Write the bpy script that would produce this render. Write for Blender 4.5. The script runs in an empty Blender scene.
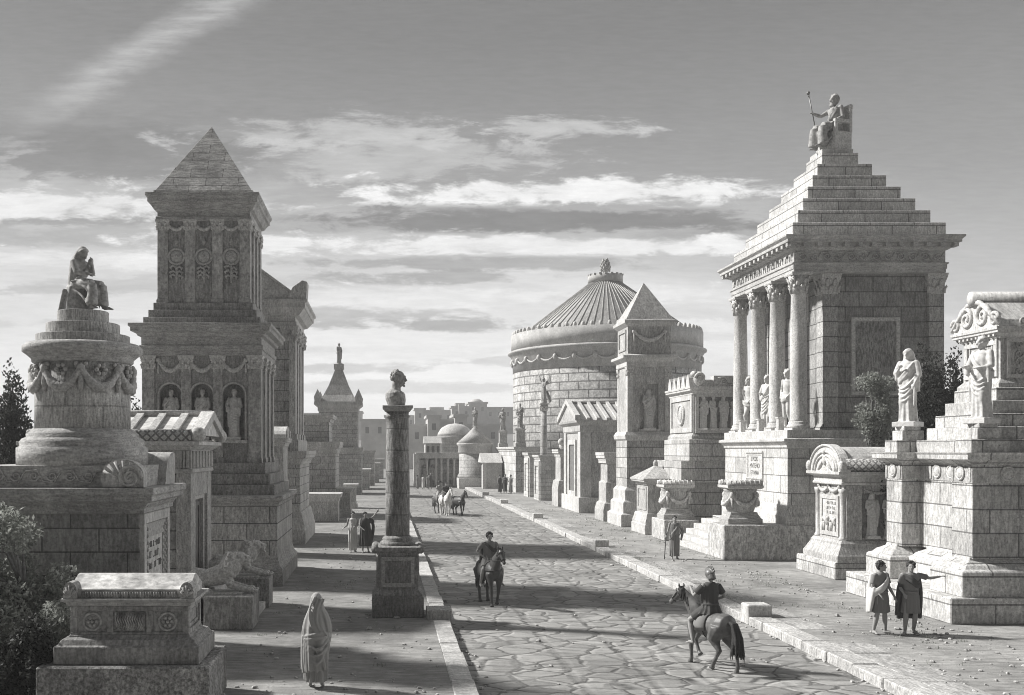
import bpy, bmesh, math, random
from mathutils import Vector, Matrix, noise
RND = random.Random(11)
SC = bpy.context.scene
COL = SC.collection
PI = math.pi

# ---------------------------------------------------------------- camera
cam_d = bpy.data.cameras.new("camera")
cam = bpy.data.objects.new("camera", cam_d)
COL.objects.link(cam)
CH = 4.65                                   # eye height above the road
cam.location = (0, 0, CH)
cam.rotation_euler = (PI / 2, 0, 0)         # level, looking along +Y
cam_d.sensor_width = 36
cam_d.lens = 36 * 1000 / 1024
cam_d.shift_x = 128 / 1024
cam_d.shift_y = 102.5 / 1024
cam_d.clip_end = 6000
SC.camera = cam

# ---------------------------------------------------------------- sun
SUN_EL = math.radians(39)
SUN_AZ = math.radians(19)                   # ahead of due left
sd = bpy.data.lights.new("sun", 'SUN')
sd.energy = 5.0
sd.angle = math.radians(4.5)
sd.color = (1.0, 0.985, 0.96)
sun = bpy.data.objects.new("sun", sd)
COL.objects.link(sun)
to_sun = Vector((-math.cos(SUN_EL) * math.cos(SUN_AZ), math.cos(SUN_EL) * math.sin(SUN_AZ), math.sin(SUN_EL)))
sun.rotation_euler = to_sun.to_track_quat('Z', 'Y').to_euler()
sun.location = (-60, 40, 80)

# ---------------------------------------------------------------- exposure
SC.view_settings.view_transform = 'Standard'
SC.view_settings.look = 'None'
SC.view_settings.exposure = 0.6
SC.view_settings.gamma = 1.0
SC.cycles.filter_width = 1.0
SC.cycles.max_bounces = 6
SC.cycles.diffuse_bounces = 3

# ---------------------------------------------------------------- world
W = bpy.data.worlds.new("World")
SC.world = W
W.use_nodes = True
nt = W.node_tree
for n in list(nt.nodes):
    nt.nodes.remove(n)


class NT:
    """small helper to write node graphs"""
    def __init__(s, tree):
        s.t = tree

    def n(s, typ, **kw):
        nd = s.t.nodes.new(typ)
        for k, v in kw.items():
            setattr(nd, k, v)
        return nd

    def link(s, a, b):
        s.t.links.new(a, b)

    def put(s, sock, v):
        if isinstance(v, bpy.types.NodeSocket):
            s.t.links.new(v, sock)
        elif v is not None:
            sock.default_value = v

    def m(s, op, a, b=None, c=None, clamp=False):
        nd = s.n('ShaderNodeMath', operation=op)
        nd.use_clamp = clamp
        s.put(nd.inputs[0], a)
        s.put(nd.inputs[1], b)
        s.put(nd.inputs[2], c)
        return nd.outputs[0]

    def mixf(s, fac, a, b):
        nd = s.n('ShaderNodeMix', data_type='FLOAT')
        s.put(nd.inputs[0], fac)
        s.put(nd.inputs[2], a)
        s.put(nd.inputs[3], b)
        return nd.outputs[0]

    def sstep(s, x, a, b):
        nd = s.n('ShaderNodeMapRange', interpolation_type='SMOOTHSTEP')
        s.put(nd.inputs[0], x)
        nd.inputs[1].default_value = a
        nd.inputs[2].default_value = b
        return nd.outputs[0]

    def rng(s, x, a, b, c, d):
        nd = s.n('ShaderNodeMapRange')
        s.put(nd.inputs[0], x)
        for i, v in enumerate((a, b, c, d)):
            nd.inputs[i + 1].default_value = v
        return nd.outputs[0]

    def comb(s, x, y, z=0.0):
        nd = s.n('ShaderNodeCombineXYZ')
        s.put(nd.inputs[0], x)
        s.put(nd.inputs[1], y)
        s.put(nd.inputs[2], z)
        return nd.outputs[0]

    def noise(s, vec, scale=1.0, detail=4.0, rough=0.55, dist=0.0):
        nd = s.n('ShaderNodeTexNoise')
        s.put(nd.inputs['Vector'], vec)
        nd.inputs['Scale'].default_value = scale
        nd.inputs['Detail'].default_value = detail
        nd.inputs['Roughness'].default_value = rough
        nd.inputs['Distortion'].default_value = dist
        return nd.outputs['Fac']

    def ramp(s, x, pts):
        nd = s.n('ShaderNodeValToRGB')
        s.put(nd.inputs[0], x)
        el = nd.color_ramp.elements
        while len(el) < len(pts):
            el.new(0.5)
        for e, (p, v) in zip(el, pts):
            e.position = p
            e.color = (v, v, v, 1)
        return nd.outputs[0]


g = NT(nt)
tc = g.n('ShaderNodeTexCoord')
sep = g.n('ShaderNodeSeparateXYZ')
g.link(tc.outputs['Generated'], sep.inputs[0])
dx, dy, dz = sep.outputs
sky = g.n('ShaderNodeTexSky', sky_type='NISHITA')
sky.sun_disc = False
sky.sun_elevation = SUN_EL
sky.sun_rotation = math.radians(-90 + 19)
sky.altitude = 50
sky.dust_density = 2.5
bw = g.n('ShaderNodeRGBToBW')
g.link(sky.outputs[0], bw.inputs[0])
clear = g.m('MINIMUM', g.m('MULTIPLY', bw.outputs[0], 0.045), 0.5)
# overcast veil that lightens towards the horizon; overhead brightening added to lift ground shade
veil = g.ramp(g.m('MAXIMUM', dz, 0.0), [(0, 0.50), (0.06, 0.46), (0.14, 0.34), (0.24, 0.21), (0.38, 0.13), (0.46, 0.12), (0.75, 0.25), (1, 0.30)])
base = g.m('MULTIPLY', g.mixf(0.72, clear, veil), 1.22)
yy = g.m('MAXIMUM', dy, 0.08)
su = g.m('DIVIDE', dx, yy)
sv = g.m('DIVIDE', dz, yy)
# sky dimmed behind for darker fronts; unseen bright area added right as fill light
back = g.sstep(dy, 0.1, -0.7)
base = g.mixf(back, base, g.m('MULTIPLY', base, 0.20))
east_fill = g.m('MULTIPLY', g.m('MULTIPLY', g.sstep(dx, 0.62, 0.90), g.sstep(dz, 0.60, 0.12)), g.sstep(dy, -0.05, 0.25))
base = g.m('ADD', base, g.m('MULTIPLY', east_fill, 4.2))
# the right part of the sky stays greyer, brightest low above the road
front = g.sstep(dy, 0.15, 0.5)
low = g.m('MULTIPLY', g.sstep(sv, 0.33, 0.02), g.sstep(g.m('ABSOLUTE', g.m('SUBTRACT', su, -0.02)), 0.75, 0.05))
base = g.m('ADD', base, g.m('MULTIPLY', g.m('MULTIPLY', low, front), 0.24))
nA = g.noise(g.comb(g.m('MULTIPLY', su, 5.0), g.m('MULTIPLY', sv, 26.0), 3.1), 1.0, 7.0, 0.62, 0.4)
nB = g.noise(g.comb(g.m('MULTIPLY', su, 2.2), g.m('MULTIPLY', sv, 11.0), 8.4), 1.0, 5.0, 0.6, 0.5)
nC = g.noise(g.comb(g.m('MULTIPLY', su, 22.0), g.m('MULTIPLY', sv, 130.0), 1.7), 1.0, 4.0, 0.6, 0.2)
nD = g.noise(g.comb(g.m('MULTIPLY', su, 15.0), g.m('MULTIPLY', sv, 46.0), 5.5), 1.0, 8.0, 0.66, 0.3)
nd0 = g.m('ADD', g.m('ADD', g.m('MULTIPLY', g.m('SUBTRACT', nA, 0.5), 2.0), g.m('MULTIPLY', g.m('SUBTRACT', nD, 0.5), 3.4)), g.m('MULTIPLY', g.m('SUBTRACT', nC, 0.5), 0.9))
# soft streaks everywhere low in the sky
streak = g.m('MULTIPLY', g.sstep(nB, 0.50, 0.72), g.sstep(sv, 0.36, 0.16))
base = g.mixf(g.m('MULTIPLY', g.m('MULTIPLY', streak, front), 0.6), base, 0.62)
CLOUDS = [(-290, 231, 170, 10, 0.22, 0.8), (-200, 330, 180, 20, 0.19, 0.7), (60, 270, 170, 9, 0.25, 0.7), (-60, 225, 130, 9, 0.27, 0.7), (330, 215, 160, 12, 0.24, 0.6), (-340, 330, 120, 22, 0.2, 0.7),   # azimuth, elevation (tangents, thousandths), half sizes, tone, weight
    (-254, 300, 260, 28, 0.155, 0.75), (-300, 247, 170, 17, 0.56, 0.95), (-280, 214, 150, 12, 0.30, 0.8),
    (-330, 188, 130, 12, 0.56, 0.8), (-40, 318, 150, 16, 0.40, 0.7), (20, 290, 150, 30, 0.38, 0.7), (-230, 165, 200, 10, 0.32, 0.6),
    (170, 322, 75, 12, 0.40, 0.8), (190, 258, 210, 15, 0.60, 1.0), (175, 228, 210, 15, 0.150, 0.95),
    (130, 205, 330, 11, 0.58, 0.95), (60, 172, 95, 8, 0.26, 0.85), (60, 150, 230, 13, 0.56, 0.8),
    (70, 125, 110, 8, 0.25, 0.85), (-60, 100, 60, 5, 0.36, 0.6), (60, 98, 330, 12, 0.58, 0.8), (320, 125, 80, 9, 0.60, 0.8),
    (40, 62, 260, 7, 0.38, 0.6), (-30, 135, 120, 8, 0.30, 0.8), (110, 187, 180, 7, 0.22, 0.7), (-80, 82, 110, 6, 0.33, 0.7), (150, 88, 120, 5, 0.36, 0.6), (-330, 160, 110, 7, 0.33, 0.7), (-310, 128, 90, 6, 0.36, 0.6), (330, 70, 90, 10, 0.55, 0.5),
]
for (a, b, ra, rb, tone, w) in CLOUDS:
    d = g.m('SQRT', g.m('ADD', g.m('POWER', g.m('MULTIPLY', g.m('SUBTRACT', su, a / 1000), 1000 / ra), 2.0),
                        g.m('POWER', g.m('MULTIPLY', g.m('SUBTRACT', sv, b / 1000), 1000 / rb), 2.0)))
    mk = g.sstep(g.m('SUBTRACT', d, nd0), 1.15, 0.50)
    base = g.mixf(g.m('MULTIPLY', g.m('MULTIPLY', mk, front), w), base, g.m('MULTIPLY', g.rng(nD, 0.3, 0.7, 0.84, 1.14), tone))
# one long cirrus streak, high on the left
d1, d2 = Vector((-150, 1000, 452)), Vector((-348, 1000, 340))
nn = d1.cross(d2).normalized()
dist = g.m('ADD', g.m('ADD', g.m('MULTIPLY', dx, nn.x), g.m('MULTIPLY', dy, nn.y)), g.m('MULTIPLY', dz, nn.z))
al = g.m('MULTIPLY', g.sstep(su, -0.42, -0.25), g.sstep(su, -0.08, -0.16))
dist = g.m('ADD', dist, g.m('ADD', g.m('MULTIPLY', g.m('SUBTRACT', nB, 0.5), 0.03), g.m('MULTIPLY', g.m('SUBTRACT', nD, 0.5), 0.03)))
cm = g.m('MULTIPLY', g.sstep(g.m('ABSOLUTE', dist), 0.021, 0.0), al)
cm = g.m('MULTIPLY', cm, g.rng(nC, 0.3, 0.7, 0.35, 1.0))
base = g.mixf(g.m('MULTIPLY', g.m('MULTIPLY', cm, front), 0.7), base, 0.44)
base = g.m('MULTIPLY', base, g.rng(g.noise(g.comb(g.m('MULTIPLY', su, 45.0), g.m('MULTIPLY', sv, 300.0), 2.2), 1.0, 3.0, 0.6), 0.3, 0.7, 0.95, 1.05))
base = g.mixf(g.sstep(dz, 0.0, -0.03), base, 0.16)
bg = g.n('ShaderNodeBackground')
g.link(base, bg.inputs[0])
bg.inputs[1].default_value = 1.0
wo = g.n('ShaderNodeOutputWorld')
g.link(bg.outputs[0], wo.inputs[0])
W.cycles.sampling_method = 'MANUAL'
W.cycles.sample_map_resolution = 512

# ================================================================ materials
MATS = {}


def stone(name, tone, joint=None, tool=0.09, toolc=0.15, stain=0.17, rough=0.85, diamond=None, mortar=0.36, grain=0.11, bump=0.5, vert=True, ms=None):
    """weathered cut stone: grain, stains, tooling marks and mortar joints; UVs are metres"""
    if name in MATS:
        return MATS[name]
    m = bpy.data.materials.new(name)
    m.use_nodes = True
    t = m.node_tree
    h = NT(t)
    bs = t.nodes['Principled BSDF']
    bs.inputs['Roughness'].default_value = rough
    bs.inputs['Specular IOR Level'].default_value = 0.25
    tc = h.n('ShaderNodeTexCoord')
    oi = h.n('ShaderNodeObjectInfo')
    va = h.n('ShaderNodeVectorMath', operation='ADD')
    h.link(tc.outputs['Object'], va.inputs[0])
    off = h.m('MULTIPLY', oi.outputs['Random'], 37.0)
    h.link(h.comb(off, off, off), va.inputs[1])
    P = va.outputs[0]
    big = h.noise(P, 0.9, 5, 0.6)
    fine = h.noise(P, 0.95 / (tool or .08), 3, 0.75)
    pit = h.sstep(h.noise(P, 0.8 / (tool or .08), 2, 0.5), 0.60, 0.72)
    col = h.m('MULTIPLY', h.rng(big, 0.3, 0.7, 1 - stain, 1 + stain), h.rng(fine, 0.36, 0.64, 1 - 2.2 * grain, 1 + 2.0 * grain))
    col = h.m('MULTIPLY', col, h.rng(pit, 0, 1, 1.0, 0.68))
    sp = h.n('ShaderNodeSeparateXYZ')
    h.link(tc.outputs['UV'], sp.inputs[0])
    hgt = fine
    soot = h.sstep(h.noise(P, 1.5, 5, 0.62, 0.6), 0.56, 0.70)
    col = h.m('MULTIPLY', col, h.rng(soot, 0, 1, 1.0, 1 - 0.75 * stain))
    lich = h.m('MULTIPLY', h.sstep(h.noise(P, 5.5, 4, 0.6, 0.3), 0.60, 0.68), h.sstep(big, 0.45, 0.6))
    col = h.m('MULTIPLY', col, h.rng(lich, 0, 1, 1.0, 1.10))
    # dark rain streaks running down
    rain = h.noise(h.comb(h.m('MULTIPLY', sp.outputs[0], 2.2), h.m('MULTIPLY', sp.outputs[1], 0.6), off), 1.0, 5, 0.65)
    col = h.m('MULTIPLY', col, h.rng(rain, 0.35, 0.75, 1.08, 1 - stain * 1.2))
    if tool:
        a, b = (0.9 / tool, 4.2) if vert else (4.2, 0.9 / tool)
        tl = h.noise(h.comb(h.m('MULTIPLY', sp.outputs[0], a), h.m('MULTIPLY', sp.outputs[1], b), off), 1.0, 2, 0.6)
        col = h.m('MULTIPLY', col, h.rng(tl, 0.38, 0.62, 1 - 1.6 * toolc, 1 + 1.3 * toolc))
        hgt = h.m('ADD', h.m('MULTIPLY', fine, 0.4), tl)
    if joint or diamond:
        br = h.n('ShaderNodeTexBrick')
        if diamond:
            mp = h.n('ShaderNodeMapping')
            mp.inputs['Rotation'].default_value = (0, 0, PI / 4)
            h.link(tc.outputs['UV'], mp.inputs[0])
            h.link(mp.outputs[0], br.inputs['Vector'])
            bw_, bh_ = diamond, diamond
            br.offset = 0.0
        else:
            h.link(tc.outputs['UV'], br.inputs['Vector'])
            bw_, bh_ = joint
        br.inputs['Scale'].default_value = 1.0
        br.inputs['Brick Width'].default_value = bw_
        br.inputs['Row Height'].default_value = bh_
        br.inputs['Mortar Size'].default_value = ms or (0.038 * min(bh_, 0.6) if not diamond else 0.16 * bw_)
        br.inputs['Mortar Smooth'].default_value = 0.35
        br.inputs['Color1'].default_value = (1.14, 1.14, 1.14, 1)
        br.inputs['Color2'].default_value = (0.84, 0.84, 0.84, 1)
        br.inputs['Mortar'].default_value = (mortar, mortar, mortar, 1)
        b2 = h.n('ShaderNodeRGBToBW')
        h.link(br.outputs['Color'], b2.inputs[0])
        col = h.m('MULTIPLY', col, b2.outputs[0])
        hgt = h.m('SUBTRACT', hgt, h.m('MULTIPLY', br.outputs['Fac'], 1.6))
    val = h.m('MULTIPLY', col, tone)
    cc = h.n('ShaderNodeCombineColor')
    h.put(cc.inputs[0], val)
    h.put(cc.inputs[1], h.m('MULTIPLY', val, 0.99))
    h.put(cc.inputs[2], h.m('MULTIPLY', val, 0.97))
    h.link(cc.outputs[0], bs.inputs['Base Color'])
    bp = h.n('ShaderNodeBump')
    bp.inputs['Strength'].default_value = bump
    bp.inputs['Distance'].default_value = 0.02
    h.link(hgt, bp.inputs['Height'])
    h.link(bp.outputs[0], bs.inputs['Normal'])
    MATS[name] = m
    return m


def plain(name, tone, rough=0.8, scale=18.0, var=0.15, bump=0.2, spec=0.2, sheen=0.0):
    if name in MATS:
        return MATS[name]
    m = bpy.data.materials.new(name)
    m.use_nodes = True
    h = NT(m.node_tree)
    bs = m.node_tree.nodes['Principled BSDF']
    bs.inputs['Roughness'].default_value = rough
    bs.inputs['Specular IOR Level'].default_value = spec
    tc = h.n('ShaderNodeTexCoord')
    a = h.noise(tc.outputs['Object'], scale, 4, 0.6)
    v = h.m('MULTIPLY', h.rng(a, 0.3, 0.7, 1 - var, 1 + var), tone)
    cc = h.n('ShaderNodeCombineColor')
    for i, k in enumerate((1.0, 0.99, 0.97)):
        h.put(cc.inputs[i], h.m('MULTIPLY', v, k))
    h.link(cc.outputs[0], bs.inputs['Base Color'])
    if bump:
        bp = h.n('ShaderNodeBump')
        bp.inputs['Strength'].default_value = bump
        bp.inputs['Distance'].default_value = 0.01
        h.link(a, bp.inputs['Height'])
        h.link(bp.outputs[0], bs.inputs['Normal'])
    MATS[name] = m
    return m


def leafy(name, tone, var=0.45):
    m = bpy.data.materials.new(name)
    m.use_nodes = True
    h = NT(m.node_tree)
    bs = m.node_tree.nodes['Principled BSDF']
    bs.inputs['Roughness'].default_value = 0.6
    bs.inputs['Specular IOR Level'].default_value = 0.3
    tc = h.n('ShaderNodeTexCoord')
    a = h.noise(tc.outputs['Object'], 3.0, 4, 0.7)
    b = h.noise(tc.outputs['Object'], 40.0, 1, 0.5)
    v = h.m('MULTIPLY', h.m('MULTIPLY', h.rng(a, 0.3, 0.7, 1 - var, 1 + var), h.rng(b, 0.3, 0.7, 0.75, 1.3)), tone)
    cc = h.n('ShaderNodeCombineColor')
    for i, k in enumerate((0.97, 1.0, 0.93)):
        h.put(cc.inputs[i], h.m('MULTIPLY', v, k))
    h.link(cc.outputs[0], bs.inputs['Base Color'])
    tr = h.n('ShaderNodeBsdfTranslucent')
    h.link(cc.outputs[0], tr.inputs[0])
    mx = h.n('ShaderNodeMixShader')
    mx.inputs[0].default_value = 0.42
    h.link(bs.outputs[0], mx.inputs[1])
    h.link(tr.outputs[0], mx.inputs[2])
    h.link(mx.outputs[0], m.node_tree.nodes['Material Output'].inputs[0])
    MATS[name] = m
    return m


def ground_mat(name, tone, kind):
    m = bpy.data.materials.new(name)
    m.use_nodes = True
    h = NT(m.node_tree)
    bs = m.node_tree.nodes['Principled BSDF']
    bs.inputs['Roughness'].default_value = 0.9
    bs.inputs['Specular IOR Level'].default_value = 0.2
    tc = h.n('ShaderNodeTexCoord')
    P = tc.outputs['Object']
    sp = h.n('ShaderNodeSeparateXYZ')
    h.link(P, sp.inputs[0])
    big = h.noise(P, 0.35, 6, 0.65)
    mid = h.noise(P, 2.2, 5, 0.65)
    fine = h.noise(P, 30.0, 3, 0.7)
    scr = h.noise(h.comb(h.m('MULTIPLY', sp.outputs[0], 1.4), h.m('MULTIPLY', sp.outputs[1], 11.0)), 1.0, 4, 0.65)
    if kind == 'paving':
        wob = h.n('ShaderNodeTexNoise')
        h.link(P, wob.inputs['Vector'])
        wob.inputs['Scale'].default_value = 1.6
        wob.inputs['Detail'].default_value = 3
        vm = h.n('ShaderNodeVectorMath', operation='MULTIPLY_ADD')
        h.link(wob.outputs['Color'], vm.inputs[0])
        vm.inputs[1].default_value = (0.30, 0.30, 0)
        h.link(P, vm.inputs[2])
        mp = h.n('ShaderNodeMapping')
        mp.inputs['Scale'].default_value = (1.3, 1.75, 0)
        h.link(vm.outputs[0], mp.inputs[0])
        v1 = h.n('ShaderNodeTexVoronoi', feature='DISTANCE_TO_EDGE')
        v1.inputs['Scale'].default_value = 1.0
        h.link(mp.outputs[0], v1.inputs['Vector'])
        v2 = h.n('ShaderNodeTexVoronoi', feature='F1')
        v2.inputs['Scale'].default_value = 1.0
        h.link(mp.outputs[0], v2.inputs['Vector'])
        cb = h.n('ShaderNodeSeparateColor')
        h.link(v2.outputs['Color'], cb.inputs[0])
        ed = h.sstep(v1.outputs['Distance'], 0.010, h.rng(mid, 0.3, 0.7, 0.03, 0.075) if False else 0.05)
        val = h.m('MULTIPLY', h.rng(cb.outputs[0], 0, 1, 0.80, 1.18), h.rng(big, 0.3, 0.7, 0.78, 1.2))
        val = h.m('MULTIPLY', val, h.rng(scr, 0.35, 0.65, 0.74, 1.16))
        val = h.m('MULTIPLY', val, h.rng(fine, 0.3, 0.7, 0.95, 1.05))
        jt = h.sstep(h.noise(P, 0.8, 4, 0.6), 0.36, 0.60)
        val = h.m('MULTIPLY', val, h.mixf(ed, h.rng(jt, 0, 1, 0.24, 0.72), 1.0))
        val = h.m('MULTIPLY', val, h.rng(h.sstep(h.noise(P, 7.0, 4, 0.7), 0.55, 0.72), 0, 1, 1.0, 0.72))
        dust = h.sstep(mid, 0.57, 0.70)
        val = h.mixf(h.m('MULTIPLY', dust, 0.35), val, 1.15)
        rnd = h.sstep(v1.outputs['Distance'], 0.0, 0.16)
        hg = h.m('ADD', h.m('MULTIPLY', rnd, 1.0), h.m('MULTIPLY', fine, 0.12))
        hg = h.m('ADD', hg, h.m('MULTIPLY', mid, 0.35))
        for rx in (3.9, 5.4, 6.6, 8.1):
            rd = h.m('ABSOLUTE', h.m('SUBTRACT', h.m('ADD', sp.outputs[0], h.m('MULTIPLY', h.m('SUBTRACT', big, 0.5), 0.5)), rx))
            rt = h.sstep(rd, 0.16, 0.02)
            hg = h.m('SUBTRACT', hg, h.m('MULTIPLY', rt, 0.55))
            val = h.m('MULTIPLY', val, h.rng(rt, 0, 1, 1.0, 0.90))
        bd = 0.06
    else:
        val = h.m('MULTIPLY', h.rng(big, 0.3, 0.7, 0.66, 1.26), h.rng(mid, 0.3, 0.7, 0.76, 1.2))
        val = h.m('MULTIPLY', val, h.rng(fine, 0.3, 0.7, 0.88, 1.12))
        val = h.m('MULTIPLY', val, h.rng(scr, 0.35, 0.65, 0.66, 1.2))
        peb = h.n('ShaderNodeTexVoronoi', feature='F1')
        peb.inputs['Scale'].default_value = 6.5
        h.link(P, peb.inputs['Vector'])
        pk = h.m('MULTIPLY', h.sstep(peb.outputs['Distance'], 0.22, 0.10), h.sstep(mid, 0.50, 0.62))
        val = h.mixf(h.m('MULTIPLY', pk, 0.45), val, 0.55)
        hg = h.m('ADD', h.m('MULTIPLY', mid, 1.0), h.m('MULTIPLY', fine, 0.3))
        hg = h.m('ADD', hg, pk)
        bd = 0.05
    val = h.m('MULTIPLY', val, tone)
    cc = h.n('ShaderNodeCombineColor')
    for i, k in enumerate((1.0, 0.99, 0.965)):
        h.put(cc.inputs[i], h.m('MULTIPLY', val, k))
    h.link(cc.outputs[0], bs.inputs['Base Color'])
    bp = h.n('ShaderNodeBump')
    bp.inputs['Strength'].default_value = 0.7
    bp.inputs['Distance'].default_value = bd
    h.link(hg, bp.inputs['Height'])
    h.link(bp.outputs[0], bs.inputs['Normal'])
    MATS[name] = m
    return m


M_ASH = stone('ashlar', 0.40, joint=(1.05, 0.42), tool=0.05)
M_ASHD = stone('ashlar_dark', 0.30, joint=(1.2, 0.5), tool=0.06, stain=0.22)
M_ASHL = stone('ashlar_pale', 0.50, joint=(0.95, 0.36), tool=0.045, toolc=0.1)
M_BIG = stone('ashlar_large', 0.44, joint=(1.5, 0.62), tool=0.05, grain=0.1)
M_ROT = stone('ashlar_rotunda', 0.40, joint=(2.3, 0.95), tool=0.2, toolc=0.14, mortar=0.34, stain=0.3, ms=0.085, grain=0.08)
M_PLAIN = stone('cut_stone', 0.40, tool=0.05)
M_PALE = stone('cut_stone_pale', 0.50, tool=0.06, toolc=0.1, grain=0.08)
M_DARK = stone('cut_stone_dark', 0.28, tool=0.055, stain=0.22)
M_TRIM = stone('moulded_trim', 0.42, tool=0.06, toolc=0.1, grain=0.09)
M_TRIMD = stone('moulded_trim_dark', 0.36, tool=0.05, vert=False, toolc=0.12)
M_STRIG = stone('strigilated', 0.27, tool=0.09, toolc=0.3, bump=0.7)
M_SCALE = stone('scale_carving', 0.42, diamond=0.16, tool=None, mortar=0.4, bump=0.8)
M_TILE = stone('roof_tile', 0.40, tool=0.09, toolc=0.1)
M_COLM = stone('column_drum', 0.36, joint=(40.0, 0.62), tool=0.05, mortar=0.6)
M_MARB = plain('marble', 0.50, 0.6, 14.0, 0.22, 0.3, 0.3)
M_MARBD = plain('marble_weathered', 0.30, 0.7, 14.0, 0.4, 0.4, 0.25)
M_CARV = plain('carving', 0.48, 0.75, 16.0, 0.4, 0.5)
M_CARVD = plain('carving_dark', 0.36, 0.75, 18.0, 0.42, 0.5)
M_VOID = plain('shadowed_interior', 0.10, 0.9, 5.0, 0.2, 0.2)
M_LETTER = plain('letter_dark', 0.13, 0.8, 30.0, 0.2, 0.0)  # dark tone of the letter strokes
M_DOOR = plain('door_bronze', 0.16, 0.6, 6.0, 0.3, 0.2)
M_HEDGE = leafy('leaf_cypress', 0.04)
M_LEAF = leafy('leaf_shrub', 0.30)
M_LEAFL = leafy('leaf_pale', 0.27)
M_BARK = plain('bark', 0.13, 0.9, 12.0, 0.35, 0.6)
M_SKIN = plain('skin', 0.30, 0.6, 20.0, 0.06, 0.05)
M_HAIR = plain('hair', 0.035, 0.6, 60.0, 0.4, 0.3)
M_CLW = plain('wool_white', 0.55, 0.9, 90.0, 0.07, 0.15)
M_CLP = plain('wool_pale', 0.34, 0.9, 60.0, 0.15, 0.2)
M_CLG = plain('wool_grey', 0.20, 0.9, 90.0, 0.08, 0.15)
M_CLD = plain('wool_dark', 0.075, 0.9, 90.0, 0.1, 0.15)
M_LEATH = plain('leather', 0.06, 0.6, 30.0, 0.2, 0.1)
M_BRONZE = plain('bronze', 0.14, 0.4, 20.0, 0.2, 0.1, 0.6)
M_HORSE = plain('horse_bay', 0.11, 0.5, 6.0, 0.35, 0.1, 0.4)
M_HORSED = plain('horse_dark', 0.06, 0.5, 5.0, 0.2, 0.05, 0.4)
M_HORSEW = plain('horse_white', 0.55, 0.55, 5.0, 0.1, 0.05, 0.3)
M_MANE = plain('mane', 0.03, 0.7, 60.0, 0.4, 0.3)
M_ROAD = ground_mat('basalt_paving', 0.275, 'paving')
M_EARTH = ground_mat('trodden_earth', 0.30, 'earth')
M_EARTHD = ground_mat('trodden_earth_dark', 0.25, 'earth')
M_HILL = plain('hill_scrub', 0.16, 0.95, 0.06, 0.35, 0.0)
M_FAR = plain('distant_masonry', 0.40, 0.9, 0.4, 0.2, 0.0)


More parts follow.
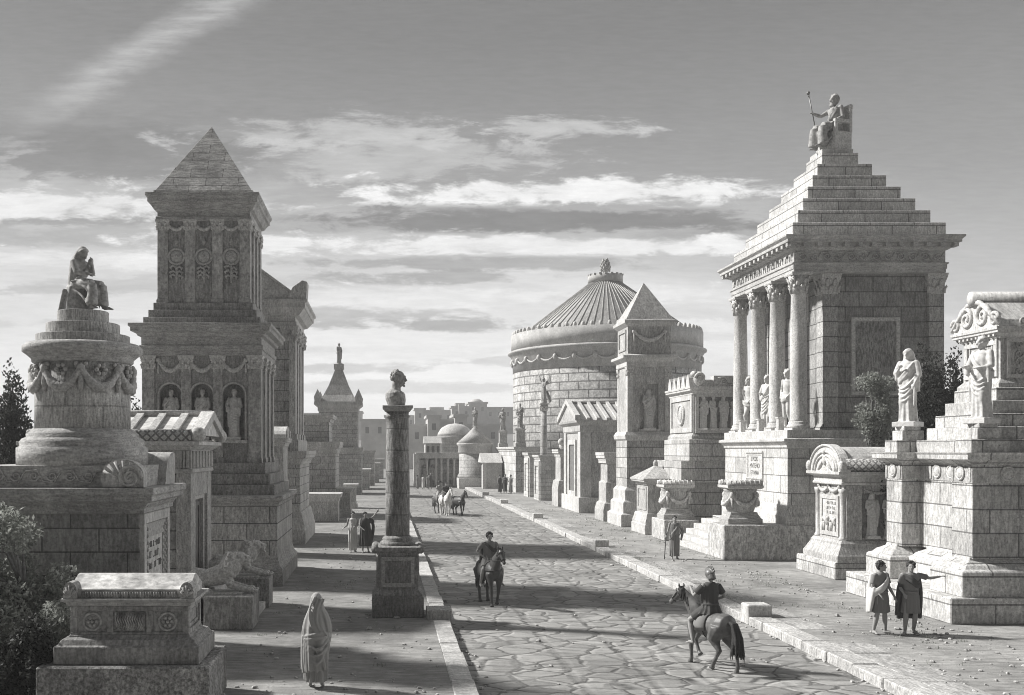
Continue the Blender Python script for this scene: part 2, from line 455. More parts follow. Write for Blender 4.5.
# ================================================================ mesh builder
class MB:
    def __init__(s):
        s.v, s.f, s.uv, s.sm = [], [], [], []

    def add(s, vs, fs, uvs=None, smooth=False):
        o = len(s.v)
        s.v += [tuple(v) for v in vs]
        for i, f in enumerate(fs):
            s.f.append(tuple(a + o for a in f))
            s.uv.append(uvs[i] if uvs else None)
            s.sm.append(smooth)
        return s

    def box(s, x0, x1, y0, y1, z0, z1):
        return s.stack(x0, x1, y0, y1, [(0, z0), (0, z1)])

    def stack(s, x0, x1, y0, y1, prof):
        vs, fs = [], []
        for (o, z) in prof:
            vs += [(x0 - o, y0 - o, z), (x1 + o, y0 - o, z), (x1 + o, y1 + o, z), (x0 - o, y1 + o, z)]
        k = len(prof)
        fs.append((3, 2, 1, 0))
        for i in range(k - 1):
            a, b = 4 * i, 4 * i + 4
            for j in range(4):
                q = (j + 1) % 4
                fs.append((a + j, a + q, b + q, b + j))
        e = 4 * (k - 1)
        fs.append((e, e + 1, e + 2, e + 3))
        return s.add(vs, fs)

    def cornice(s, x0, x1, y0, y1, z0, z1, o):
        h = z1 - z0
        return s.stack(x0, x1, y0, y1, [(0.01, z0), (o * .25, z0 + .04 * h), (o * .25, z0 + .2 * h), (o * .5, z0 + .42 * h), (o * .85, z0 + .5 * h),
                                       (o * .85, z0 + .68 * h), (o, z0 + .76 * h), (o, z0 + h)])

    def basemould(s, x0, x1, y0, y1, z0, z1, o):
        h = z1 - z0
        return s.stack(x0, x1, y0, y1, [(o, z0), (o, z0 + .45 * h), (o * .8, z0 + .5 * h), (o * .8, z0 + .6 * h), (o * .35, z0 + .82 * h), (o * .3, z0 + .9 * h), (0.01, z0 + h)])

    def pyramid(s, x0, x1, y0, y1, z0, z1):
        cx, cy = (x0 + x1) / 2, (y0 + y1) / 2
        return s.add([(x0, y0, z0), (x1, y0, z0), (x1, y1, z0), (x0, y1, z0), (cx, cy, z1)], [(3, 2, 1, 0), (0, 1, 4), (1, 2, 4), (2, 3, 4), (3, 0, 4)])

    def lathe(s, cx, cy, prof, n=32, smooth=True, sx=1.0, sy=1.0, rot=0.0):
        vs, fs, uvs = [], [], []
        rm = max(p[0] for p in prof)
        for (r, z) in prof:
            for j in range(n):
                a = rot + 2 * PI * j / n
                vs.append((cx + r * sx * math.cos(a), cy + r * sy * math.sin(a), z))
        vd = 0
        for i in range(len(prof) - 1):
            (r0, z0), (r1, z1) = prof[i], prof[i + 1]
            vn = vd + math.hypot(r1 - r0, z1 - z0)
            w0, w1 = (z0, z1) if abs(z1 - z0) > abs(r1 - r0) else (vd, vn)
            for j in range(n):
                q = (j + 1) % n
                fs.append((i * n + j, i * n + q, (i + 1) * n + q, (i + 1) * n + j))
                u0, u1 = 2 * PI * rm * j / n, 2 * PI * rm * (j + 1) / n
                uvs.append([(u0, w0), (u1, w0), (u1, w1), (u0, w1)])
            vd = vn
        fs.append(tuple(reversed(range(n))))
        uvs.append([(0, 0)] * n)
        e = (len(prof) - 1) * n
        fs.append(tuple(range(e, e + n)))
        uvs.append([(0, 0)] * n)
        return s.add(vs, fs, uvs, smooth)

    def tube(s, pts, rad, n=8, flat=None, smooth=True):
        """closed tube along pts; rad scalar or list; flat=(vector, factor) squashes the section along a direction"""
        pts = [Vector(p) for p in pts]
        k = len(pts)
        if not hasattr(rad, '__len__'):
            rad = [rad] * k
        vs, fs = [], []
        ref = None
        for i, p in enumerate(pts):
            t = (pts[min(i + 1, k - 1)] - pts[max(i - 1, 0)])
            if t.length < 1e-9:
                t = Vector((0, 0, 1))
            t.normalize()
            if ref is None:
                ref = Vector((1, 0, 0)) if abs(t.x) < 0.8 else Vector((0, 1, 0))
            a = (ref - t * ref.dot(t))
            if a.length < 1e-6:
                a = t.orthogonal()
            a.normalize()
            b = t.cross(a)
            ref = a
            for j in range(n):
                th = 2 * PI * j / n
                d = a * math.cos(th) + b * math.sin(th)
                o = d * rad[i]
                if flat:
                    fv = Vector(flat[0])
                    o = o - fv * (o.dot(fv) * (1 - flat[1]))
                vs.append(p + o)
        for i in range(k - 1):
            for j in range(n):
                q = (j + 1) % n
                fs.append((i * n + j, i * n + q, (i + 1) * n + q, (i + 1) * n + j))
        fs.append(tuple(reversed(range(n))))
        fs.append(tuple(range((k - 1) * n, k * n)))
        return s.add(vs, fs, None, smooth)

    def ell(s, c, r, nu=12, nv=8, rot=None, smooth=True):
        vs, fs = [], []
        if not hasattr(r, '__len__'):
            r = (r, r, r)
        c = Vector(c)
        for i in range(1, nv):
            ph = -PI / 2 + PI * i / nv
            for j in range(nu):
                th = 2 * PI * j / nu
                o = Vector((r[0] * math.cos(ph) * math.cos(th), r[1] * math.cos(ph) * math.sin(th), r[2] * math.sin(ph)))
                if rot:
                    o = rot @ o
                vs.append(c + o)
        o1, o2 = Vector((0, 0, -r[2])), Vector((0, 0, r[2]))
        if rot:
            o1, o2 = rot @ o1, rot @ o2
        b, t = len(vs), len(vs) + 1
        vs += [c + o1, c + o2]
        for i in range(nv - 2):
            for j in range(nu):
                q = (j + 1) % nu
                fs.append((i * nu + j, i * nu + q, (i + 1) * nu + q, (i + 1) * nu + j))
        for j in range(nu):
            q = (j + 1) % nu
            fs.append((b, q, j))
            fs.append((t, (nv - 2) * nu + j, (nv - 2) * nu + q))
        return s.add(vs, fs, None, smooth)

    def prism(s, poly, axis, a, b):
        """polygon extruded along an axis: 'x' takes (y,z), 'y' takes (x,z), 'z' takes (x,y)"""
        n = len(poly)

        def mk(p, q):
            return (q, p[0], p[1]) if axis == 'x' else ((p[0], q, p[1]) if axis == 'y' else (p[0], p[1], q))
        vs = [mk(p, a) for p in poly] + [mk(p, b) for p in poly]
        ar = sum(poly[i][0] * poly[(i + 1) % n][1] - poly[(i + 1) % n][0] * poly[i][1] for i in range(n))
        flip = (ar > 0) != (axis in ('x', 'z'))
        if b < a:
            flip = not flip
        fs = [tuple(reversed(range(n))), tuple(range(n, 2 * n))] + [(i, (i + 1) % n, n + (i + 1) % n, n + i) for i in range(n)]
        if flip:
            fs = [tuple(reversed(f)) for f in fs]
        return s.add(vs, fs)

    def swag(s, p0, p1, sag, r, out, n=14):
        """a carved garland hanging between two points"""
        p0, p1, out = Vector(p0), Vector(p1), Vector(out)
        pts, rr = [], []
        for i in range(n + 1):
            t = i / n
            p = p0.lerp(p1, t)
            p.z -= sag * (1 - (2 * t - 1) ** 2)
            p += out * (0.4 * r)
            pts.append(p)
            rr.append(r * (0.5 + 0.6 * math.sin(PI * t)) * (1.0 + (0.22 if i % 2 else -0.08)))
        s.tube(pts, rr, 7)
        for p in (p0, p1):
            s.ell(p + out * r * .4, (r * 1.1,) * 3, 8, 6)
            s.tube([p + out * r * .4, p + out * r * .5 + Vector((0, 0, -sag * 0.9)), p + out * r * .3 + Vector((0, 0, -sag * 1.3))], [r * .4, r * .55, r * .2], 5)
        return s

    def ring(s, c, R, r, axis='y', n=24, m=6):
        c = Vector(c)
        vs, fs = [], []
        for i in range(n):
            a = 2 * PI * i / n
            for j in range(m):
                b = 2 * PI * j / m
                q = R + r * math.cos(b)
                u, v, w = q * math.cos(a), q * math.sin(a), r * math.sin(b)
                vs.append(c + (Vector((u, w, v)) if axis == 'y' else (Vector((w, u, v)) if axis == 'x' else Vector((u, v, w)))))
        for i in range(n):
            for j in range(m):
                i2, j2 = (i + 1) % n, (j + 1) % m
                f = (i * m + j, i2 * m + j, i2 * m + j2, i * m + j2)
                fs.append(f)
        return s.add(vs, fs, None, True)

    def spiral(s, c, R, r, axis, turns=1.6, a0=0.0, sgn=1, n=26):
        c = Vector(c)
        pts, rr = [], []
        for i in range(n):
            t = i / (n - 1)
            a = a0 + sgn * 2 * PI * turns * t
            q = R * (1 - 0.88 * t)
            u, v = q * math.cos(a), q * math.sin(a)
            pts.append(c + (Vector((u, 0, v)) if axis == 'y' else Vector((0, u, v))))
            rr.append(r * (1 - .5 * t))
        return s.tube(pts, rr, 6)

    def mesh(s, name, origin=(0, 0, 0)):
        me = bpy.data.meshes.new(name)
        ox, oy, oz = origin
        me.from_pydata([(x - ox, y - oy, z - oz) for (x, y, z) in s.v], [], s.f)
        ul = me.uv_layers.new(name='UVMap')
        me.polygons.foreach_set('use_smooth', s.sm)
        buf = [0.0] * (2 * len(me.loops))
        for p in me.polygons:
            u = s.uv[p.index]
            if u:
                for k, li in enumerate(p.loop_indices):
                    buf[2 * li], buf[2 * li + 1] = u[k]
            else:
                nx, ny, nz = abs(p.normal.x), abs(p.normal.y), abs(p.normal.z)
                for li in p.loop_indices:
                    x, y, z = s.v[me.loops[li].vertex_index]
                    if nz > 0.8:
                        buf[2 * li], buf[2 * li + 1] = x, y
                    elif ny >= nx:
                        buf[2 * li], buf[2 * li + 1] = x, z
                    else:
                        buf[2 * li], buf[2 * li + 1] = y, z
        ul.data.foreach_set('uv', buf)
        return me


def add_bevel(o, w):
    b = o.modifiers.new('edge', 'BEVEL')
    b.width = w
    b.segments = 1
    b.limit_method = 'ANGLE'
    b.angle_limit = math.radians(40)
    b.use_clamp_overlap = True
    b.harden_normals = False


def wpos(o):
    p = Vector((0, 0, 0))
    while o:
        p += o.location
        o = o.parent
    return p


def part(name, mb, mat, parent=None, bevel=0.0, label=None):
    """one mesh object; mb is in world coordinates"""
    if parent is None:
        me = mb.mesh(name)
        o = bpy.data.objects.new(name, me)
        COL.objects.link(o)
    else:
        o = bpy.data.objects.new(name, mb.mesh(name, wpos(parent)))
        COL.objects.link(o)
        o.parent = parent
    o.data.materials.append(mat)
    if bevel:
        add_bevel(o, bevel)
    if label:
        o['label'] = label
    return o


def put(name, me, parent, loc=(0, 0, 0), rz=0.0, scale=1.0, mat=None, label=None):
    """link existing mesh data; loc is world"""
    o = bpy.data.objects.new(name, me)
    COL.objects.link(o)
    if parent:
        o.parent = parent
        loc = Vector(loc) - wpos(parent)
    o.location = loc
    o.rotation_euler = (0, 0, rz)
    o.scale = (scale,) * 3 if not hasattr(scale, '__len__') else scale
    if mat and not me.materials:
        me.materials.append(mat)
    if label:
        o['label'] = label
    return o


def thing(name, label, cat, loc, rz=0.0, group=None):
    o = bpy.data.objects.new(name, None)
    COL.objects.link(o)
    o.empty_display_size = 0.3
    o.location = loc
    o.rotation_euler = (0, 0, rz)
    o['label'] = label
    o['category'] = cat
    if group:
        o['group'] = group
    return o


def tag(o, label, cat, group=None):
    o['label'] = label
    o['category'] = cat
    if group:
        o['group'] = group
    return o


def struct(name, mb, mat, bevel=0.0):
    o = part(name, mb, mat, None, bevel)
    o['kind'] = 'structure'
    return o


def remesh(mb, voxel, name, smooth=3):
    """melt overlapping closed shapes into one continuous skin"""
    me = mb.mesh(name + '_raw')
    o = bpy.data.objects.new(name + '_raw', me)
    COL.objects.link(o)
    r = o.modifiers.new('r', 'REMESH')
    r.mode = 'VOXEL'
    r.voxel_size = voxel
    r.use_smooth_shade = True
    if smooth:
        k = o.modifiers.new('s', 'SMOOTH')
        k.factor = 0.5
        k.iterations = smooth
    dg = bpy.context.evaluated_depsgraph_get()
    out = bpy.data.meshes.new_from_object(o.evaluated_get(dg))
    out.name = name
    bpy.data.objects.remove(o)
    bpy.data.meshes.remove(me)
    return out

# ================================================================ figures
# every figure is built facing -Y (its own left hand is +X), feet at z = 0, about 1.75 m tall
def head_prims(mb, c, s=1.0, yaw=0.0, pitch=0.0, hair='short', only=None):
    R = Matrix.Rotation(yaw, 3, 'Z') @ Matrix.Rotation(pitch, 3, 'X')
    c = Vector(c)

    def P(x, y, z):
        return c + R @ Vector((x * s, y * s, z * s))

    def E(p, r, n=10):
        mb.ell(P(*p), tuple(q * s for q in r), n, n - 2, R)
    if only != 'hair':
        E((0, 0.005, 0.02), (.076, .094, .098), 14)
        E((0, -.025, -.045), (.056, .066, .07), 12)          # jaw
        E((0, -.083, -.098), (.022, .018, .018))              # chin
        mb.tube([P(0, -.088, .028), P(0, -.112, -.022), P(0, -.094, -.034)], [.011 * s, .018 * s, .013 * s], 6)   # nose
        mb.tube([P(-.05, -.078, .034), P(0, -.094, .04), P(.05, -.078, .034)], .012 * s, 6)                    # brow
        mb.tube([P(-.022, -.085, -.062), P(0, -.092, -.06), P(.022, -.085, -.062)], .009 * s, 6)               # mouth
        for k in (-1, 1):
            E((k * .031, -.082, .014), (.011, .008, .008), 8)    # eyes
            E((k * .078, .012, -.005), (.012, .02, .03), 8)       # ears
            E((k * .036, -.062, -.03), (.024, .022, .024), 8)     # cheeks
    if hair and only != 'face':
        rr = random.Random(3)
        E((0, .02, .045), (.084, .096, .088), 14)
        E((0, .05, -.005), (.078, .066, .085), 12)
        if hair == 'short':
            for i in range(26):
                a, b = rr.uniform(-2.4, 2.4), rr.uniform(0.05, 1.3)
                E((.083 * math.sin(a) * math.cos(b), .015 + .09 * math.cos(a) * math.cos(b), .045 + .09 * math.sin(b)), (.024, .024, .022), 6)
        elif hair == 'bun':
            E((0, .115, .0), (.045, .045, .045))
            for k in (-1, 1):
                mb.tube([P(0, -.085, .075), P(k * .06, -.055, .05), P(k * .082, .0, .01), P(k * .06, .08, -.02)], [.02 * s, .026 * s, .026 * s, .02 * s], 6)
        elif hair == 'curls':
            for i in range(40):
                a, b = rr.uniform(-2.6, 2.6), rr.uniform(-.5, 1.3)
                E((.088 * math.sin(a) * math.cos(b), .015 + .098 * math.cos(a) * math.cos(b), .04 + .096 * math.sin(b)), (.03, .03, .028), 6)
    return R


def hand_prims(mb, w, d, side, s=1.0, curl=0.35, fingers=True):
    """palm, four unequal fingers and a thumb leaving the wrist w along d"""
    w, d = Vector(w), Vector(d).normalized()
    up = Vector((0, 0, 1)) if abs(d.z) < 0.8 else Vector((0, -1, 0))
    sx = d.cross(up).normalized()
    nrm = sx.cross(d).normalized()
    mb.tube([w - d * .02 * s, w + d * .03 * s, w + d * .085 * s], [.026 * s, .036 * s, .036 * s], 8, (nrm, .5))
    if not fingers:
        return
    for i, (o, ln) in enumerate(((-.028, .072), (-.009, .082), (.01, .076), (.028, .058))):
        b = w + d * .075 * s + sx * o * s
        p1 = b + (d * math.cos(curl * .5) - nrm * math.sin(curl * .5)) * ln * .5 * s
        p2 = p1 + (d * math.cos(curl * 1.6) - nrm * math.sin(curl * 1.6)) * ln * .3 * s
        p3 = p2 + (d * math.cos(curl * 2.6) - nrm * math.sin(curl * 2.6)) * ln * .28 * s
        mb.tube([b - d * .02 * s, p1, p2, p3], [.0098 * s, .0095 * s, .0088 * s, .007 * s], 6)
    k = side
    b = w + d * .02 * s + sx * k * .026 * s
    p1 = b + (d * .7 + sx * k * .7).normalized() * .04 * s
    p2 = p1 + (d * .95 + sx * k * .1 - nrm * .3).normalized() * .034 * s
    mb.tube([b - d * .01 * s, p1, p2], [.014 * s, .0115 * s, .0085 * s], 6)


STAND = dict(hipR=(-.09, 0, .92), hipL=(.09, 0, .92), kneeR=(-.1, -.03, .5), kneeL=(.1, -.03, .5), ankR=(-.1, .02, .075), ankL=(.1, .02, .075),
             toeR=(-.13, -.16, .025), toeL=(.13, -.16, .025), shR=(-.185, .01, 1.43), shL=(.185, .01, 1.43), elR=(-.245, .03, 1.14), elL=(.245, .03, 1.14),
             wrR=(-.25, -.06, .89), wrL=(.25, -.06, .89), pel=(0, 0, .95), chest=(0, 0, 1.3), head=(0, -.02, 1.63))


def pose(**kw):
    d = dict(STAND)
    d.update(kw)
    return d


def V(a):
    return Vector(a)


def torso_prims(mb, J, fat=1.0):
    p, c = V(J['pel']), V(J['chest'])
    n = (V(J['shR']) + V(J['shL'])) / 2
    ax = (V(J['shL']) - V(J['shR'])).normalized()
    fl = (Vector((0, 1, 0)) if abs(ax.y) < .7 else Vector((1, 0, 0)))
    fl = (fl - ax * fl.dot(ax)).normalized()
    mb.tube([p + V((0, 0, -.1)), p + V((0, 0, .02)), p.lerp(c, .5), c, n + V((0, 0, .0)), n + V((0, 0, .045))],
            [.13 * fat, .168 * fat, .145 * fat, .172 * fat, .165 * fat, .09], 16, (fl, .66))
    h = V(J['head'])
    mb.tube([n + V((0, 0, -.02)), n.lerp(h, .45) + V((0, .012, 0)), h + V((0, .01, -.03))], [.075, .056, .056], 10)
    for k in ('R', 'L'):
        mb.ell(V(J['sh' + k]), .058)


def arm_prims(mb, J, k, s=1.0, hand=True, curl=0.35, hd=None):
    a, b, c = V(J['sh' + k]), V(J['el' + k]), V(J['wr' + k])
    mb.tube([a, a.lerp(b, .35), b, b.lerp(c, .3), c], [.053 * s, .05 * s, .038 * s, .041 * s, .025 * s], 10)
    if hand:
        hand_prims(mb, c, (c - b) if hd is None else hd, -1 if k == 'R' else 1, 1.0, curl)


def leg_prims(mb, J, k, s=1.0, foot=True):
    a, b, c, t = V(J['hip' + k]), V(J['knee' + k]), V(J['ank' + k]), V(J['toe' + k])
    mb.tube([a, a.lerp(b, .4), b, b.lerp(c, .3), c], [.092 * s, .084 * s, .055 * s, .06 * s, .036 * s], 12)
    if foot:
        heel = c + (c - t).normalized() * .04 + V((0, 0, -.045))
        mb.tube([heel, c + V((0, 0, -.035)), c.lerp(t, .55), t], [.03, .04, .038, .022], 8)
        mb.ell(t, (.035, .04, .022), 8, 6)


def robe_prims(mb, prof, folds=11, amp=.022, seed=0, n=64, twist=0.5, cy=None):
    """draped cloth as one closed loft: prof rows (z, rx, ry, cx, cy)"""
    rr = random.Random(seed)
    ph = [rr.uniform(0, 6.28) for _ in range(5)]
    vs, fs = [], []
    z0, z1 = prof[0][0], prof[-1][0]
    rows = []
    for i in range(len(prof) - 1):
        a, b = prof[i], prof[i + 1]
        k = max(1, int(abs(b[0] - a[0]) / .05))
        for j in range(k):
            rows.append([a[q] + (b[q] - a[q]) * j / k for q in range(5)])
    rows.append(list(prof[-1]))
    for (z, rx, ry, cx, cyy) in rows:
        t = (z - z0) / max(1e-6, abs(z1 - z0))
        am = amp * (1.05 - abs(t)) * min(1, rx / .12)
        for j in range(n):
            th = 2 * PI * j / n
            w = folds * th + ph[0] + twist * math.sin(2 * th + ph[1]) + twist * 1.2 * z
            f = 1 - 2 * abs(math.sin(w * .5)) ** 1.4
            f2 = math.sin(5 * th + ph[2] + 3 * z)
            q = 1 + (am * f + am * .6 * f2) / max(rx, .05)
            vs.append((cx + rx * q * math.cos(th), cyy + ry * q * math.sin(th), z))
    k = len(rows)
    for i in range(k - 1):
        for j in range(n):
            q = (j + 1) % n
            fs.append((i * n + j, i * n + q, (i + 1) * n + q, (i + 1) * n + j))
    fs.append(tuple(reversed(range(n))))
    fs.append(tuple(range((k - 1) * n, k * n)))
    mb.add(vs, fs, None, True)


def folds_rope(mb, path, r, count, drop, seed=0, out=(0, 0, 0)):
    """several parallel cloth ridges following a path"""
    rr = random.Random(seed)
    for i in range(count):
        pts = []
        for p in path:
            pts.append(V(p) + V((rr.uniform(-.008, .008), rr.uniform(-.008, .008), -drop * i + rr.uniform(-.01, .01))) + V(out) * i)
        # smooth path through the points (Catmull-Rom), fullest in the middle
        e = [pts[0] * 2 - pts[1]] + pts + [pts[-1] * 2 - pts[-2]]
        q = []
        for k in range(1, len(e) - 2):
            for t in (0, .25, .5, .75):
                a, b, c, d = e[k - 1], e[k], e[k + 1], e[k + 2]
                q.append(.5 * ((2 * b) + (c - a) * t + (2 * a - 5 * b + 4 * c - d) * t * t + (3 * b - a - 3 * c + d) * t ** 3))
        q.append(pts[-1])
        rk = r * rr.uniform(.8, 1.2)
        mb.tube(q, [rk * (.7 + .4 * math.sin(PI * j / (len(q) - 1))) for j in range(len(q))], 7)


LONG = [(.03, .21, .18, 0, .0), (.12, .2, .17, 0, 0), (.45, .19, .155, 0, -.01), (.75, .195, .155, 0, 0), (.95, .19, .15, 0, 0), (1.1, .165, .13, 0, 0),
        (1.28, .185, .135, 0, 0), (1.42, .185, .115, 0, .005), (1.48, .1, .08, 0, .01), (1.5, .06, .06, 0, .01)]


def statue_toga(seed, J, hair='short', yaw=0.0, sag=1, voxel=.016, veil=False, swag=True, base=True):
    mb = MB()
    robe_prims(mb, LONG, 11, .024, seed)
    n = (V(J['shR']) + V(J['shL'])) / 2
    mb.tube([n + V((0, 0, -.02)), n.lerp(V(J['head']), .5) + V((0, .012, 0)), V(J['head'])], [.07, .055, .055], 10)
    head_prims(mb, J['head'], 1.06, yaw, 0, hair)
    for k in 'RL':
        mb.ell(V(J['sh' + k]), (.07, .07, .06))
        a, b, c = V(J['sh' + k]), V(J['el' + k]), V(J['wr' + k])
        mb.tube([a, a.lerp(b, .5), b, b.lerp(c, .35)], [.07, .075, .066, .05], 10)
        arm_prims(mb, J, k, 1.0, True, .4)
        # sleeve folds hanging from the forearm
        m = b.lerp(c, .25)
        mb.tube([m, m + V((0, .01, -.16)), m + V((0, .02, -.34 if k == 'L' else -.2))], [.045, .05, .03], 8)
    s = sag
    if swag:
        folds_rope(mb, [(.17 * s, -.02, 1.47), (.13 * s, -.115, 1.36), (0, -.155, 1.2), (-.13 * s, -.13, 1.07), (-.2 * s, -.02, 1.0), (-.16 * s, .12, 1.02), (0, .15, 1.15), (.14 * s, .1, 1.36), (.17 * s, -.02, 1.47)], .024, 4, .035, seed)
        folds_rope(mb, [(.2 * s, -.06, 1.12), (.1 * s, -.15, .92), (-.05 * s, -.165, .82), (-.17 * s, -.1, .9)], .024, 4, .1, seed + 1)
        folds_rope(mb, [(.2 * s, -.08, 1.15), (.21 * s, -.1, .8), (.2 * s, -.1, .4)], .03, 1, 0, seed + 2)
    mb.ell((-.09 * s, -.1, .5), (.075, .08, .2))
    if veil:
        mb.tube([V(J['head']) + V((0, .0, .1)), V(J['head']) + V((0, .06, .02)), V((0, .08, 1.42)), V((0, .11, 1.2))], [.085, .12, .16, .15], 12, ((0, 1, 0), .7))
    for k in (-1, 1):
        mb.tube([(k * .09, -.05, .05), (k * .12, -.2, .03)], [.045, .03], 8)
    if base:
        mb.box(-.27, .27, -.24, .22, -.09, .035)
    return remesh(mb, voxel, 'statue_toga')


def statue_nude(seed, flip=1, voxel=.018):
    """nude male figure leaning on one leg, cloak over one arm"""
    f = flip
    J = pose(pel=(-.03 * f, 0, .95), chest=(.01 * f, 0, 1.28), hipR=(-.12, 0, .9), hipL=(.06, 0, .92), kneeL=(.1 * f + .02, -.1, .5), ankL=(.15 * f, .06, .08), toeL=(.2 * f, -.09, .03),
             elL=(.27, .0, 1.15), wrL=(.18, -.14, .98), elR=(-.28, .04, 1.17), wrR=(-.16, -.1, 1.0 if f > 0 else 1.3))
    mb = MB()
    torso_prims(mb, J, 1.0)
    for k in 'RL':
        arm_prims(mb, J, k, 1.05)
        leg_prims(mb, J, k)
    head_prims(mb, J['head'], 1.08, .3 * f, 0, 'curls')
    folds_rope(mb, [(.2 * f, -.02, 1.47), (.24 * f, .06, 1.1), (.2 * f, .08, .5), (.19 * f, .08, .1)], .045, 2, .0, seed, (.02 * f, .03, 0))
    folds_rope(mb, [(.19 * f, -.1, 1.0), (0, -.15, .93), (-.17 * f, -.08, .9)], .03, 3, .05, seed)
    mb.tube([(.18 * f, .12, -.02), (.18 * f, .12, .6)], [.09, .07], 8)
    mb.box(-.27, .27, -.24, .24, -.08, .03)
    return remesh(mb, voxel, 'statue_nude')


def statue_seated(kind, voxel=.018):
    """seated figure facing -Y; seat top at z = .5"""
    mb = MB()
    god = kind == 'god'
    J = pose(pel=(0, .1, .6), chest=(0, .1, .98), hipR=(-.1, .08, .58), hipL=(.1, .08, .58), shR=(-.2, .1, 1.12), shL=(.2, .1, 1.12), head=(0, .07, 1.33),
             kneeR=(-.15, -.42, .56), kneeL=(.16, -.4, .6), ankR=(-.13, -.38, .09), ankL=(.16, -.5, .1), toeR=(-.15, -.56, .04), toeL=(.2, -.68, .04),
             elR=(-.27, .0, .88), wrR=(-.2, -.34, .86), elL=(.29, .08, .82), wrL=(.2, -.16, .74))
    if god:
        J = pose(**{**J, 'elL': (.28, .1, .84), 'wrL': (.26, -.14, .72), 'elR': (-.26, -.12, .98), 'wrR': (-.24, -.38, 1.02)})
    else:
        J = pose(**{**J, 'head': (0, .0, 1.32), 'elL': (.24, -.06, .86), 'wrL': (.1, -.17, 1.1), 'elR': (-.24, -.06, .84), 'wrR': (-.14, -.34, .8)})
    torso_prims(mb, J, 1.16)
    for k in 'RL':
        arm_prims(mb, J, k, 1.25, True, .5)
        leg_prims(mb, J, k, 1.15)
    head_prims(mb, J['head'], 1.18, 0, .12 if not god else 0, 'curls' if god else 'bun')
    if god:
        for i in range(14):      # beard
            a = RND.uniform(-1.2, 1.2)
            mb.ell(V(J['head']) + V((.06 * math.sin(a), -.055 - .04 * math.cos(a), -.1 - RND.uniform(0, .05))), .026, 6, 5)
        mb.ring(V(J['head']) + V((0, .01, .06)), .092, .018, 'z')
    # lap cloth
    for k in (-1, 1):
        mb.tube([(k * .1, .14, .58), (k * .14, -.2, .6), (k * .15, -.42, .58)], [.14, .125, .105], 12)
        mb.tube([(k * .15, -.42, .58), (k * .16, -.44, .35), (k * .17, -.42, .13)], [.105, .115, .14], 12)
    mb.tube([(0, -.22, .52), (0, -.33, .4), (0, -.3, .12)], [.09, .1, .12], 10)
    rr = random.Random(5)
    for i in range(4):
        x = -.1 + .066 * i
        folds_rope(mb, [(x * 1.6, -.2, .66), (x * 1.2, -.42, .5), (x, -.43, .3), (x * 1.3 + rr.uniform(-.03, .03), -.44, .06)], .02, 1, 0, i)
    for k in (-1, 1):
        folds_rope(mb, [(k * .22, .1, .6), (k * .24, -.25, .52), (k * .25, -.42, .35), (k * .22, -.45, .1)], .03, 1, 0, 4)
        folds_rope(mb, [(k * .25, .15, .5), (k * .24, -.1, .38), (k * .24, -.3, .22), (k * .22, -.38, .08)], .03, 1, 0, 5)
    folds_rope(mb, [(.25, .15, .66), (.1, -.12, .7), (-.12, -.14, .68), (-.27, .1, .66)], .03, 3, .035, 3, (0, -.05, 0))
    folds_rope(mb, [(.2, .0, 1.16), (.1, -.04, 1.0), (-.06, -.06, .85), (-.2, .02, .72)], .026, 4 if not god else 3, .045, 4)
    if not god:
        # veil and dress over the chest, upper arms clothed; sits on a rock block
        mb.tube([V(J['head']) + V((0, .01, .12)), V(J['head']) + V((0, .07, .02)), (0, .16, 1.12), (0, .2, .8), (0, .22, .5)], [.07, .12, .19, .2, .22], 12, ((0, 1, 0), .75))
        for k in 'RL':
            a, b = V(J['sh' + k]), V(J['el' + k])
            mb.tube([a, a.lerp(b, .5), b], [.08, .08, .07], 10)
        mb.tube([(0, .16, 0), (0, .16, .3), (0, .14, .56)], [.34, .32, .27], 10)
        for i in range(8):
            mb.tube([(-.3 + .085 * i, .42 - .3 * abs(.5 - i / 7), .5), (-.32 + .09 * i, .4, .0)], .04, 6)
        mb.ell((.09, -.14, 1.13), (.06, .06, .08))
    return remesh(mb, voxel, 'statue_seated'), J


def statue_bust():
    mb = MB()
    mb.tube([(0, .02, 0), (0, .03, .1), (0, .06, .24), (0, .08, .34), (0, .07, .42)], [.23, .26, .28, .25, .15], 16, ((0, 1, 0), .95))
    mb.ell((.17, .02, .3), (.09, .1, .09))
    mb.ell((-.17, .02, .3), (.09, .1, .09))
    mb.tube([(0, .07, .3), (0, .04, .48), (0, .02, .62)], [.16, .125, .12], 12)
    folds_rope(mb, [(.19, -.06, .36), (.0, -.15, .2), (-.16, -.1, .08)], .025, 3, .04, 2)
    head_prims(mb, (0, -.03, .7), 1.8, 0, .05, None)
    for i in range(120):
        a, b = RND.uniform(-1.75, 1.75), RND.uniform(-.6, 1.35)
        mb.ell((.15 * math.sin(a) * math.cos(b), .01 + .172 * math.cos(a) * math.cos(b), .765 + .17 * math.sin(b)), .03, 6, 5)
    return remesh(mb, .011, 'statue_bust', 2)


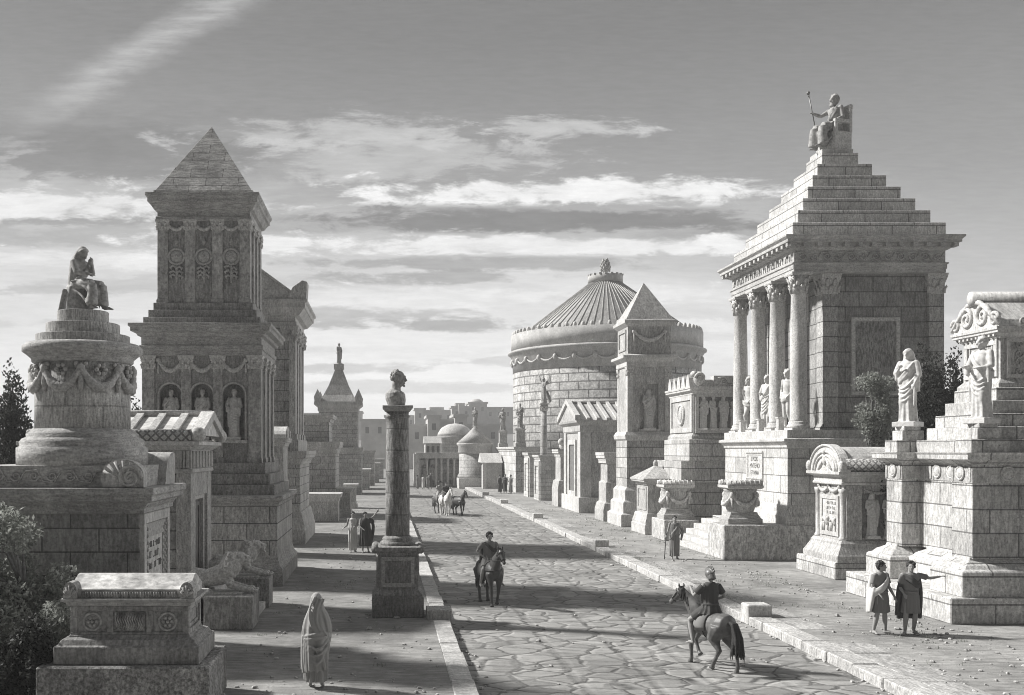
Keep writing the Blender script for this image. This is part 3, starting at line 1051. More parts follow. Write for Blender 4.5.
def statue_lion():
    """a lion lying with its forepaws over the edge, facing -Y, about 1.7 m long"""
    mb = MB()
    mb.tube([(0, .8, .3), (0, .62, .4), (0, .3, .38), (0, -.05, .46), (0, -.3, .56)], [.17, .28, .25, .29, .28], 14)
    for k in (-1, 1):
        mb.tube([(k * .16, .8, .3), (k * .25, .5, .34), (k * .24, .42, .1)], [.19, .16, .1], 10)
        mb.tube([(k * .24, .75, .07), (k * .24, .3, .06)], [.08, .07], 8)
        mb.ell((k * .24, .24, .06), (.09, .13, .065))
        mb.tube([(k * .15, -.25, .42), (k * .18, -.35, .2), (k * .17, -.75, .1)], [.13, .1, .075], 10)
        mb.tube([(k * .17, -.7, .09), (k * .17, -.98, .07)], [.075, .085], 8)
        for q in (-.045, 0, .045):
            mb.ell((k * .17 + q, -1.06, .06), (.026, .06, .045), 8, 6)
        mb.ell((k * .1, -.42, 1.0), (.04, .025, .05))
    mb.tube([(0, -.2, .55), (0, -.4, .78), (0, -.46, .94)], [.28, .3, .25], 12)
    rr = random.Random(8)
    for i in range(130):
        a, b = rr.uniform(0, 6.28), rr.uniform(-1.2, 1.5)
        w = 1 - .18 * abs(b)
        mb.tube([V((.28 * w * math.sin(a), -.36 + .14 * w * math.cos(a), .78 + .22 * b)), V((.36 * w * math.sin(a), -.33 + .24 * w * math.cos(a), .66 + .22 * b))], [.04, .05], 5)
    mb.ell((0, -.6, .92), (.19, .2, .19))
    mb.tube([(0, -.66, .87), (0, -.86, .83)], [.13, .115], 10)
    mb.tube([(0, -.66, 1.03), (0, -.9, .92)], [.055, .05], 8)
    mb.ell((0, -.8, .75), (.08, .1, .05))
    for k in (-1, 1):
        mb.ell((k * .085, -.79, .98), .032, 8, 6)
        mb.ell((k * .16, -.5, 1.08), (.05, .03, .06), 8, 6)
    mb.tube([(.1, 1.0, .25), (.3, 1.05, .08), (.36, .7, .06), (.4, .4, .1)], [.05, .04, .035, .05], 8)
    mb.box(-.36, .36, -.7, 1.08, -.06, .02)
    return remesh(mb, .022, 'statue_lion')


def statue_victory():
    mb = MB()
    J = pose(elR=(-.3, -.05, 1.62), wrR=(-.34, -.1, 1.9), elL=(.26, -.1, 1.2), wrL=(.3, -.3, 1.1))
    robe_prims(mb, LONG, 11, .03, 4)
    head_prims(mb, J['head'], 1.05, 0, 0, 'bun')
    mb.tube([(0, 0, 1.4), (0, 0, 1.6)], [.06, .055], 8)
    for k in 'RL':
        mb.ell(V(J['sh' + k]), .065)
        arm_prims(mb, J, k, 1.1)
    for k in (-1, 1):
        for i in range(7):
            t = i / 6
            mb.tube([(k * .08, .12, 1.4 - .1 * t), (k * (.3 + .1 * t), .22, 1.75 - .35 * t), (k * (.32 + .22 * t), .24, 2.1 - .75 * t)], [.05, .045, .02], 6)
    mb.ring((-.36, -.12, 2.02), .11, .025, 'y')
    folds_rope(mb, [(.1, .2, .9), (.22, .32, .5), (.3, .42, .15)], .05, 3, .05, 3, (-.1, .02, 0))
    mb.ell((0, 0, .06), (.22, .22, .1))
    return remesh(mb, .024, 'statue_victory')


# ---------------------------------------------------------------- people
def person(label, loc, rz, J, build, group=None):
    """build: list of (part name or None for the body, material, function(mb), voxel); the first is the body"""
    root = thing('person', label, 'person', loc, rz, group)
    for (nm, mat, fn, vx) in build:
        mb = MB()
        fn(mb)
        me = remesh(mb, vx, nm, 2)
        put(nm, me, root, loc, 0, 1, mat).rotation_euler = (0, 0, 0)
    return root


def body_fn(J, curl=.4, yaw=0.0, pitch=0.0, hd={}, legs=True):
    def fn(mb):
        torso_prims(mb, J)
        for k in 'RL':
            arm_prims(mb, J, k, 1.0, True, curl, hd.get(k))
            if legs:
                leg_prims(mb, J, k)
        head_prims(mb, J['head'], 1.0, yaw, pitch, None)
    return fn


def hair_fn(J, yaw=0.0, kind='short', pitch=0.0):
    def fn(mb):
        head_prims(mb, J['head'], 1.02, yaw, pitch, kind, 'hair')
    return fn


def tunic_fn(J, hem=.5, seed=1, wide=1.0, sleeves=True, belt=True):
    def fn(mb):
        p = J['pel']
        prof = [(hem, .225 * wide, .17 * wide, p[0], p[1]), (.75, .2, .155, p[0], p[1]), (.92, .19, .14, p[0], p[1]), (1.05, .162, .122, p[0], p[1]), (1.1, .172, .13, 0, 0), (1.3, .19, .132, 0, 0), (1.43, .19, .11, 0, .005), (1.49, .1, .08, 0, .01)]
        robe_prims(mb, prof, 13, .02, seed)
        if sleeves:
            for k in 'RL':
                a, b = V(J['sh' + k]), V(J['el' + k])
                mb.tube([a + (a - b) * .05, a.lerp(b, .4), a.lerp(b, .75)], [.07, .072, .075], 10)
        if belt:
            mb.ring((p[0], p[1], 1.04), .16, .018, 'z')
    return fn


def cloak_fn(pts_l, r, cnt, extra=None):
    def fn(mb):
        for (path, rad, c, drop, out) in pts_l:
            folds_rope(mb, path, rad, c, drop, 3, out)
        if extra:
            extra(mb)
    return fn


# ---------------------------------------------------------------- horses
HLEG = dict(FR=[(-.15, -.45, .95), (-.15, -.43, .76), (-.14, -.45, .43), (-.14, -.43, .13), (-.14, -.48, .03)],
            FL=[(.15, -.45, .95), (.15, -.43, .76), (.14, -.45, .43), (.14, -.43, .13), (.14, -.48, .03)],
            HR=[(-.15, .6, 1.05), (-.17, .48, .74), (-.15, .76, .48), (-.15, .7, .14), (-.15, .66, .03)],
            HL=[(.15, .6, 1.05), (.17, .48, .74), (.15, .76, .48), (.15, .7, .14), (.15, .66, .03)])


def horse_meshes(legs, nk=(0, -.72, 1.55), hd=(0, -.86, 1.78), muz=(0, -1.2, 1.42), voxel=.02):
    L = dict(HLEG)
    L.update(legs)
    mb = MB()
    st = [(-.66, 1.05, .09, .12), (-.58, 1.06, .17, .22), (-.42, 1.07, .22, .29), (-.2, 1.07, .25, .31), (.1, 1.04, .275, .31), (.4, 1.06, .265, .29), (.6, 1.1, .27, .29), (.76, 1.12, .22, .24), (.86, 1.1, .1, .13)]
    vs, fs, n = [], [], 18
    for (y, z, w, h) in st:
        w, h = w * 1.12, h * 1.04
        for j in range(n):
            a = 2 * PI * j / n
            vs.append((w * math.cos(a), y, z + h * math.sin(a)))
    for i in range(len(st) - 1):
        for j in range(n):
            q = (j + 1) % n
            fs.append((i * n + j, (i + 1) * n + j, (i + 1) * n + q, i * n + q))
    fs.append(tuple(range(n)))
    fs.append(tuple(reversed(range((len(st) - 1) * n, len(st) * n))))
    mb.add(vs, fs, None, True)
    nk, hd, muz = V(nk), V(hd), V(muz)
    b0 = V((0, -.38, 1.14))
    mb.tube([b0, b0.lerp(nk, .5) + V((0, .02, .02)), nk, nk.lerp(hd, .7), hd], [.29, .235, .17, .135, .115], 14, ((1, 0, 0), .62))
    d = (muz - hd)
    mb.tube([hd - d * .12, hd + d * .15, hd + d * .5, hd + d * .85, muz, muz + d * .05], [.09, .125, .095, .07, .068, .04], 12, ((1, 0, 0), .75))
    mb.ell(hd + d * .2 + V((0, .06, -.05)), (.06, .09, .09))
    for k in (-1, 1):
        mb.tube([hd + V((k * .05, .0, .06)), hd + V((k * .07, -.01, .14)), hd + V((k * .065, -.02, .2))], [.03, .035, .008], 6)
        mb.ell(hd + d * .3 + V((k * .075, 0, .02)), .02, 8, 6)
        mb.ell(muz + V((k * .035, 0, .02)), .02, 6, 5)
    for nm, p in L.items():
        p = [V(q) for q in p]
        if nm[0] == 'F':
            mb.tube([p[0] + V((0, 0, .08)), p[0], p[1], p[1].lerp(p[2], .6), p[2], p[2].lerp(p[3], .5), p[3], p[3].lerp(p[4], .7)], [.14, .145, .098, .065, .061, .043, .05, .046], 10)
        else:
            mb.tube([p[0] + V((0, 0, .05)), p[0], p[1], p[1].lerp(p[2], .6), p[2], p[2].lerp(p[3], .5), p[3], p[3].lerp(p[4], .7)], [.19, .225, .165, .088, .071, .047, .053, .048], 10)
        e = p[4]
        dd = (p[4] - p[3]).normalized()
        mb.tube([p[3].lerp(p[4], .5), e - V((0, 0, .0)), e + dd * .03], [.05, .07, .075], 8)
    body = remesh(mb, voxel, 'horse_body', 3)
    mm = MB()
    rr = random.Random(4)
    top = [b0 + V((0, .0, .22)), b0.lerp(nk, .5) + V((0, .08, .17)), nk + V((0, .09, .09)), hd + V((0, .08, .06)), hd + V((0, -.02, .1))]
    for i in range(46):
        t = rr.uniform(0, 3.999)
        p = top[int(t)].lerp(top[int(t) + 1], t % 1)
        k = rr.choice((-1, 1, 1))
        mm.tube([p, p + V((k * .07, .0, -.04)), p + V((k * .115, rr.uniform(-.04, .05), -.2 - rr.uniform(0, .1)))], [.028, .026, .008], 5)
    mane = remesh(mm, .018, 'mane', 1)
    mt = MB()
    for i in range(26):
        a, b = rr.uniform(-.09, .09), rr.uniform(-.08, .08)
        mt.tube([(a * .3, .84, 1.22), (a * .8, 1.0, 1.16 + b * .5), (a * 1.3, 1.1 + b, .88), (a * 1.7 + .03, 1.14 + b * 1.5, .6), (a * 2.0 + .05, 1.18 + b * 2, .34 + rr.uniform(-.05, .16))], [.04, .045, .04, .03, .008], 6)
    tail = remesh(mt, .02, 'tail', 1)
    return body, mane, tail


def make_horse(label, loc, rz, sc, meshes, mat, manem=None, group=None, tack=True, head=None):
    root = thing('horse', label, 'horse', loc, rz, group)
    root.scale = (sc,) * 3
    body, mane, tail = meshes
    for nm, me, mt in (('body', body, mat), ('mane', mane, manem or M_MANE), ('tail', tail, manem or M_MANE)):
        o = put(nm, me, None, (0, 0, 0), 0, 1, None)
        if not me.materials:
            me.materials.append(mt)
        o.material_slots[0].link = 'OBJECT'
        o.material_slots[0].material = mt
        o.parent = root
    if tack:
        mb = MB()
        for y_, z_ in ((.12, 0), ):
            pts = [(.318 * math.cos(a_ * PI / 12), y_ + .02, 1.05 + .36 * math.sin(a_ * PI / 12)) for a_ in range(24)]
            mb.tube(pts + [pts[0]], .014, 5)
        pts = [(.30 * math.cos(a_ * PI / 8), -.16 - .52 * abs(math.sin(a_ * PI / 8)) ** .8, 1.12) for a_ in range(-8, 1)]
        mb.tube(pts, .016, 5)
        o = put('harness', mb.mesh('harness'), None, (0, 0, 0), 0, 1, M_LEATH)
        o.parent = root
        if head:
            hd_, mz_ = V(head[0]), V(head[1])
            d_ = (mz_ - hd_)
            dn = d_.normalized()
            sx_ = Vector((1, 0, 0)); sx_ = (sx_ - dn * sx_.dot(dn)).normalized(); up_ = dn.cross(sx_)
            mb = MB()
            for f_, r_ in ((.18, .135), (.72, .086)):
                c_ = hd_ + d_ * f_
                pts = [c_ + sx_ * r_ * .8 * math.cos(q * PI / 8) + up_ * r_ * math.sin(q * PI / 8) for q in range(17)]
                mb.tube(pts, .011, 5)
            for k in (-1, 1):
                mb.tube([hd_ + d_ * .18 + sx_ * k * .108, hd_ + d_ * .72 + sx_ * k * .07], .01, 5)
                mb.tube([hd_ + d_ * .74 + sx_ * k * .07, V((k * .16, -.62, 1.46)), V((k * .1, -.3, 1.52))], .009, 5)
            o = put('bridle', mb.mesh('bridle'), None, (0, 0, 0), 0, 1, M_LEATH)
            o.parent = root
        mb = MB()
        vs, fs = [], []
        n = 14
        rows = [(-.24, .296, .338), (0, .318, .335), (.26, .32, .328)]
        for off in (0.0, .022):
            for (y, w, h) in rows:
                for j in range(n + 1):
                    a = PI * (-.12 + 1.24 * j / n)
                    vs.append(((w + off) * math.cos(a), y, 1.05 + (h + off) * math.sin(a)))
        m = n + 1
        for i in range(2):
            for j in range(n):
                fs.append((3 * m + i * m + j, 3 * m + i * m + j + 1, 3 * m + (i + 1) * m + j + 1, 3 * m + (i + 1) * m + j))
                fs.append((i * m + j, (i + 1) * m + j, (i + 1) * m + j + 1, i * m + j + 1))
        for j in range(n):
            for i in (0, 2):
                a = i * m + j
                fs.append((a, a + 1, a + 1 + 3 * m, a + 3 * m) if i == 0 else (a + 1, a, a + 3 * m, a + 1 + 3 * m))
        for i in range(2):
            for j in (0, n):
                a = i * m + j
                fs.append((a, a + 3 * m, a + m + 3 * m, a + m) if j == 0 else (a, a + m, a + m + 3 * m, a + 3 * m))
        mb.add(vs, fs, None, True)
        o = put('saddle_cloth', mb.mesh('saddle_cloth'), None, (0, 0, 0), 0, 1, M_CLG)
        o.parent = root
    return root

# ================================================================ helpers for architecture
def fbox(mb, ax, p, d, u0, u1, z0, z1):
    """box standing out by d from a wall face: ax 'y' faces along Y (u = x), 'x' faces along X (u = y)"""
    e = 0.03 if d < 0 else -0.03
    a, b = min(p + e, p + d), max(p + e, p + d)
    return mb.box(u0, u1, a, b, z0, z1) if ax == 'y' else mb.box(a, b, u0, u1, z0, z1)


def frame(mb, ax, p, d, u0, u1, z0, z1, t):
    fbox(mb, ax, p, d, u0, u1, z1 - t, z1)
    fbox(mb, ax, p, d, u0, u1, z0, z0 + t)
    fbox(mb, ax, p, d, u0, u0 + t, z0 + t, z1 - t)
    fbox(mb, ax, p, d, u1 - t, u1, z0 + t, z1 - t)
    return mb


def strokes(mb, ax, p, d, u0, u1, z0, z1, lines, seed):
    """worn, no longer readable lettering cut into a panel"""
    rr = random.Random(seed)
    h = (z1 - z0) / lines
    for i in range(lines):
        zb = z1 - (i + .82) * h
        u = u0 + rr.uniform(0, .1) * (u1 - u0)
        while u < u1 - rr.uniform(.05, .25) * (u1 - u0):
            w = h * rr.uniform(.1, .16)
            if rr.random() < .8:
                fbox(mb, ax, p, d, u, u + w, zb, zb + h * rr.uniform(.5, .64))
            if rr.random() < .6:
                q = zb + rr.choice((0, .3, .52)) * h
                fbox(mb, ax, p, d * 1.1, u, u + h * .32, q, q + h * .1)
            u += h * rr.uniform(.36, .6)
    return mb


def text(name, s, size, parent, loc, face, mat=None):
    cu = bpy.data.curves.new(name, 'FONT')
    cu.body = s
    cu.size = size
    cu.align_x = 'CENTER'
    cu.align_y = 'CENTER'
    cu.extrude = 0.006
    o = bpy.data.objects.new(name, cu)
    COL.objects.link(o)
    dg = bpy.context.evaluated_depsgraph_get()
    me = bpy.data.meshes.new_from_object(o.evaluated_get(dg))
    bpy.data.objects.remove(o)
    me.materials.clear()
    me.materials.append(mat or M_LETTER)
    q = put(name, me, parent, loc)
    X, Z = {'-x': ((0, -1, 0), (-1, 0, 0)), '+x': ((0, 1, 0), (1, 0, 0)), '-y': ((1, 0, 0), (0, -1, 0))}[face]
    X, Z = Vector(X), Vector(Z)
    Y = Z.cross(X)
    m = Matrix((X, Y, Z)).transposed()
    q.rotation_euler = m.to_euler()
    return q


def arch_poly(u0, u1, z0, z1, uc, w, zs, n=14):
    """plate outline with a round-headed opening"""
    p = [(u0, z0), (uc - w, z0), (uc - w, zs)]
    p += [(uc - w * math.cos(PI * i / n), zs + w * math.sin(PI * i / n)) for i in range(1, n)]
    p += [(uc + w, zs), (uc + w, z0), (u1, z0), (u1, z1), (u0, z1)]
    return p


def capital(mb, cx, cy, z0, h, r, square=False):
    """leafy capital with volutes and abacus"""
    if square:
        mb.stack(cx - r, cx + r, cy - r, cy + r, [(0, z0), (.06 * r, z0 + .5 * h), (.35 * r, z0 + .86 * h)])
    else:
        mb.lathe(cx, cy, [(r, z0), (r * 1.05, z0 + h * .5), (r * 1.3, z0 + h * .86)], 20)
    mb.stack(cx - r * 1.3, cx + r * 1.3, cy - r * 1.3, cy + r * 1.3, [(0, z0 + .86 * h), (.08 * r, z0 + .93 * h), (.08 * r, z0 + h)])
    for row, (zz, rad, nn, o) in enumerate(((.05, 1.02, 8, 0), (.36, 1.08, 8, .5))):
        for i in range(nn):
            a = 2 * PI * (i + o) / nn
            k = r * rad
            if square:
                k *= 1 / max(abs(math.cos(a)), abs(math.sin(a)))
            d = Vector((math.cos(a), math.sin(a), 0))
            b = Vector((cx, cy, z0 + zz * h)) + d * k
            mb.tube([b, b + d * r * .06 + Vector((0, 0, h * .2)), b + d * r * .28 + Vector((0, 0, h * .33)), b + d * r * .36 + Vector((0, 0, h * .26))], [r * .28, r * .3, r * .2, r * .08], 6, (d, .5))
    for sx in (-1, 1):
        for sy in (-1, 1):
            d = Vector((sx, sy, 0)).normalized()
            mb.ell(Vector((cx, cy, z0 + .76 * h)) + d * r * 1.48, (r * .2, r * .2, r * .22), 8, 6)
            mb.tube([Vector((cx, cy, z0 + .55 * h)) + d * r * 1.1, Vector((cx, cy, z0 + .78 * h)) + d * r * 1.4], [r * .1, r * .14], 5)


def rosette(mb, c, R, ax='y', s=-1):
    c = Vector(c)
    mb.ring(c, R, R * .16, ax, 22, 6)
    n = Vector((0, s, 0)) if ax == 'y' else Vector((s, 0, 0))
    u = Vector((1, 0, 0)) if ax == 'y' else Vector((0, 1, 0))
    mb.ell(c + n * R * .12, R * .2, 8, 6)
    for i in range(6):
        a = 2 * PI * i / 6
        d = u * math.cos(a) + Vector((0, 0, 1)) * math.sin(a)
        mb.ell(c + d * R * .48 + n * R * .05, R * .23, 8, 6)


def rinceau(mb, ax, p, s, u0, u1, z0, z1):
    """running scroll carved on a frieze"""
    h = z1 - z0
    n = max(2, round((u1 - u0) / (h * 1.25)))
    st = (u1 - u0) / n
    for i in range(n):
        uc = u0 + st * (i + .5)
        k = 1 if i % 2 else -1
        c = (uc, p + s * .02, (z0 + z1) / 2) if ax == 'y' else (p + s * .02, uc, (z0 + z1) / 2)
        mb.spiral(c, h * .38, h * .09, ax, 1.5, PI if k > 0 else 0, k, 18)
        e = [(u0 + st * i, z0 + h * (.15 if k > 0 else .85)), (uc - st * .2, z0 + h * (.1 if k > 0 else .9)), (uc + st * .15, z0 + h * (.06 if k > 0 else .94)), (u0 + st * (i + 1), z0 + h * (.85 if k > 0 else .15))]
        mb.tube([((u, p + s * .02, z) if ax == 'y' else (p + s * .02, u, z)) for u, z in e], h * .07, 5)


def gable_roof(x0, x1, y0, y1, z0, z1, ridge='x', th=.12, rib=.5, ribw=.1):
    """solid gable with raised tile ribs on both slopes; returns (roof, ribs)"""
    a, b = MB(), MB()
    if ridge == 'x':
        yc = (y0 + y1) / 2
        a.prism([(y0, z0), (y1, z0), (yc, z1)], 'x', x0, x1)
        n = max(2, int((x1 - x0) / rib))
        for i in range(n + 1):
            x = x0 + ribw / 2 + (x1 - x0 - ribw) * i / n
            for (ya, yb) in ((y0, yc), (y1, yc)):
                b.prism([(ya, z0 + .02), (yb, z1 + .02), (yb, z1 + th), (ya, z0 + th)], 'x', x - ribw / 2, x + ribw / 2)
        b.tube([(x0, yc, z1 + th * .6), (x1, yc, z1 + th * .6)], th * .9, 8)
    else:
        xc = (x0 + x1) / 2
        a.prism([(x0, z0), (x1, z0), (xc, z1)], 'y', y0, y1)
        n = max(2, int((y1 - y0) / rib))
        for i in range(n + 1):
            y = y0 + ribw / 2 + (y1 - y0 - ribw) * i / n
            for (xa, xb) in ((x0, xc), (x1, xc)):
                b.prism([(xa, z0 + .02), (xb, z1 + .02), (xb, z1 + th), (xa, z0 + th)], 'y', y - ribw / 2, y + ribw / 2)
        b.tube([(xc, y0, z1 + th * .6), (xc, y1, z1 + th * .6)], th * .9, 8)
    return a, b


ZS = 0.2          # level of the raised margins beside the road


def gy(py, z=ZS):
    """distance at which level z is seen at picture height py (used to survey the place)"""
    return (CH - z) * 1000 / (py - 450)


# ================================================================ the setting
m = MB()
m.add([(-900, -60, 0), (1000, -60, 0), (1000, 860, 0), (-900, 860, 0)], [(0, 1, 2, 3)])
struct('ground', m, M_EARTHD)
m = MB()
m.add([(1.6, -40, .004), (9.9, -40, .004), (9.9, 124, .004), (1.6, 124, .004)], [(0, 1, 2, 3)])
struct('road', m, M_ROAD)
m = MB()
m.box(-60, 1.28, -40, 124, -.1, ZS)
struct('left_path', m, M_EARTHD)
m = MB()
m.box(10.25, 70, -40, 124, -.1, ZS)
struct('right_path', m, M_EARTH)
# kerbs: single stones with open joints
rr = random.Random(21)
m = MB()
y = -38.0
while y < 123:
    L = rr.uniform(1.0, 1.45)
    j = rr.uniform(-.02, .02)
    m.box(1.28, 1.73 + j, y, y + L - .025, -.05, ZS + .012 + rr.uniform(-.01, .015))
    y += L
struct('left_kerb', m, stone('kerb_stone_left', .46, tool=.05, vert=False, stain=.25), .02)
m = MB()
y = -38.0
while y < 123:
    L = rr.uniform(1.15, 1.7)
    j = rr.uniform(-.025, .025)
    m.box(9.7 + j, 10.25, y, y + L - .03, -.05, ZS + .02 + rr.uniform(-.012, .015))
    y += L
struct('right_kerb', m, stone('kerb_stone_right', .46, tool=.05, stain=.2), .025)
# a row of flat paving slabs behind the right kerb
m = MB()
y = -38.0
while y < 90:
    L = rr.uniform(1.1, 1.9)
    if rr.random() < .8:
        m.box(10.27, 10.27 + rr.uniform(.75, .95), y, y + L - .04, ZS - .05, ZS + .012 + rr.uniform(-.006, .01))
    y += L
struct('pavement_slabs', m, stone('pavement_slab', .35, tool=.06, stain=.28), .015)
# far rising ground
def hill(name, y, pts, depth, mat):
    a = MB()
    n = len(pts)
    vs, fs = [], []
    for k, (dy, f) in enumerate(((-depth, 0.0), (-depth * .45, .62), (0, 1.0), (depth * 1.5, .2))):
        for (x, h) in pts:
            vs.append((x, y + dy + noise.noise((x * .01, y, k)) * depth * .15, h * f + (noise.noise((x * .03, k, y)) * 2.5 if 0 < f else -1)))
    for k in range(3):
        for i in range(n - 1):
            fs.append((k * n + i, k * n + i + 1, (k + 1) * n + i + 1, (k + 1) * n + i))
    a.add(vs, fs, None, True)
    return struct(name, a, mat)


def ridge(x0, x1, n, h, seed):
    return [(x0 + (x1 - x0) * i / n, h * (.75 + .5 * noise.noise((i * .23, seed, 0)) + .2 * noise.noise((i * .9, seed, 4)))) for i in range(n + 1)]


hill('near_hill', 330, ridge(-300, 380, 60, 13, 2), 50, M_HILL)
hill('far_hills', 580, ridge(-800, 900, 70, 25, 5), 110, M_HILL)


# ================================================================ left side of the road
# ---- foreground sarcophagus
t = thing('sarcophagus', 'wide dark sarcophagus with wreath panels in the bottom left corner', 'sarcophagus', (-4.4, 17.7, ZS))
x0, x1, y0, y1 = -5.86, -2.94, 16.8, 18.72
a = MB(); a.box(x0, x1, y0, y1, ZS, 1.0)
part('plinth', a, stone('rough_tufa', .27, tool=.05, stain=.4, bump=.8, grain=.25), t, .03)
a = MB(); a.stack(-5.62, -3.14, 16.98, 18.55, [(0, 1.0), (0, 1.3), (-.05, 1.32), (-.1, 1.4), (-.2, 1.44), (-.2, 1.47)])
part('base', a, M_DARK, t, .012)
bx0, bx1, by0, by1 = -5.40, -3.36, 17.22, 18.33
a = MB(); a.box(bx0 + .04, bx1 - .04, by0 + .04, by1 - .04, 1.45, 2.0)
for u in (bx0, bx0 + .62, bx1 - .74, bx1 - .12):
    a.box(u, u + .117, by0 + .012, by0 + .1, 1.47, 1.95)
a.box(bx0, bx1, by0, by0 + .09, 1.88, 1.962)
a.box(bx0, bx1, by0, by0 + .09, 1.455, 1.51)
frame(a, 'x', bx1 - .04, .045, by0 + .02, by1, 1.457, 1.965, .09)
frame(a, 'x', bx1 - .04, .025, by0 + .16, by1 - .16, 1.58, 1.86, .05)
part('chest', a, M_DARK, t, .008)
a = MB(); a.box(bx0 + .76, bx1 - .76, by0 + .005, by0 + .06, 1.54, 1.85)
for i in range(12):
    u = bx0 + .79 + i * (bx1 - bx0 - 1.58) / 11
    a.tube([(u - .02, by0 + .004, 1.55), (u + .02, by0, 1.64), (u - .02, by0, 1.74), (u + .02, by0 + .004, 1.84)], [.012, .018, .018, .012], 6)
part('fluted_panel', a, M_STRIG, t)
for u in (bx0 + .37, bx1 - .37):
    a = MB(); rosette(a, (u, by0 + .035, 1.69), .15)
    part('wreath', a, M_CARVD, t)
a = MB(); a.stack(bx0, bx1, by0, by1, [(0.0, 1.96), (.05, 1.98), (.06, 2.03), (.13, 2.06), (.13, 2.1)])
for i in range(26):
    a.box(bx0 + .02 + i * .08, bx0 + .06 + i * .08, by0 - .03, by0 + .02, 1.985, 2.02)
part('cornice', a, M_TRIMD, t)
a = MB()
yc = (by0 + by1) / 2
a.box(bx0 - .02, bx1 + .02, by0 - .02, by1 + .02, 2.1, 2.25)
a.prism([(by0 - .04, 2.25), (by1 + .04, 2.25), (yc + .05, 2.46), (yc - .05, 2.46)], 'x', bx0 - .02, bx1 + .02)
lid = part('lid', a, stone('lid_stone', .48, tool=.12, toolc=.12, stain=.35, vert=False), t, .012)
a = MB(); a.box(bx0 + .2, bx1 - .2, by0 - .045, by0, 2.105, 2.22)
for i in range(36):
    u = bx0 + .23 + i * (bx1 - bx0 - .46) / 35
    a.tube([(u, by0 - .046, 2.115), (u, by0 - .046, 2.21)], .014, 6)
part('fluted_band', a, M_STRIG, lid)
for (u, w) in ((bx0 - .1, 1), (bx1 - .14, -1)):
    a = MB()
    pl = [(u, 2.1), (u + .24, 2.1)] + [(u + .12 + .12 * math.cos(q * PI / 8), 2.22 + .17 * math.sin(q * PI / 8)) for q in range(0, 9)]
    a.prism(pl, 'y', by0 - .1, by0 + .2)
    for q in range(5):
        e = PI * (.1 + .2 * q)
        a.tube([(u + .12, by0 - .11, 2.13), (u + .12 + .1 * math.cos(e), by0 - .11, 2.2 + .13 * math.sin(e))], [.012, .03], 6)
    part('acroterion', a, M_TRIMD, lid)

# ---- great round tomb
t = thing('round_tomb', 'broad round tomb with garland frieze under a seated statue', 'tomb', (-6.7, 22.4, ZS))
x1, y0, y1 = -5.1, 21.0, 23.7
x0 = -8.7
a = MB(); a.box(x0 + .1, x1 - .05, y0 + .05, y1 - .05, ZS, 3.45)
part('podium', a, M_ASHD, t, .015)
a = MB(); a.basemould(x0, x1, y0, y1, ZS, .95, .22)
part('base', a, M_TRIMD, t, .015)
a = MB(); a.cornice(x0, x1, y0, y1, 3.3, 3.86, .34)
for i in range(46):
    a.box(x0 + .03 + i * .078, x0 + .075 + i * .078, y0 - .15, y0, 3.45, 3.52)
for i in range(33):
    a.box(x1, x1 + .15, y0 + .03 + i * .08, y0 + .075 + i * .08, 3.451, 3.521)
part('cornice', a, M_TRIMD, t, .008)
a = MB(); a.box(x0, x1 - .02, y0 + .02, y1, 3.86, 4.32)
rinceau(a, 'y', y0 + .02, -1, x0 + .4, x1 - .55, 3.95, 4.25)
part('parapet', a, M_TRIMD, t, .01)
a = MB()
q = [(x1 - .75, 3.87), (x1 + .1, 3.87), (x1 + .1, 3.95)] + [(x1 - .35 + .45 * math.cos(PI * i / 12), 4.1 + .36 * math.sin(PI * i / 12)) for i in range(0, 11)] + [(x1 - .8, 4.05)]
a.prism(q, 'y', y0 - .2, y0 + .12)
a.spiral((x1 - .2, y0 - .21, 4.08), .26, .045, 'y', 2.0, 0, 1)
for i in range(6):
    e = PI * (.2 + .14 * i)
    a.tube([(x1 - .3, y0 - .2, 4.0), (x1 - .35 + .4 * math.cos(e), y0 - .2, 4.12 + .31 * math.sin(e))], [.02, .04], 5)
part('acroterion', a, M_TRIM, t)
a = MB()
q = [(y1 - 1.15, 3.87), (y1 - .1, 3.87), (y1 - .05, 4.55), (y1 - .25, 4.6)] + [(y1 - .3 - .75 * math.sin(PI * i / 16), 4.6 - .65 * (1 - math.cos(PI * i / 16))) for i in range(1, 9)]
a.prism(q, 'x', x1 - .45, x1 + .16)
part('acroterion', a, M_TRIM, t)
a = MB(); frame(a, 'x', x1 - .05, .1, y0 + .1, y1 - .1, .95, 3.3, .22)
part('panel_frame', a, M_PALE, t, .01)
a = MB(); frame(a, 'x', x1 - .05, .05, y0 + .34, y1 - .34, 1.0, 3.06, .3)
for i in range(26):
    for (yy_, d) in ((y0 + .49, 0), (y1 - .49, .03)):
        a.ell((x1, yy_ + (.06 if i % 2 else -.06), 1.05 + i * .076), .045, 6, 5)
part('carved_border', a, M_CARVD, t)
a = MB(); fbox(a, 'x', x1 - .05, .03, y0 + .64, y1 - .64, 1.0, 2.78)
pn = part('inscription_panel', a, M_PALE, t)
a = MB(); strokes(a, 'x', x1 - .02, .012, y0 + .72, y1 - .72, 2.0, 2.72, 3, 4)
part('worn_lettering', a, M_LETTER, pn)
cx, cy = -6.74, 22.4
a = MB(); a.lathe(cx, cy, [(1.42, 4.32), (1.42, 4.7), (1.34, 4.74), (1.36, 4.82), (1.3, 4.9), (1.2, 4.94), (1.22, 5.0), (1.12, 5.06), (1.05, 5.12)], 48)
part('drum_base', a, M_TRIMD, t)
a = MB(); a.lathe(cx, cy, [(1.035, 5.1), (1.03, 6.7)], 64)
part('drum', a, stone('drum_stone', .37, joint=(1.6, .8), tool=.04, toolc=.16, mortar=.75), t)
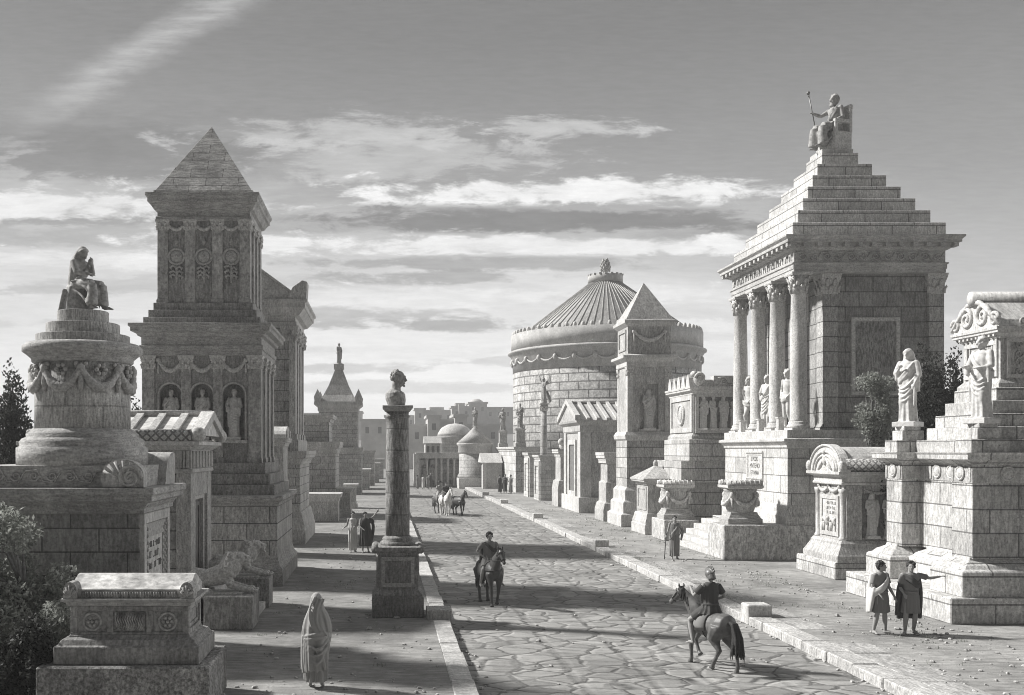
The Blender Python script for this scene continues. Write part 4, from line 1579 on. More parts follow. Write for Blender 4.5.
a = MB(); a.lathe(cx, cy, [(1.05, 6.56), (1.1, 6.6), (1.1, 6.66), (1.2, 6.75), (1.3, 6.82), (1.3, 6.93), (1.22, 7.0)], 48)
part('cornice', a, M_TRIMD, t)
a = MB()
for k in range(8):
    b0, b1 = 2 * PI * k / 8 + .25, 2 * PI * (k + 1) / 8 + .25
    pts, rad = [], []
    for i in range(13):
        u = i / 12
        b = b0 + (b1 - b0) * u
        pts.append((cx + 1.09 * math.cos(b), cy + 1.09 * math.sin(b), 6.42 - .42 * (1 - (2 * u - 1) ** 2)))
        rad.append((.05 + .07 * math.sin(PI * u)) * (1.15 if i % 2 else .9))
    a.tube(pts, rad, 7)
    bm = (b0 + b1) / 2
    for i in range(6):
        e = 2 * PI * i / 6
        r_ = Vector((math.cos(bm), math.sin(bm), 0)) * 1.07
        tg = Vector((-math.sin(bm), math.cos(bm), 0))
        a.ell(Vector((cx, cy, 6.38)) + r_ + tg * .1 * math.cos(e) + Vector((0, 0, .1 * math.sin(e))), .055, 7, 6)
    # ox head and hanging ribbons where two garlands meet
    r_ = Vector((cx + 1.08 * math.cos(b0), cy + 1.08 * math.sin(b0), 6.4))
    a.ell(r_, (.1, .1, .13), 8, 6)
    a.tube([r_, r_ + Vector((0, 0, -.3)), r_ + Vector((0, 0, -.5))], [.06, .075, .03], 6)
    for sg in (-1, 1):
        a.ell(r_ + Vector((-math.sin(b0) * .1 * sg, math.cos(b0) * .1 * sg, .1)), .05, 6, 5)
part('garland', a, M_CARVD, t)
a = MB(); a.lathe(cx, cy, [(1.02, 6.98), (1.02, 7.2), (.8, 7.2), (.8, 7.46), (.56, 7.46), (.56, 7.74)], 48, False)
part('steps', a, stone('drum_steps', .36, tool=.04, toolc=.16), t, .01)

# ---- roofed tomb with scale band, facing the road
t = thing('temple_tomb', 'small temple shaped tomb with pale tiled gable and carved scale eaves', 'tomb', (-6.8, 28, ZS))
x1, y0, y1 = -5.11, 26.5, 29.6
x0 = -9.4
a = MB(); a.box(x0, x1 - .3, y0 + .06, y1 - .06, ZS, 4.2)
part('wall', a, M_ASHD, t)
a = MB(); a.basemould(x0, x1, y0, y1, ZS, .95, .3)
part('base', a, M_TRIM, t, .015)
for (u0, u1) in ((y0, y0 + .62), (y1 - .62, y1)):
    a = MB(); a.box(x1 - .4, x1, u0, u1, .9, 4.05)
    part('pilaster', a, M_PLAIN, t, .015)
a = MB(); a.box(x1 - .4, x1 - .02, y0 + .62, y1 - .62, 3.4, 4.05)
part('lintel', a, M_PLAIN, t, .01)
a = MB(); frame(a, 'x', x1 - .31, .22, y0 + .62, y1 - .62, .9, 3.45, .17)
part('door_frame', a, M_PALE, t, .01)
a = MB(); a.box(x1 - .36, x1 - .22, y0 + .78, y1 - .78, .9, 3.3)
frame(a, 'x', x1 - .23, .04, y0 + .82, y1 - .82, 1.0, 3.2, .12)
part('door', a, M_DOOR, t)
a = MB(); a.stack(x0, x1, y0, y1, [(0.02, 4.03), (.05, 4.05), (.05, 4.14), (0.0, 4.16), (0.0, 4.66)])
for i in range(7):
    u = y0 + .1 + i * (y1 - y0 - .34) / 6
    for q in range(3):
        a.box(x1 - .02, x1 + .05, u + q * .09, u + q * .09 + .06, 4.17, 4.62)
for i in range(9):
    u = x1 - .3 - i * .5
    for q in range(3):
        a.box(u + q * .09, u + q * .09 + .06, y0 - .05, y0 + .02, 4.17, 4.62)
part('frieze', a, M_TRIM, t, .006)
a = MB(); a.stack(x0, x1, y0, y1, [(.02, 4.65), (.12, 4.7), (.2, 4.76), (.26, 4.78), (.26, 4.88)])
part('cornice', a, M_PALE, t, .006)
a = MB()
a.tube([(x0, y0 - .08, 5.0), (x1 + .05, y0 - .08, 5.0)], .2, 14)
part('scale_band', a, M_SCALE, t)
ra, rb = gable_roof(x0, x1 + .26, y0 - .05, y1 + .2, 5.04, 5.62, 'x', .1, .62, .2)
rf = part('roof', ra, stone('roof_slab', .56, tool=.3, toolc=.06, stain=.12), t)
part('tile_rib', rb, M_TILE, rf)
a = MB()
yc = (y0 + y1) / 2
for (ya, yb) in ((y0 - .2, yc), (y1 + .35, yc)):
    a.prism([(ya, 4.9), (yb, 5.5), (yb, 5.74), (ya, 5.14)], 'x', x1 - .02, x1 + .36)
part('pediment', a, M_PALE, t, .01)
for yq in (y0 - .12, y1 + .25):
    a = MB(); a.ell((x1 + .2, yq, 5.05), (.22, .16, .22), 10, 8); part('acroterion', a, M_CARV, t)

# ---- stair block with two lions in front of it
t = thing('stair_block', 'low stone block with steps between two parapets carrying lions', 'steps', (-3.9, 27, ZS))
for (u0, u1) in ((24.7, 26.0), (28.2, 29.15)):
    a = MB(); a.box(-4.46, -3.24, u0, u1, ZS, 1.03)
    part('parapet', a, stone('parapet_stone', .3, tool=.05, toolc=.2), t, .02)
a = MB()
for i in range(4):
    a.box(-4.9, -3.34 - .34 * i, 26.0, 28.2, ZS, ZS + .2 * (i + 1))
part('steps', a, M_PALE, t, .012)

# ---- tall tower tomb with three statues
t = thing('tower_tomb', 'tallest left tower tomb with niches, shields and stone pyramid roof', 'tomb', (-6.1, 35.4, ZS))
cx, cy = -6.1, 35.4
def rc(h, hy=None):
    hy = h if hy is None else hy
    return (cx - h, cx + h, cy - hy, cy + hy)
H0 = 2.8
a = MB(); a.box(*rc(H0), ZS, .68)
part('plinth', a, M_DARK, t, .02)
a = MB(); a.stack(*rc(H0 - .2), [(.18, .68), (.18, .78), (.1, .86), (.05, 1.0), (0, 1.2)])
part('base', a, M_TRIMD, t, .01)
a = MB(); a.box(*rc(H0 - .2), 1.15, 2.9)
part('podium', a, M_ASH if False else stone('tower_podium', .37, joint=(1.5, .56), tool=.05), t)
a = MB(); a.stack(*rc(H0 - .2), [(.01, 2.8), (.07, 2.84), (.07, 2.92), (.2, 3.02), (.2, 3.1), (.16, 3.16)])
part('cornice', a, M_TRIMD, t, .008)
for i in range(3):
    a = MB(); a.box(*rc(H0 - .3 - .17 * i), 3.14 + .36 * i, 3.5 + .36 * i)
    part('step', a, M_DARK, t, .012)
h2 = 1.99
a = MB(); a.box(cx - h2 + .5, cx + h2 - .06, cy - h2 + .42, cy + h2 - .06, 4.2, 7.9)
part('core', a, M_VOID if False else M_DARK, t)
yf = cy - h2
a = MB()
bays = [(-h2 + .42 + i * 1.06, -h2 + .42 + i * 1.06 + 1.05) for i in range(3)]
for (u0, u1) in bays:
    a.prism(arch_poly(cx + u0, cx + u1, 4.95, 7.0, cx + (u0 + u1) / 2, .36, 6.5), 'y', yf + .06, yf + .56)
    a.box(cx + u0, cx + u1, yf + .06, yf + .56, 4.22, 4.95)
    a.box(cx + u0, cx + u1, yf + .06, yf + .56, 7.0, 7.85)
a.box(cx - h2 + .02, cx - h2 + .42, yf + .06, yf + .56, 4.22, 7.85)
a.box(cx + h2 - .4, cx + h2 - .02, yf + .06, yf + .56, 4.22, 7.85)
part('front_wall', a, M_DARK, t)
a = MB()
for (u0, u1) in bays:
    uc = cx + (u0 + u1) / 2
    pts = [(uc - .4, yf + .04, 4.95), (uc - .4, yf + .04, 6.5)] + [(uc - .4 * math.cos(PI * i / 12), yf + .04, 6.5 + .4 * math.sin(PI * i / 12)) for i in range(1, 12)] + [(uc + .4, yf + .04, 6.5), (uc + .4, yf + .04, 4.95)]
    a.tube(pts, .04, 6)
    a.box(uc - .46, uc + .46, yf - .06, yf + .5, 4.88, 4.98)
part('niche_frame', a, M_TRIM, t)
M_PIL = stone('pilaster_stone', .36)
for u in (-h2, -h2 + .42 + 1.05 - .16, -h2 + .42 + 2.11 - .16, h2 - .42):
    w = .42 if abs(u) > 1.4 else .33
    a = MB(); a.box(cx + u, cx + u + w, yf, yf + .2, 4.4, 7.35)
    a.stack(cx + u - .04, cx + u + w + .04, yf - .04, yf + .2, [(0, 4.21), (0, 4.34), (-.03, 4.42)])
    p = part('pilaster', a, M_PIL, t, .01)
    a = MB(); capital(a, cx + u + w / 2, yf + .2, 7.35, .46, .2, True); part('capital', a, M_CARV, p)
for i in range(1, 4):
    u = cy - h2 + i * (2 * h2 - .42) / 3
    a = MB(); a.box(cx + h2 - .1, cx + h2 + .004, u, u + .42, 4.4, 7.35)
    a.stack(cx + h2 - .1, cx + h2 + .045, u - .04, u + .46, [(0, 4.21), (0, 4.34), (-.03, 4.42)])
    p = part('pilaster', a, M_PIL, t, .01)
    a = MB(); capital(a, cx + h2 - .2, u + .21, 7.35, .46, .2, True); part('capital', a, M_CARV, p)
for i, (u0, u1) in enumerate(bays):
    a = MB(); a.swag((cx + u0 + .12, yf + .05, 7.66), (cx + u1 - .12, yf + .05, 7.66), .36, .075, (0, -1, 0))
    part('garland', a, M_CARV, t)
a = MB()
a.stack(*rc(h2), [(.02, 7.8), (.04, 7.82), (.04, 7.98), (.08, 8.0), (.08, 8.14), (.02, 8.16), (.02, 8.42), (.12, 8.46), (.16, 8.54), (.32, 8.6), (.32, 8.72), (.38, 8.76), (.38, 8.86)])
part('entablature', a, M_TRIMD, t, .008)
for i in range(3):
    a = MB(); a.box(*rc(1.96 - .14 * i), 8.84 + .26 * i, 9.1 + .26 * i)
    part('step', a, M_DARK, t, .012)
h3 = 1.57
a = MB(); a.box(cx - h3 + .06, cx + h3 - .06, cy - h3 + .06, cy + h3 - .06, 9.6, 12.5)
part('upper_wall', a, M_DARK, t)
yf3 = cy - h3
xs3 = [-h3, -h3 + .9, h3 - .9 - .32, h3 - .36]
xs3 = [-h3, -.75, .41, h3 - .36]
for i in range(4):
    u = -h3 + i * (2 * h3 - .36) / 3
    a = MB(); a.box(cx + u, cx + u + .36, yf3, yf3 + .2, 9.76, 12.1)
    a.stack(cx + u - .03, cx + u + .39, yf3 - .035, yf3 + .2, [(0, 9.605), (0, 9.72), (-.025, 9.78)])
    p = part('pilaster', a, M_PIL, t, .01)
    a = MB(); capital(a, cx + u + .18, yf3 + .18, 12.08, .36, .18, True); part('capital', a, M_CARV, p)
    if i:
        v = cy - h3 + i * (2 * h3 - .36) / 3
        a = MB(); a.box(cx + h3 - .2, cx + h3 + .004, v, v + .36, 9.76, 12.1)
        a.stack(cx + h3 - .2, cx + h3 + .04, v - .03, v + .39, [(0, 9.605), (0, 9.72), (-.025, 9.78)])
        p = part('pilaster', a, M_PIL, t, .01)
        a = MB(); capital(a, cx + h3 - .18, cy + u + .18, 12.08, .36, .18, True); part('capital', a, M_CARV, p)
for i in range(3):
    uc = cx - h3 + .18 + (i + .5) * (2 * h3 - .36) / 3
    a = MB(); a.swag((uc - .33, yf3 + .05, 12.35), (uc + .33, yf3 + .05, 12.35), .24, .06, (0, -1, 0))
    part('garland', a, M_CARV, t)
    a = MB(); a.ring((uc, yf3 + .03, 11.2), .26, .05, 'y'); a.ell((uc, yf3 + .06, 11.2), (.22, .1, .22), 16, 10); a.ell((uc, yf3 - .03, 11.2), (.06, .05, .06), 8, 6)
    part('shield', a, M_CARVD, t)
    a = MB()
    rr = random.Random(i)
    a.tube([(uc, yf3 + .03, 10.92), (uc + .02, yf3 + .02, 10.6), (uc, yf3 + .03, 10.3)], [.04, .06, .03], 6)
    for q in range(3):
        for sg in (-1, 1):
            zq = 10.85 - .15 * q + rr.uniform(-.03, .03)
            a.tube([(uc, yf3 + .03, zq - .06), (uc + sg * .1, yf3 + .01, zq + .02), (uc + sg * (.17 + rr.uniform(0, .06)), yf3 + .02, zq - .04), (uc + sg * .16, yf3 + .03, zq - .12)], [.03, .045, .05, .02], 6)
        a.ell((uc + rr.uniform(-.05, .05), yf3 + .01, 10.8 - .15 * q), .055, 7, 5)
    part('trophy_relief', a, M_CARVD, t)
    a = MB(); a.ell((uc, yf3 + .03, 11.7), (.07, .05, .07), 8, 6); a.tube([(uc, yf3 + .03, 11.6), (uc, yf3 + .03, 11.86)], [.05, .02], 6)
    part('rosette_relief', a, M_CARVD, t)
a = MB()
a.stack(*rc(h3), [(.02, 12.4), (.05, 12.42), (.05, 12.54), (.0, 12.56), (.0, 12.72), (.1, 12.78), (.22, 12.96), (.28, 13.0), (.28, 13.12), (.34, 13.2), (.34, 13.3)])
part('entablature', a, M_TRIMD, t, .008)
a = MB(); a.box(*rc(1.68), 13.28, 13.42)
a.pyramid(cx - 1.63, cx + 1.63, cy - 1.63, cy + 1.63, 13.42, 16.1)
part('roof', a, stone('pyramid_stone', .36, joint=(1.1, .34), tool=.05, vert=False), t, .01)

# ---- small altar tomb between the towers
t = thing('altar_tomb', 'slim altar tomb with scroll pediment squeezed behind the left tower', 'tomb', (-4.9, 42.6, ZS))
a = MB(); a.box(-5.7, -4.2, 41.8, 43.6, ZS, 4.9)
part('shaft', a, M_PLAIN, t, .015)
a = MB(); a.cornice(-5.7, -4.2, 41.8, 43.6, 4.8, 5.15, .18)
part('cornice', a, M_PALE, t)
a = MB()
a.prism([(41.7, 5.15), (43.7, 5.15)] + [(42.7 + 1.0 * math.cos(PI * i / 10), 5.15 + .5 * math.sin(PI * i / 10)) for i in range(1, 10)], 'x', -5.7, -4.1)
a.spiral((-4.08, 42.1, 5.3), .2, .04, 'x', 1.5)
a.spiral((-4.08, 43.3, 5.3), .2, .04, 'x', 1.5, PI, -1)
part('pediment', a, M_PALE, t)

# ---- tall roofed tomb behind the tower
t = thing('tall_tomb', 'tall pilastered tomb with sloping ribbed roof rising behind the tower', 'tomb', (-7.5, 50.5, ZS))
x1, y0, y1, x0 = -4.25, 48.0, 53.0, -8.6
a = MB(); a.basemould(x0 - .3, -3.95, 47.5, 53.5, ZS, 1.7, .25)
part('base', a, M_TRIM, t, .02)
a = MB(); a.box(x0 - .3, -4.0, 47.5, 53.5, 1.6, 4.0)
part('podium', a, M_ASH, t)
a = MB(); a.cornice(x0 - .3, -4.0, 47.5, 53.5, 3.95, 4.6, .35)
part('cornice', a, M_TRIM, t)
a = MB(); a.box(x0, -4.1, 47.8, 53.2, 4.6, 5.15)
part('step', a, M_PLAIN, t, .015)
a = MB(); a.box(x0, x1 - .12, y0 + .1, y1 - .1, 5.1, 10.6)
part('wall', a, M_ASHD, t)
for i in range(4):
    a = MB()
    u = y0 + i * (y1 - y0 - .7) / 3
    a.box(x1 - .3, x1, u, u + .7, 5.4, 9.9)
    a.box(x1 - .3, x1 + .08, u - .08, u + .78, 5.14, 5.42)
    capital(a, x1 - .3, u + .35, 9.9, .72, .33, True)
    part('pilaster', a, M_PLAIN, t, .01)
a = MB(); a.stack(x0, x1, y0, y1, [(.02, 10.55), (.06, 10.6), (.06, 10.8), (.0, 10.82), (.0, 11.02), (.2, 11.1), (.45, 11.4), (.5, 11.42), (.5, 11.62), (.6, 11.7), (.6, 11.82)])
part('entablature', a, M_TRIM, t, .01)
ra, rb = gable_roof(x0 - .2, x1 + .2, y0 - .4, y1 + .4, 11.82, 13.55, 'y', .16, .9, .2)
rf = part('roof', ra, M_TILE, t)
part('tile_rib', rb, M_TRIM, rf)
a = MB()
a.prism([(x1 - .4, 11.82), (x1 + .55, 11.82), (x1 + .6, 12.65), (x1 + .35, 12.72), (x1 - .1, 12.4)], 'y', y0 - .5, y0 + .5)
part('acroterion', a, M_PLAIN, t, .02)

# ---- stepped block tomb
t = thing('block_tomb', 'plain stepped block tomb on the left before the pointed tower', 'tomb', (-6, 68, ZS))
a = MB(); a.box(-9.5, -3.2, 66, 71, ZS, 4.6); part('podium', a, M_ASH, t)
a = MB(); a.cornice(-9.5, -3.2, 66, 71, 4.4, 5.2, .3); part('cornice', a, M_TRIM, t)
a = MB(); a.box(-9.2, -3.65, 66.4, 70.6, 5.2, 6.6); part('upper_block', a, M_ASH, t)
a = MB(); a.cornice(-9.2, -3.65, 66.4, 70.6, 6.5, 7.0, .3); part('upper_cornice', a, M_TRIM, t)
t = thing('slab_tomb', 'low chest tomb with bright flat slab on the left verge', 'tomb', (-3.5, 62.8, ZS))
a = MB(); a.box(-6.2, -2.85, 62, 64, ZS, 1.55); part('chest', a, M_PLAIN, t, .02)
a = MB(); a.cornice(-6.2, -2.85, 62, 64, 1.45, 1.95, .2); part('slab', a, M_PALE, t)
for (nm, lb, xa, xb, yy_, zt) in (('altar', 'nearer of two plain stone altars beside the left road edge', -3.25, -2.25, 66.8, 2.05), ('altar', 'farther of two plain stone altars beside the left road edge', -2.95, -2.15, 76, 2.0)):
    t = thing(nm, lb, 'altar', ((xa + xb) / 2, yy_ + .5, ZS))
    a = MB(); a.box(xa, xb, yy_, yy_ + 1.6, ZS + .4, zt - .1); part('block', a, M_PLAIN, t)
    a = MB(); a.basemould(xa, xb, yy_, yy_ + 1.6, ZS, ZS + .5, .12); part('base', a, M_TRIM, t)
    a = MB(); a.cornice(xa, xb, yy_, yy_ + 1.6, zt - .25, zt + .05, .18); part('cornice', a, M_PALE, t)

# ---- pointed tower with a statue on top
t = thing('pointed_tomb', 'distant tower tomb with concave pointed roof and corner horns', 'tomb', (-4.6, 102.3, ZS))
cx, cy = -4.6, 102.3
a = MB(); a.box(cx - 2.35, cx + 2.35, 100, 104.6, ZS, 4.6); part('podium', a, M_ASH, t)
a = MB(); a.cornice(cx - 2.35, cx + 2.35, 100, 104.6, 4.4, 4.9, .15); part('podium_cornice', a, M_TRIM, t)
a = MB(); a.box(cx - 1.95, cx + 1.95, cy - 1.95, cy + 1.95, 4.8, 8.7); part('wall', a, M_ASH, t)
a = MB(); a.stack(cx - 1.95, cx + 1.95, cy - 1.95, cy + 1.95, [(0, 8.5), (.1, 8.6), (.1, 8.9), (.45, 9.2), (.45, 9.5)]); part('cornice', a, M_TRIM, t)
a = MB(); a.stack(cx - 2, cx + 2, cy - 2, cy + 2, [(0, 9.5), (-.5, 10.2), (-1.0, 11.2), (-1.45, 12.4), (-1.6, 12.8), (-1.5, 12.9), (-1.5, 13.4)]); part('roof', a, M_TILE, t)
for sx in (-1, 1):
    for sy in (-1, 1):
        a = MB(); a.stack(cx + sx * 2.05 - .3, cx + sx * 2.05 + .3, cy + sy * 2.05 - .3, cy + sy * 2.05 + .3, [(0, 9.5), (.05, 10.0), (-.28, 10.75)]); part('acroterion', a, M_PLAIN, t)

# ---- far row on the left
for i, (px, yy_, zt, lb) in enumerate(((369, 112, 2.5, 'tiny grey tomb beside the pointed tower, first of the far row'), (374.5, 126, 4.6, 'tiny taller tomb second in the far row'),
                                      (379, 142, 2.8, 'tiny tomb third in the far row'), (383.5, 160, 3.2, 'tiny tomb last in the far row by the column'))):
    xr = (px - 384) * yy_ / 1000
    t = thing('small_tomb', lb, 'tomb', (xr - 1.5, yy_ + 1.5, 0), 0, 'far row of small tombs')
    a = MB(); a.box(xr - 3, xr, yy_, yy_ + 5, 0, zt - .3); part('wall', a, M_ASH, t)
    a = MB(); a.cornice(xr - 3, xr, yy_, yy_ + 5, zt - .4, zt, .2); part('cornice', a, M_TRIM, t)

# ================================================================ portrait column
t = thing('memorial_column', 'short honorary column carrying a portrait bust on the left kerb', 'column', (.37, 27.2, ZS))
cx, cy = .37, 27.2
M_COLD = stone('column_stone', .25, tool=.05, toolc=.16, stain=.25)
a = MB(); a.box(cx - .69, cx + .69, cy - .69, cy + .69, ZS, .76); part('plinth', a, M_COLD, t, .02)
a = MB(); a.stack(cx - .52, cx + .52, cy - .52, cy + .52, [(.13, .76), (.13, .82), (.08, .86), (.02, .95), (.02, 1.84), (.05, 1.9), (.12, 1.95), (.12, 2.06), (.02, 2.08)])
part('pedestal', a, M_COLD, t, .01)
a = MB(); frame(a, 'y', cy - .54, -.035, cx - .44, cx + .44, 1.0, 1.8, .1); frame(a, 'x', cx + .54, .035, cy - .44, cy + .44, 1.0, 1.8, .1); frame(a, 'x', cx - .54, -.035, cy - .44, cy + .44, 1.0, 1.8, .1)
part('panel_frame', a, M_CARVD, t)
a = MB()
for q in (-1, 1):
    a.tube([(cx + q * .6, cy - .62, 2.0), (cx + q * .6, cy + .62, 2.0)], .11, 10)
part('bolster', a, M_COLD, t)
a = MB(); a.lathe(cx, cy, [(.46, 2.07), (.48, 2.12), (.46, 2.17), (.4, 2.2), (.42, 2.25), (.38, 2.3), (.33, 2.33)], 32); part('torus', a, M_COLD, t)
a = MB(); a.lathe(cx, cy, [(.325, 2.32), (.33, 3.2), (.325, 4.2), (.3, 5.3), (.3, 5.52), (.33, 5.54), (.33, 5.59), (.3, 5.61), (.31, 5.7)], 40)
part('shaft', a, stone('shaft_stone', .26, joint=(40, .58), tool=.035, toolc=.25, mortar=.7, stain=.25), t)
a = MB(); a.stack(cx - .33, cx + .33, cy - .33, cy + .33, [(0, 5.69), (.06, 5.76), (.08, 5.78), (.08, 5.85)]); part('abacus', a, M_TRIMD, t, .008)

# ================================================================ kerb blocks
for i, (px, k) in enumerate(((749.5, 'nearest kerb block behind the foreground horse'), (596, 'second kerb block along the right kerb'), (534, 'third kerb block along the right kerb'),
                             (501, 'fourth kerb block far along the right kerb'), (483, 'farthest tiny kerb block near the distant group'))):
    yy_ = 9700 / (px - 384)
    a = MB(); a.stack(9.66, 10.3, yy_, yy_ + .55, [(0, 0), (0, .5), (-.03, .54)])
    o = part('kerb_block', a, M_PALE, None, .02)
    tag(o, k, 'stone block', 'mounting blocks on the right kerb')
a = MB(); a.box(1.13, 1.78, 26.2, 27.0, 0.0, .45)
o = part('kerb_block', a, M_PLAIN, None, .02)
tag(o, 'low stone block on the left kerb beside the bust column', 'stone block')

# ================================================================ right side of the road
# ---- big foreground monument with two statues
t = thing('stepped_monument', 'large pale stepped monument with round medallions at the right edge', 'monument', (17, 28.5, ZS))
X0, X1 = 14.45, 23.0
M_STEP = stone('monument_step', .5, joint=(2.4, .7), tool=.06, toolc=.12)
a = MB(); a.box(X0, X1, 25.5, 31.3, ZS, .87); part('plinth', a, M_STEP, t, .025)
a = MB()
for (xa, ya, yb) in ((14.82, 25.62, 27.15), (15.38, 27.0, 29.5), (14.82, 29.3, 30.75)):
    a.stack(xa, X1 - .2, ya, yb, [(0, .87), (0, 1.5), (-.06, 1.55), (-.12, 1.56), (-.2, 1.66), (-.4, 1.78), (-.42, 1.86)])
part('base', a, M_STEP, t, .015)
a = MB()
a.box(15.85, X1 - .5, 26.08, 30.4, 1.8, 4.25)
part('wall', a, M_BIG, t)
for (ya, yb) in ((26.0, 26.95), (29.55, 30.45)):
    a = MB(); a.box(15.3, 16.2 if ya > 27 else X1 - .45, ya, yb, 1.8, 4.3); part('pier', a, M_BIG, t, .015)
a = MB()
a.box(15.28, 16.3, 29.52, 30.48, 3.78, 4.3); a.box(15.28, X1 - .4, 25.98, 26.97, 3.78, 4.3); a.box(15.83, 16.3, 26.9, 29.6, 3.78, 4.3)
for (ax, p, d, u, w) in [('x', 15.28, -.03, 26.02, .12), ('x', 15.28, -.03, 26.8, .12), ('x', 15.28, -.03, 29.56, .12), ('x', 15.28, -.03, 30.32, .12), ('x', 15.83, -.03, 27.1, .5), ('x', 15.83, -.03, 28.9, .5)]:
    n = 3 if w > .3 else 2
    for q in range(n):
        fbox(a, ax, p, d, u + q * w / n, u + (q + .7) * w / n, 3.82, 4.24)
for i in range(5):
    for q in range(4):
        u = 16.15 + i * 1.9 + q * .13
        if not (15.6 < u < 15.3):
            fbox(a, 'y', 25.98, -.03, u + .55, u + .64, 3.82, 4.24)
part('frieze', a, M_STEP, t, .006)
for (ax, c) in (('y', (16.2, 25.96, 4.04)), ('y', (18.2, 25.96, 4.04)), ('x', (15.26, 26.5, 4.04)), ('x', (15.26, 30.0, 4.04)), ('x', (15.81, 27.9, 4.04)), ('x', (15.81, 28.6, 4.04))):
    a = MB(); a.ring(c, .17, .03, ax); a.ell(c, (.15, .05, .15) if ax == 'y' else (.05, .15, .15), 14, 8)
    part('medallion', a, M_CARV, t)
a = MB()
a.stack(15.3, X1 - .4, 26.0, 26.95, [(.02, 4.26), (.08, 4.3), (.2, 4.38), (.3, 4.4), (.3, 4.52), (.34, 4.58)])
a.stack(15.3, 16.3, 29.55, 30.45, [(.02, 4.262), (.08, 4.302), (.2, 4.382), (.3, 4.402), (.3, 4.522), (.34, 4.582)])
a.stack(15.85, X1 - .5, 26.6, 30.2, [(.02, 4.258), (.08, 4.298), (.2, 4.378), (.3, 4.398), (.3, 4.518), (.34, 4.578)])
part('cornice', a, M_STEP, t, .008)
for i, (xs, yf, yn) in enumerate(((15.75, 29.6, 26.35), (15.95, 29.4, 26.55), (16.15, 29.3, 26.72), (16.35, 29.15, 26.88), (16.55, 29.03, 27.04))):
    a = MB(); a.box(xs, X1 - .6 - .2 * i, yn, yf, 4.57 + .355 * i, 4.925 + .355 * i + .002)
    part('step', a, M_STEP, t, .015)
for (cx, cy, z0, nm) in ((15.72, 26.42, 4.57, 1), (15.62, 30.0, 4.57, 2)):
    a = MB(); a.box(cx - .42, cx + .6, cy - .36, cy + .36, z0, z0 + .36); a.box(cx - .22, cx + .42, cy - .3, cy + .3, z0 + .36, z0 + .66); a.box(cx - .16, cx + .34, cy - .27, cy + .27, z0 + .66, z0 + .8)
    part('pedestal', a, M_STEP, t, .015)
# sarcophagus on top
sx0, sx1, sy0, sy1 = 16.8, 21.6, 27.25, 29.0
a = MB(); a.stack(sx0, sx1, sy0, sy1, [(.12, 6.34), (.12, 6.46), (.03, 6.56), (0, 6.6), (0, 7.75)]); part('chest', a, M_PLAIN, t, .01)
a = MB(); frame(a, 'x', sx0, -.05, sy0 + .1, sy1 - .1, 6.66, 7.7, .16); frame(a, 'x', sx0, -.03, sy0 + .32, sy1 - .32, 6.74, 7.6, .05); frame(a, 'y', sy0, -.05, sx0 + .15, sx1, 6.62, 7.7, .1)
part('panel_frame', a, M_PALE, t, .008)
a = MB()
for i in range(12):
    for j in range(4):
        a.spiral((sx0 + .5 + i * .36, sy0 - .02, 6.8 + j * .24), .13, .03, 'y', 1.2, i, 1 if (i + j) % 2 else -1, 14)
part('carved_scroll', a, M_CARVD, t)
a = MB(); a.cornice(sx0, sx1, sy0, sy1, 7.7, 8.0, .24)
for i in range(9):
    a.box(sx0 - .17, sx0 + .1, sy0 + .02 + i * .2, sy0 + .1 + i * .2, 7.76, 7.86)
part('cornice', a, M_PALE, t)
a = MB()
yc = (sy0 + sy1) / 2
a.prism([(sy0 - .2, 8.0), (sy1 + .2, 8.0), (sy1 + .1, 8.2), (yc + .3, 8.75), (yc - .3, 8.75), (sy0 - .1, 8.2)], 'x', sx0 - .15, sx1 + .1)
lid = part('lid', a, M_PALE, t, .01)
a = MB(); a.tube([(sx0 - .3, yc, 8.9), (sx1, yc, 8.9)], .2, 14); part('ridge_roll', a, M_PALE, lid)
a = MB()
for k in (-1, 1):
    a.spiral((sx0 - .2, yc + k * .38, 8.36), .34, .075, 'x', 1.7, 0 if k > 0 else PI, k)
    a.spiral((sx0 - .2, yc + k * .92, 8.22), .2, .06, 'x', 1.5, 0 if k > 0 else PI, k)
    a.tube([(sx0 - .2, yc + k * .05, 8.8), (sx0 - .2, yc + k * .3, 8.74), (sx0 - .2, yc + k * .7, 8.45), (sx0 - .2, yc + k * 1.1, 8.08)], [.1, .07, .07, .06], 7)
a.prism([(yc - 1.05, 7.99), (yc + 1.05, 7.99), (yc + .7, 8.35), (yc + .25, 8.75), (yc - .25, 8.75), (yc - .7, 8.35)], 'x', sx0 - .19, sx0 + .05)
part('scroll_pediment', a, M_PALE, lid)
a = MB()
for i in range(16):
    a.spiral((sx0 + .5 + i * .3, sy0 - .2, 8.16), .13, .045, 'y', 1.2, i, 1 if i % 2 else -1, 12)
part('leaf_cresting', a, M_CARVD, lid)

# ---- vaulted tomb with figure reliefs
t = thing('vaulted_tomb', 'tomb with scaled barrel lid, arched front and figure reliefs', 'tomb', (17.5, 35.8, ZS))
a = MB(); a.stack(15.42, 21.5, 34.2, 37.4, [(0, ZS), (0, .78), (-.03, .8)]); part('plinth', a, stone('tomb_plinth', .48, joint=(2.2, .6), tool=.06), t, .025)
bx0, by0, by1 = 15.82, 34.52, 36.75
a = MB(); a.stack(bx0, 21.3, by0, by1, [(.3, .78), (.3, 1.0), (.26, 1.06), (.1, 1.36), (.1, 1.42), (.02, 1.52)]); part('base', a, M_PLAIN, t, .01)
a = MB(); a.box(bx0 + .08, 21.2, by0 + .06, by1 - .06, 1.5, 3.45); part('wall', a, M_PLAIN, t)
for yy_ in (by0 + .14, by1 - .14):
    a = MB(); a.lathe(bx0 + .1, yy_, [(.15, 1.5), (.15, 1.6), (.11, 1.66), (.11, 3.1), (.14, 3.16), (.16, 3.3)], 14); part('colonnette', a, M_PALE, t)
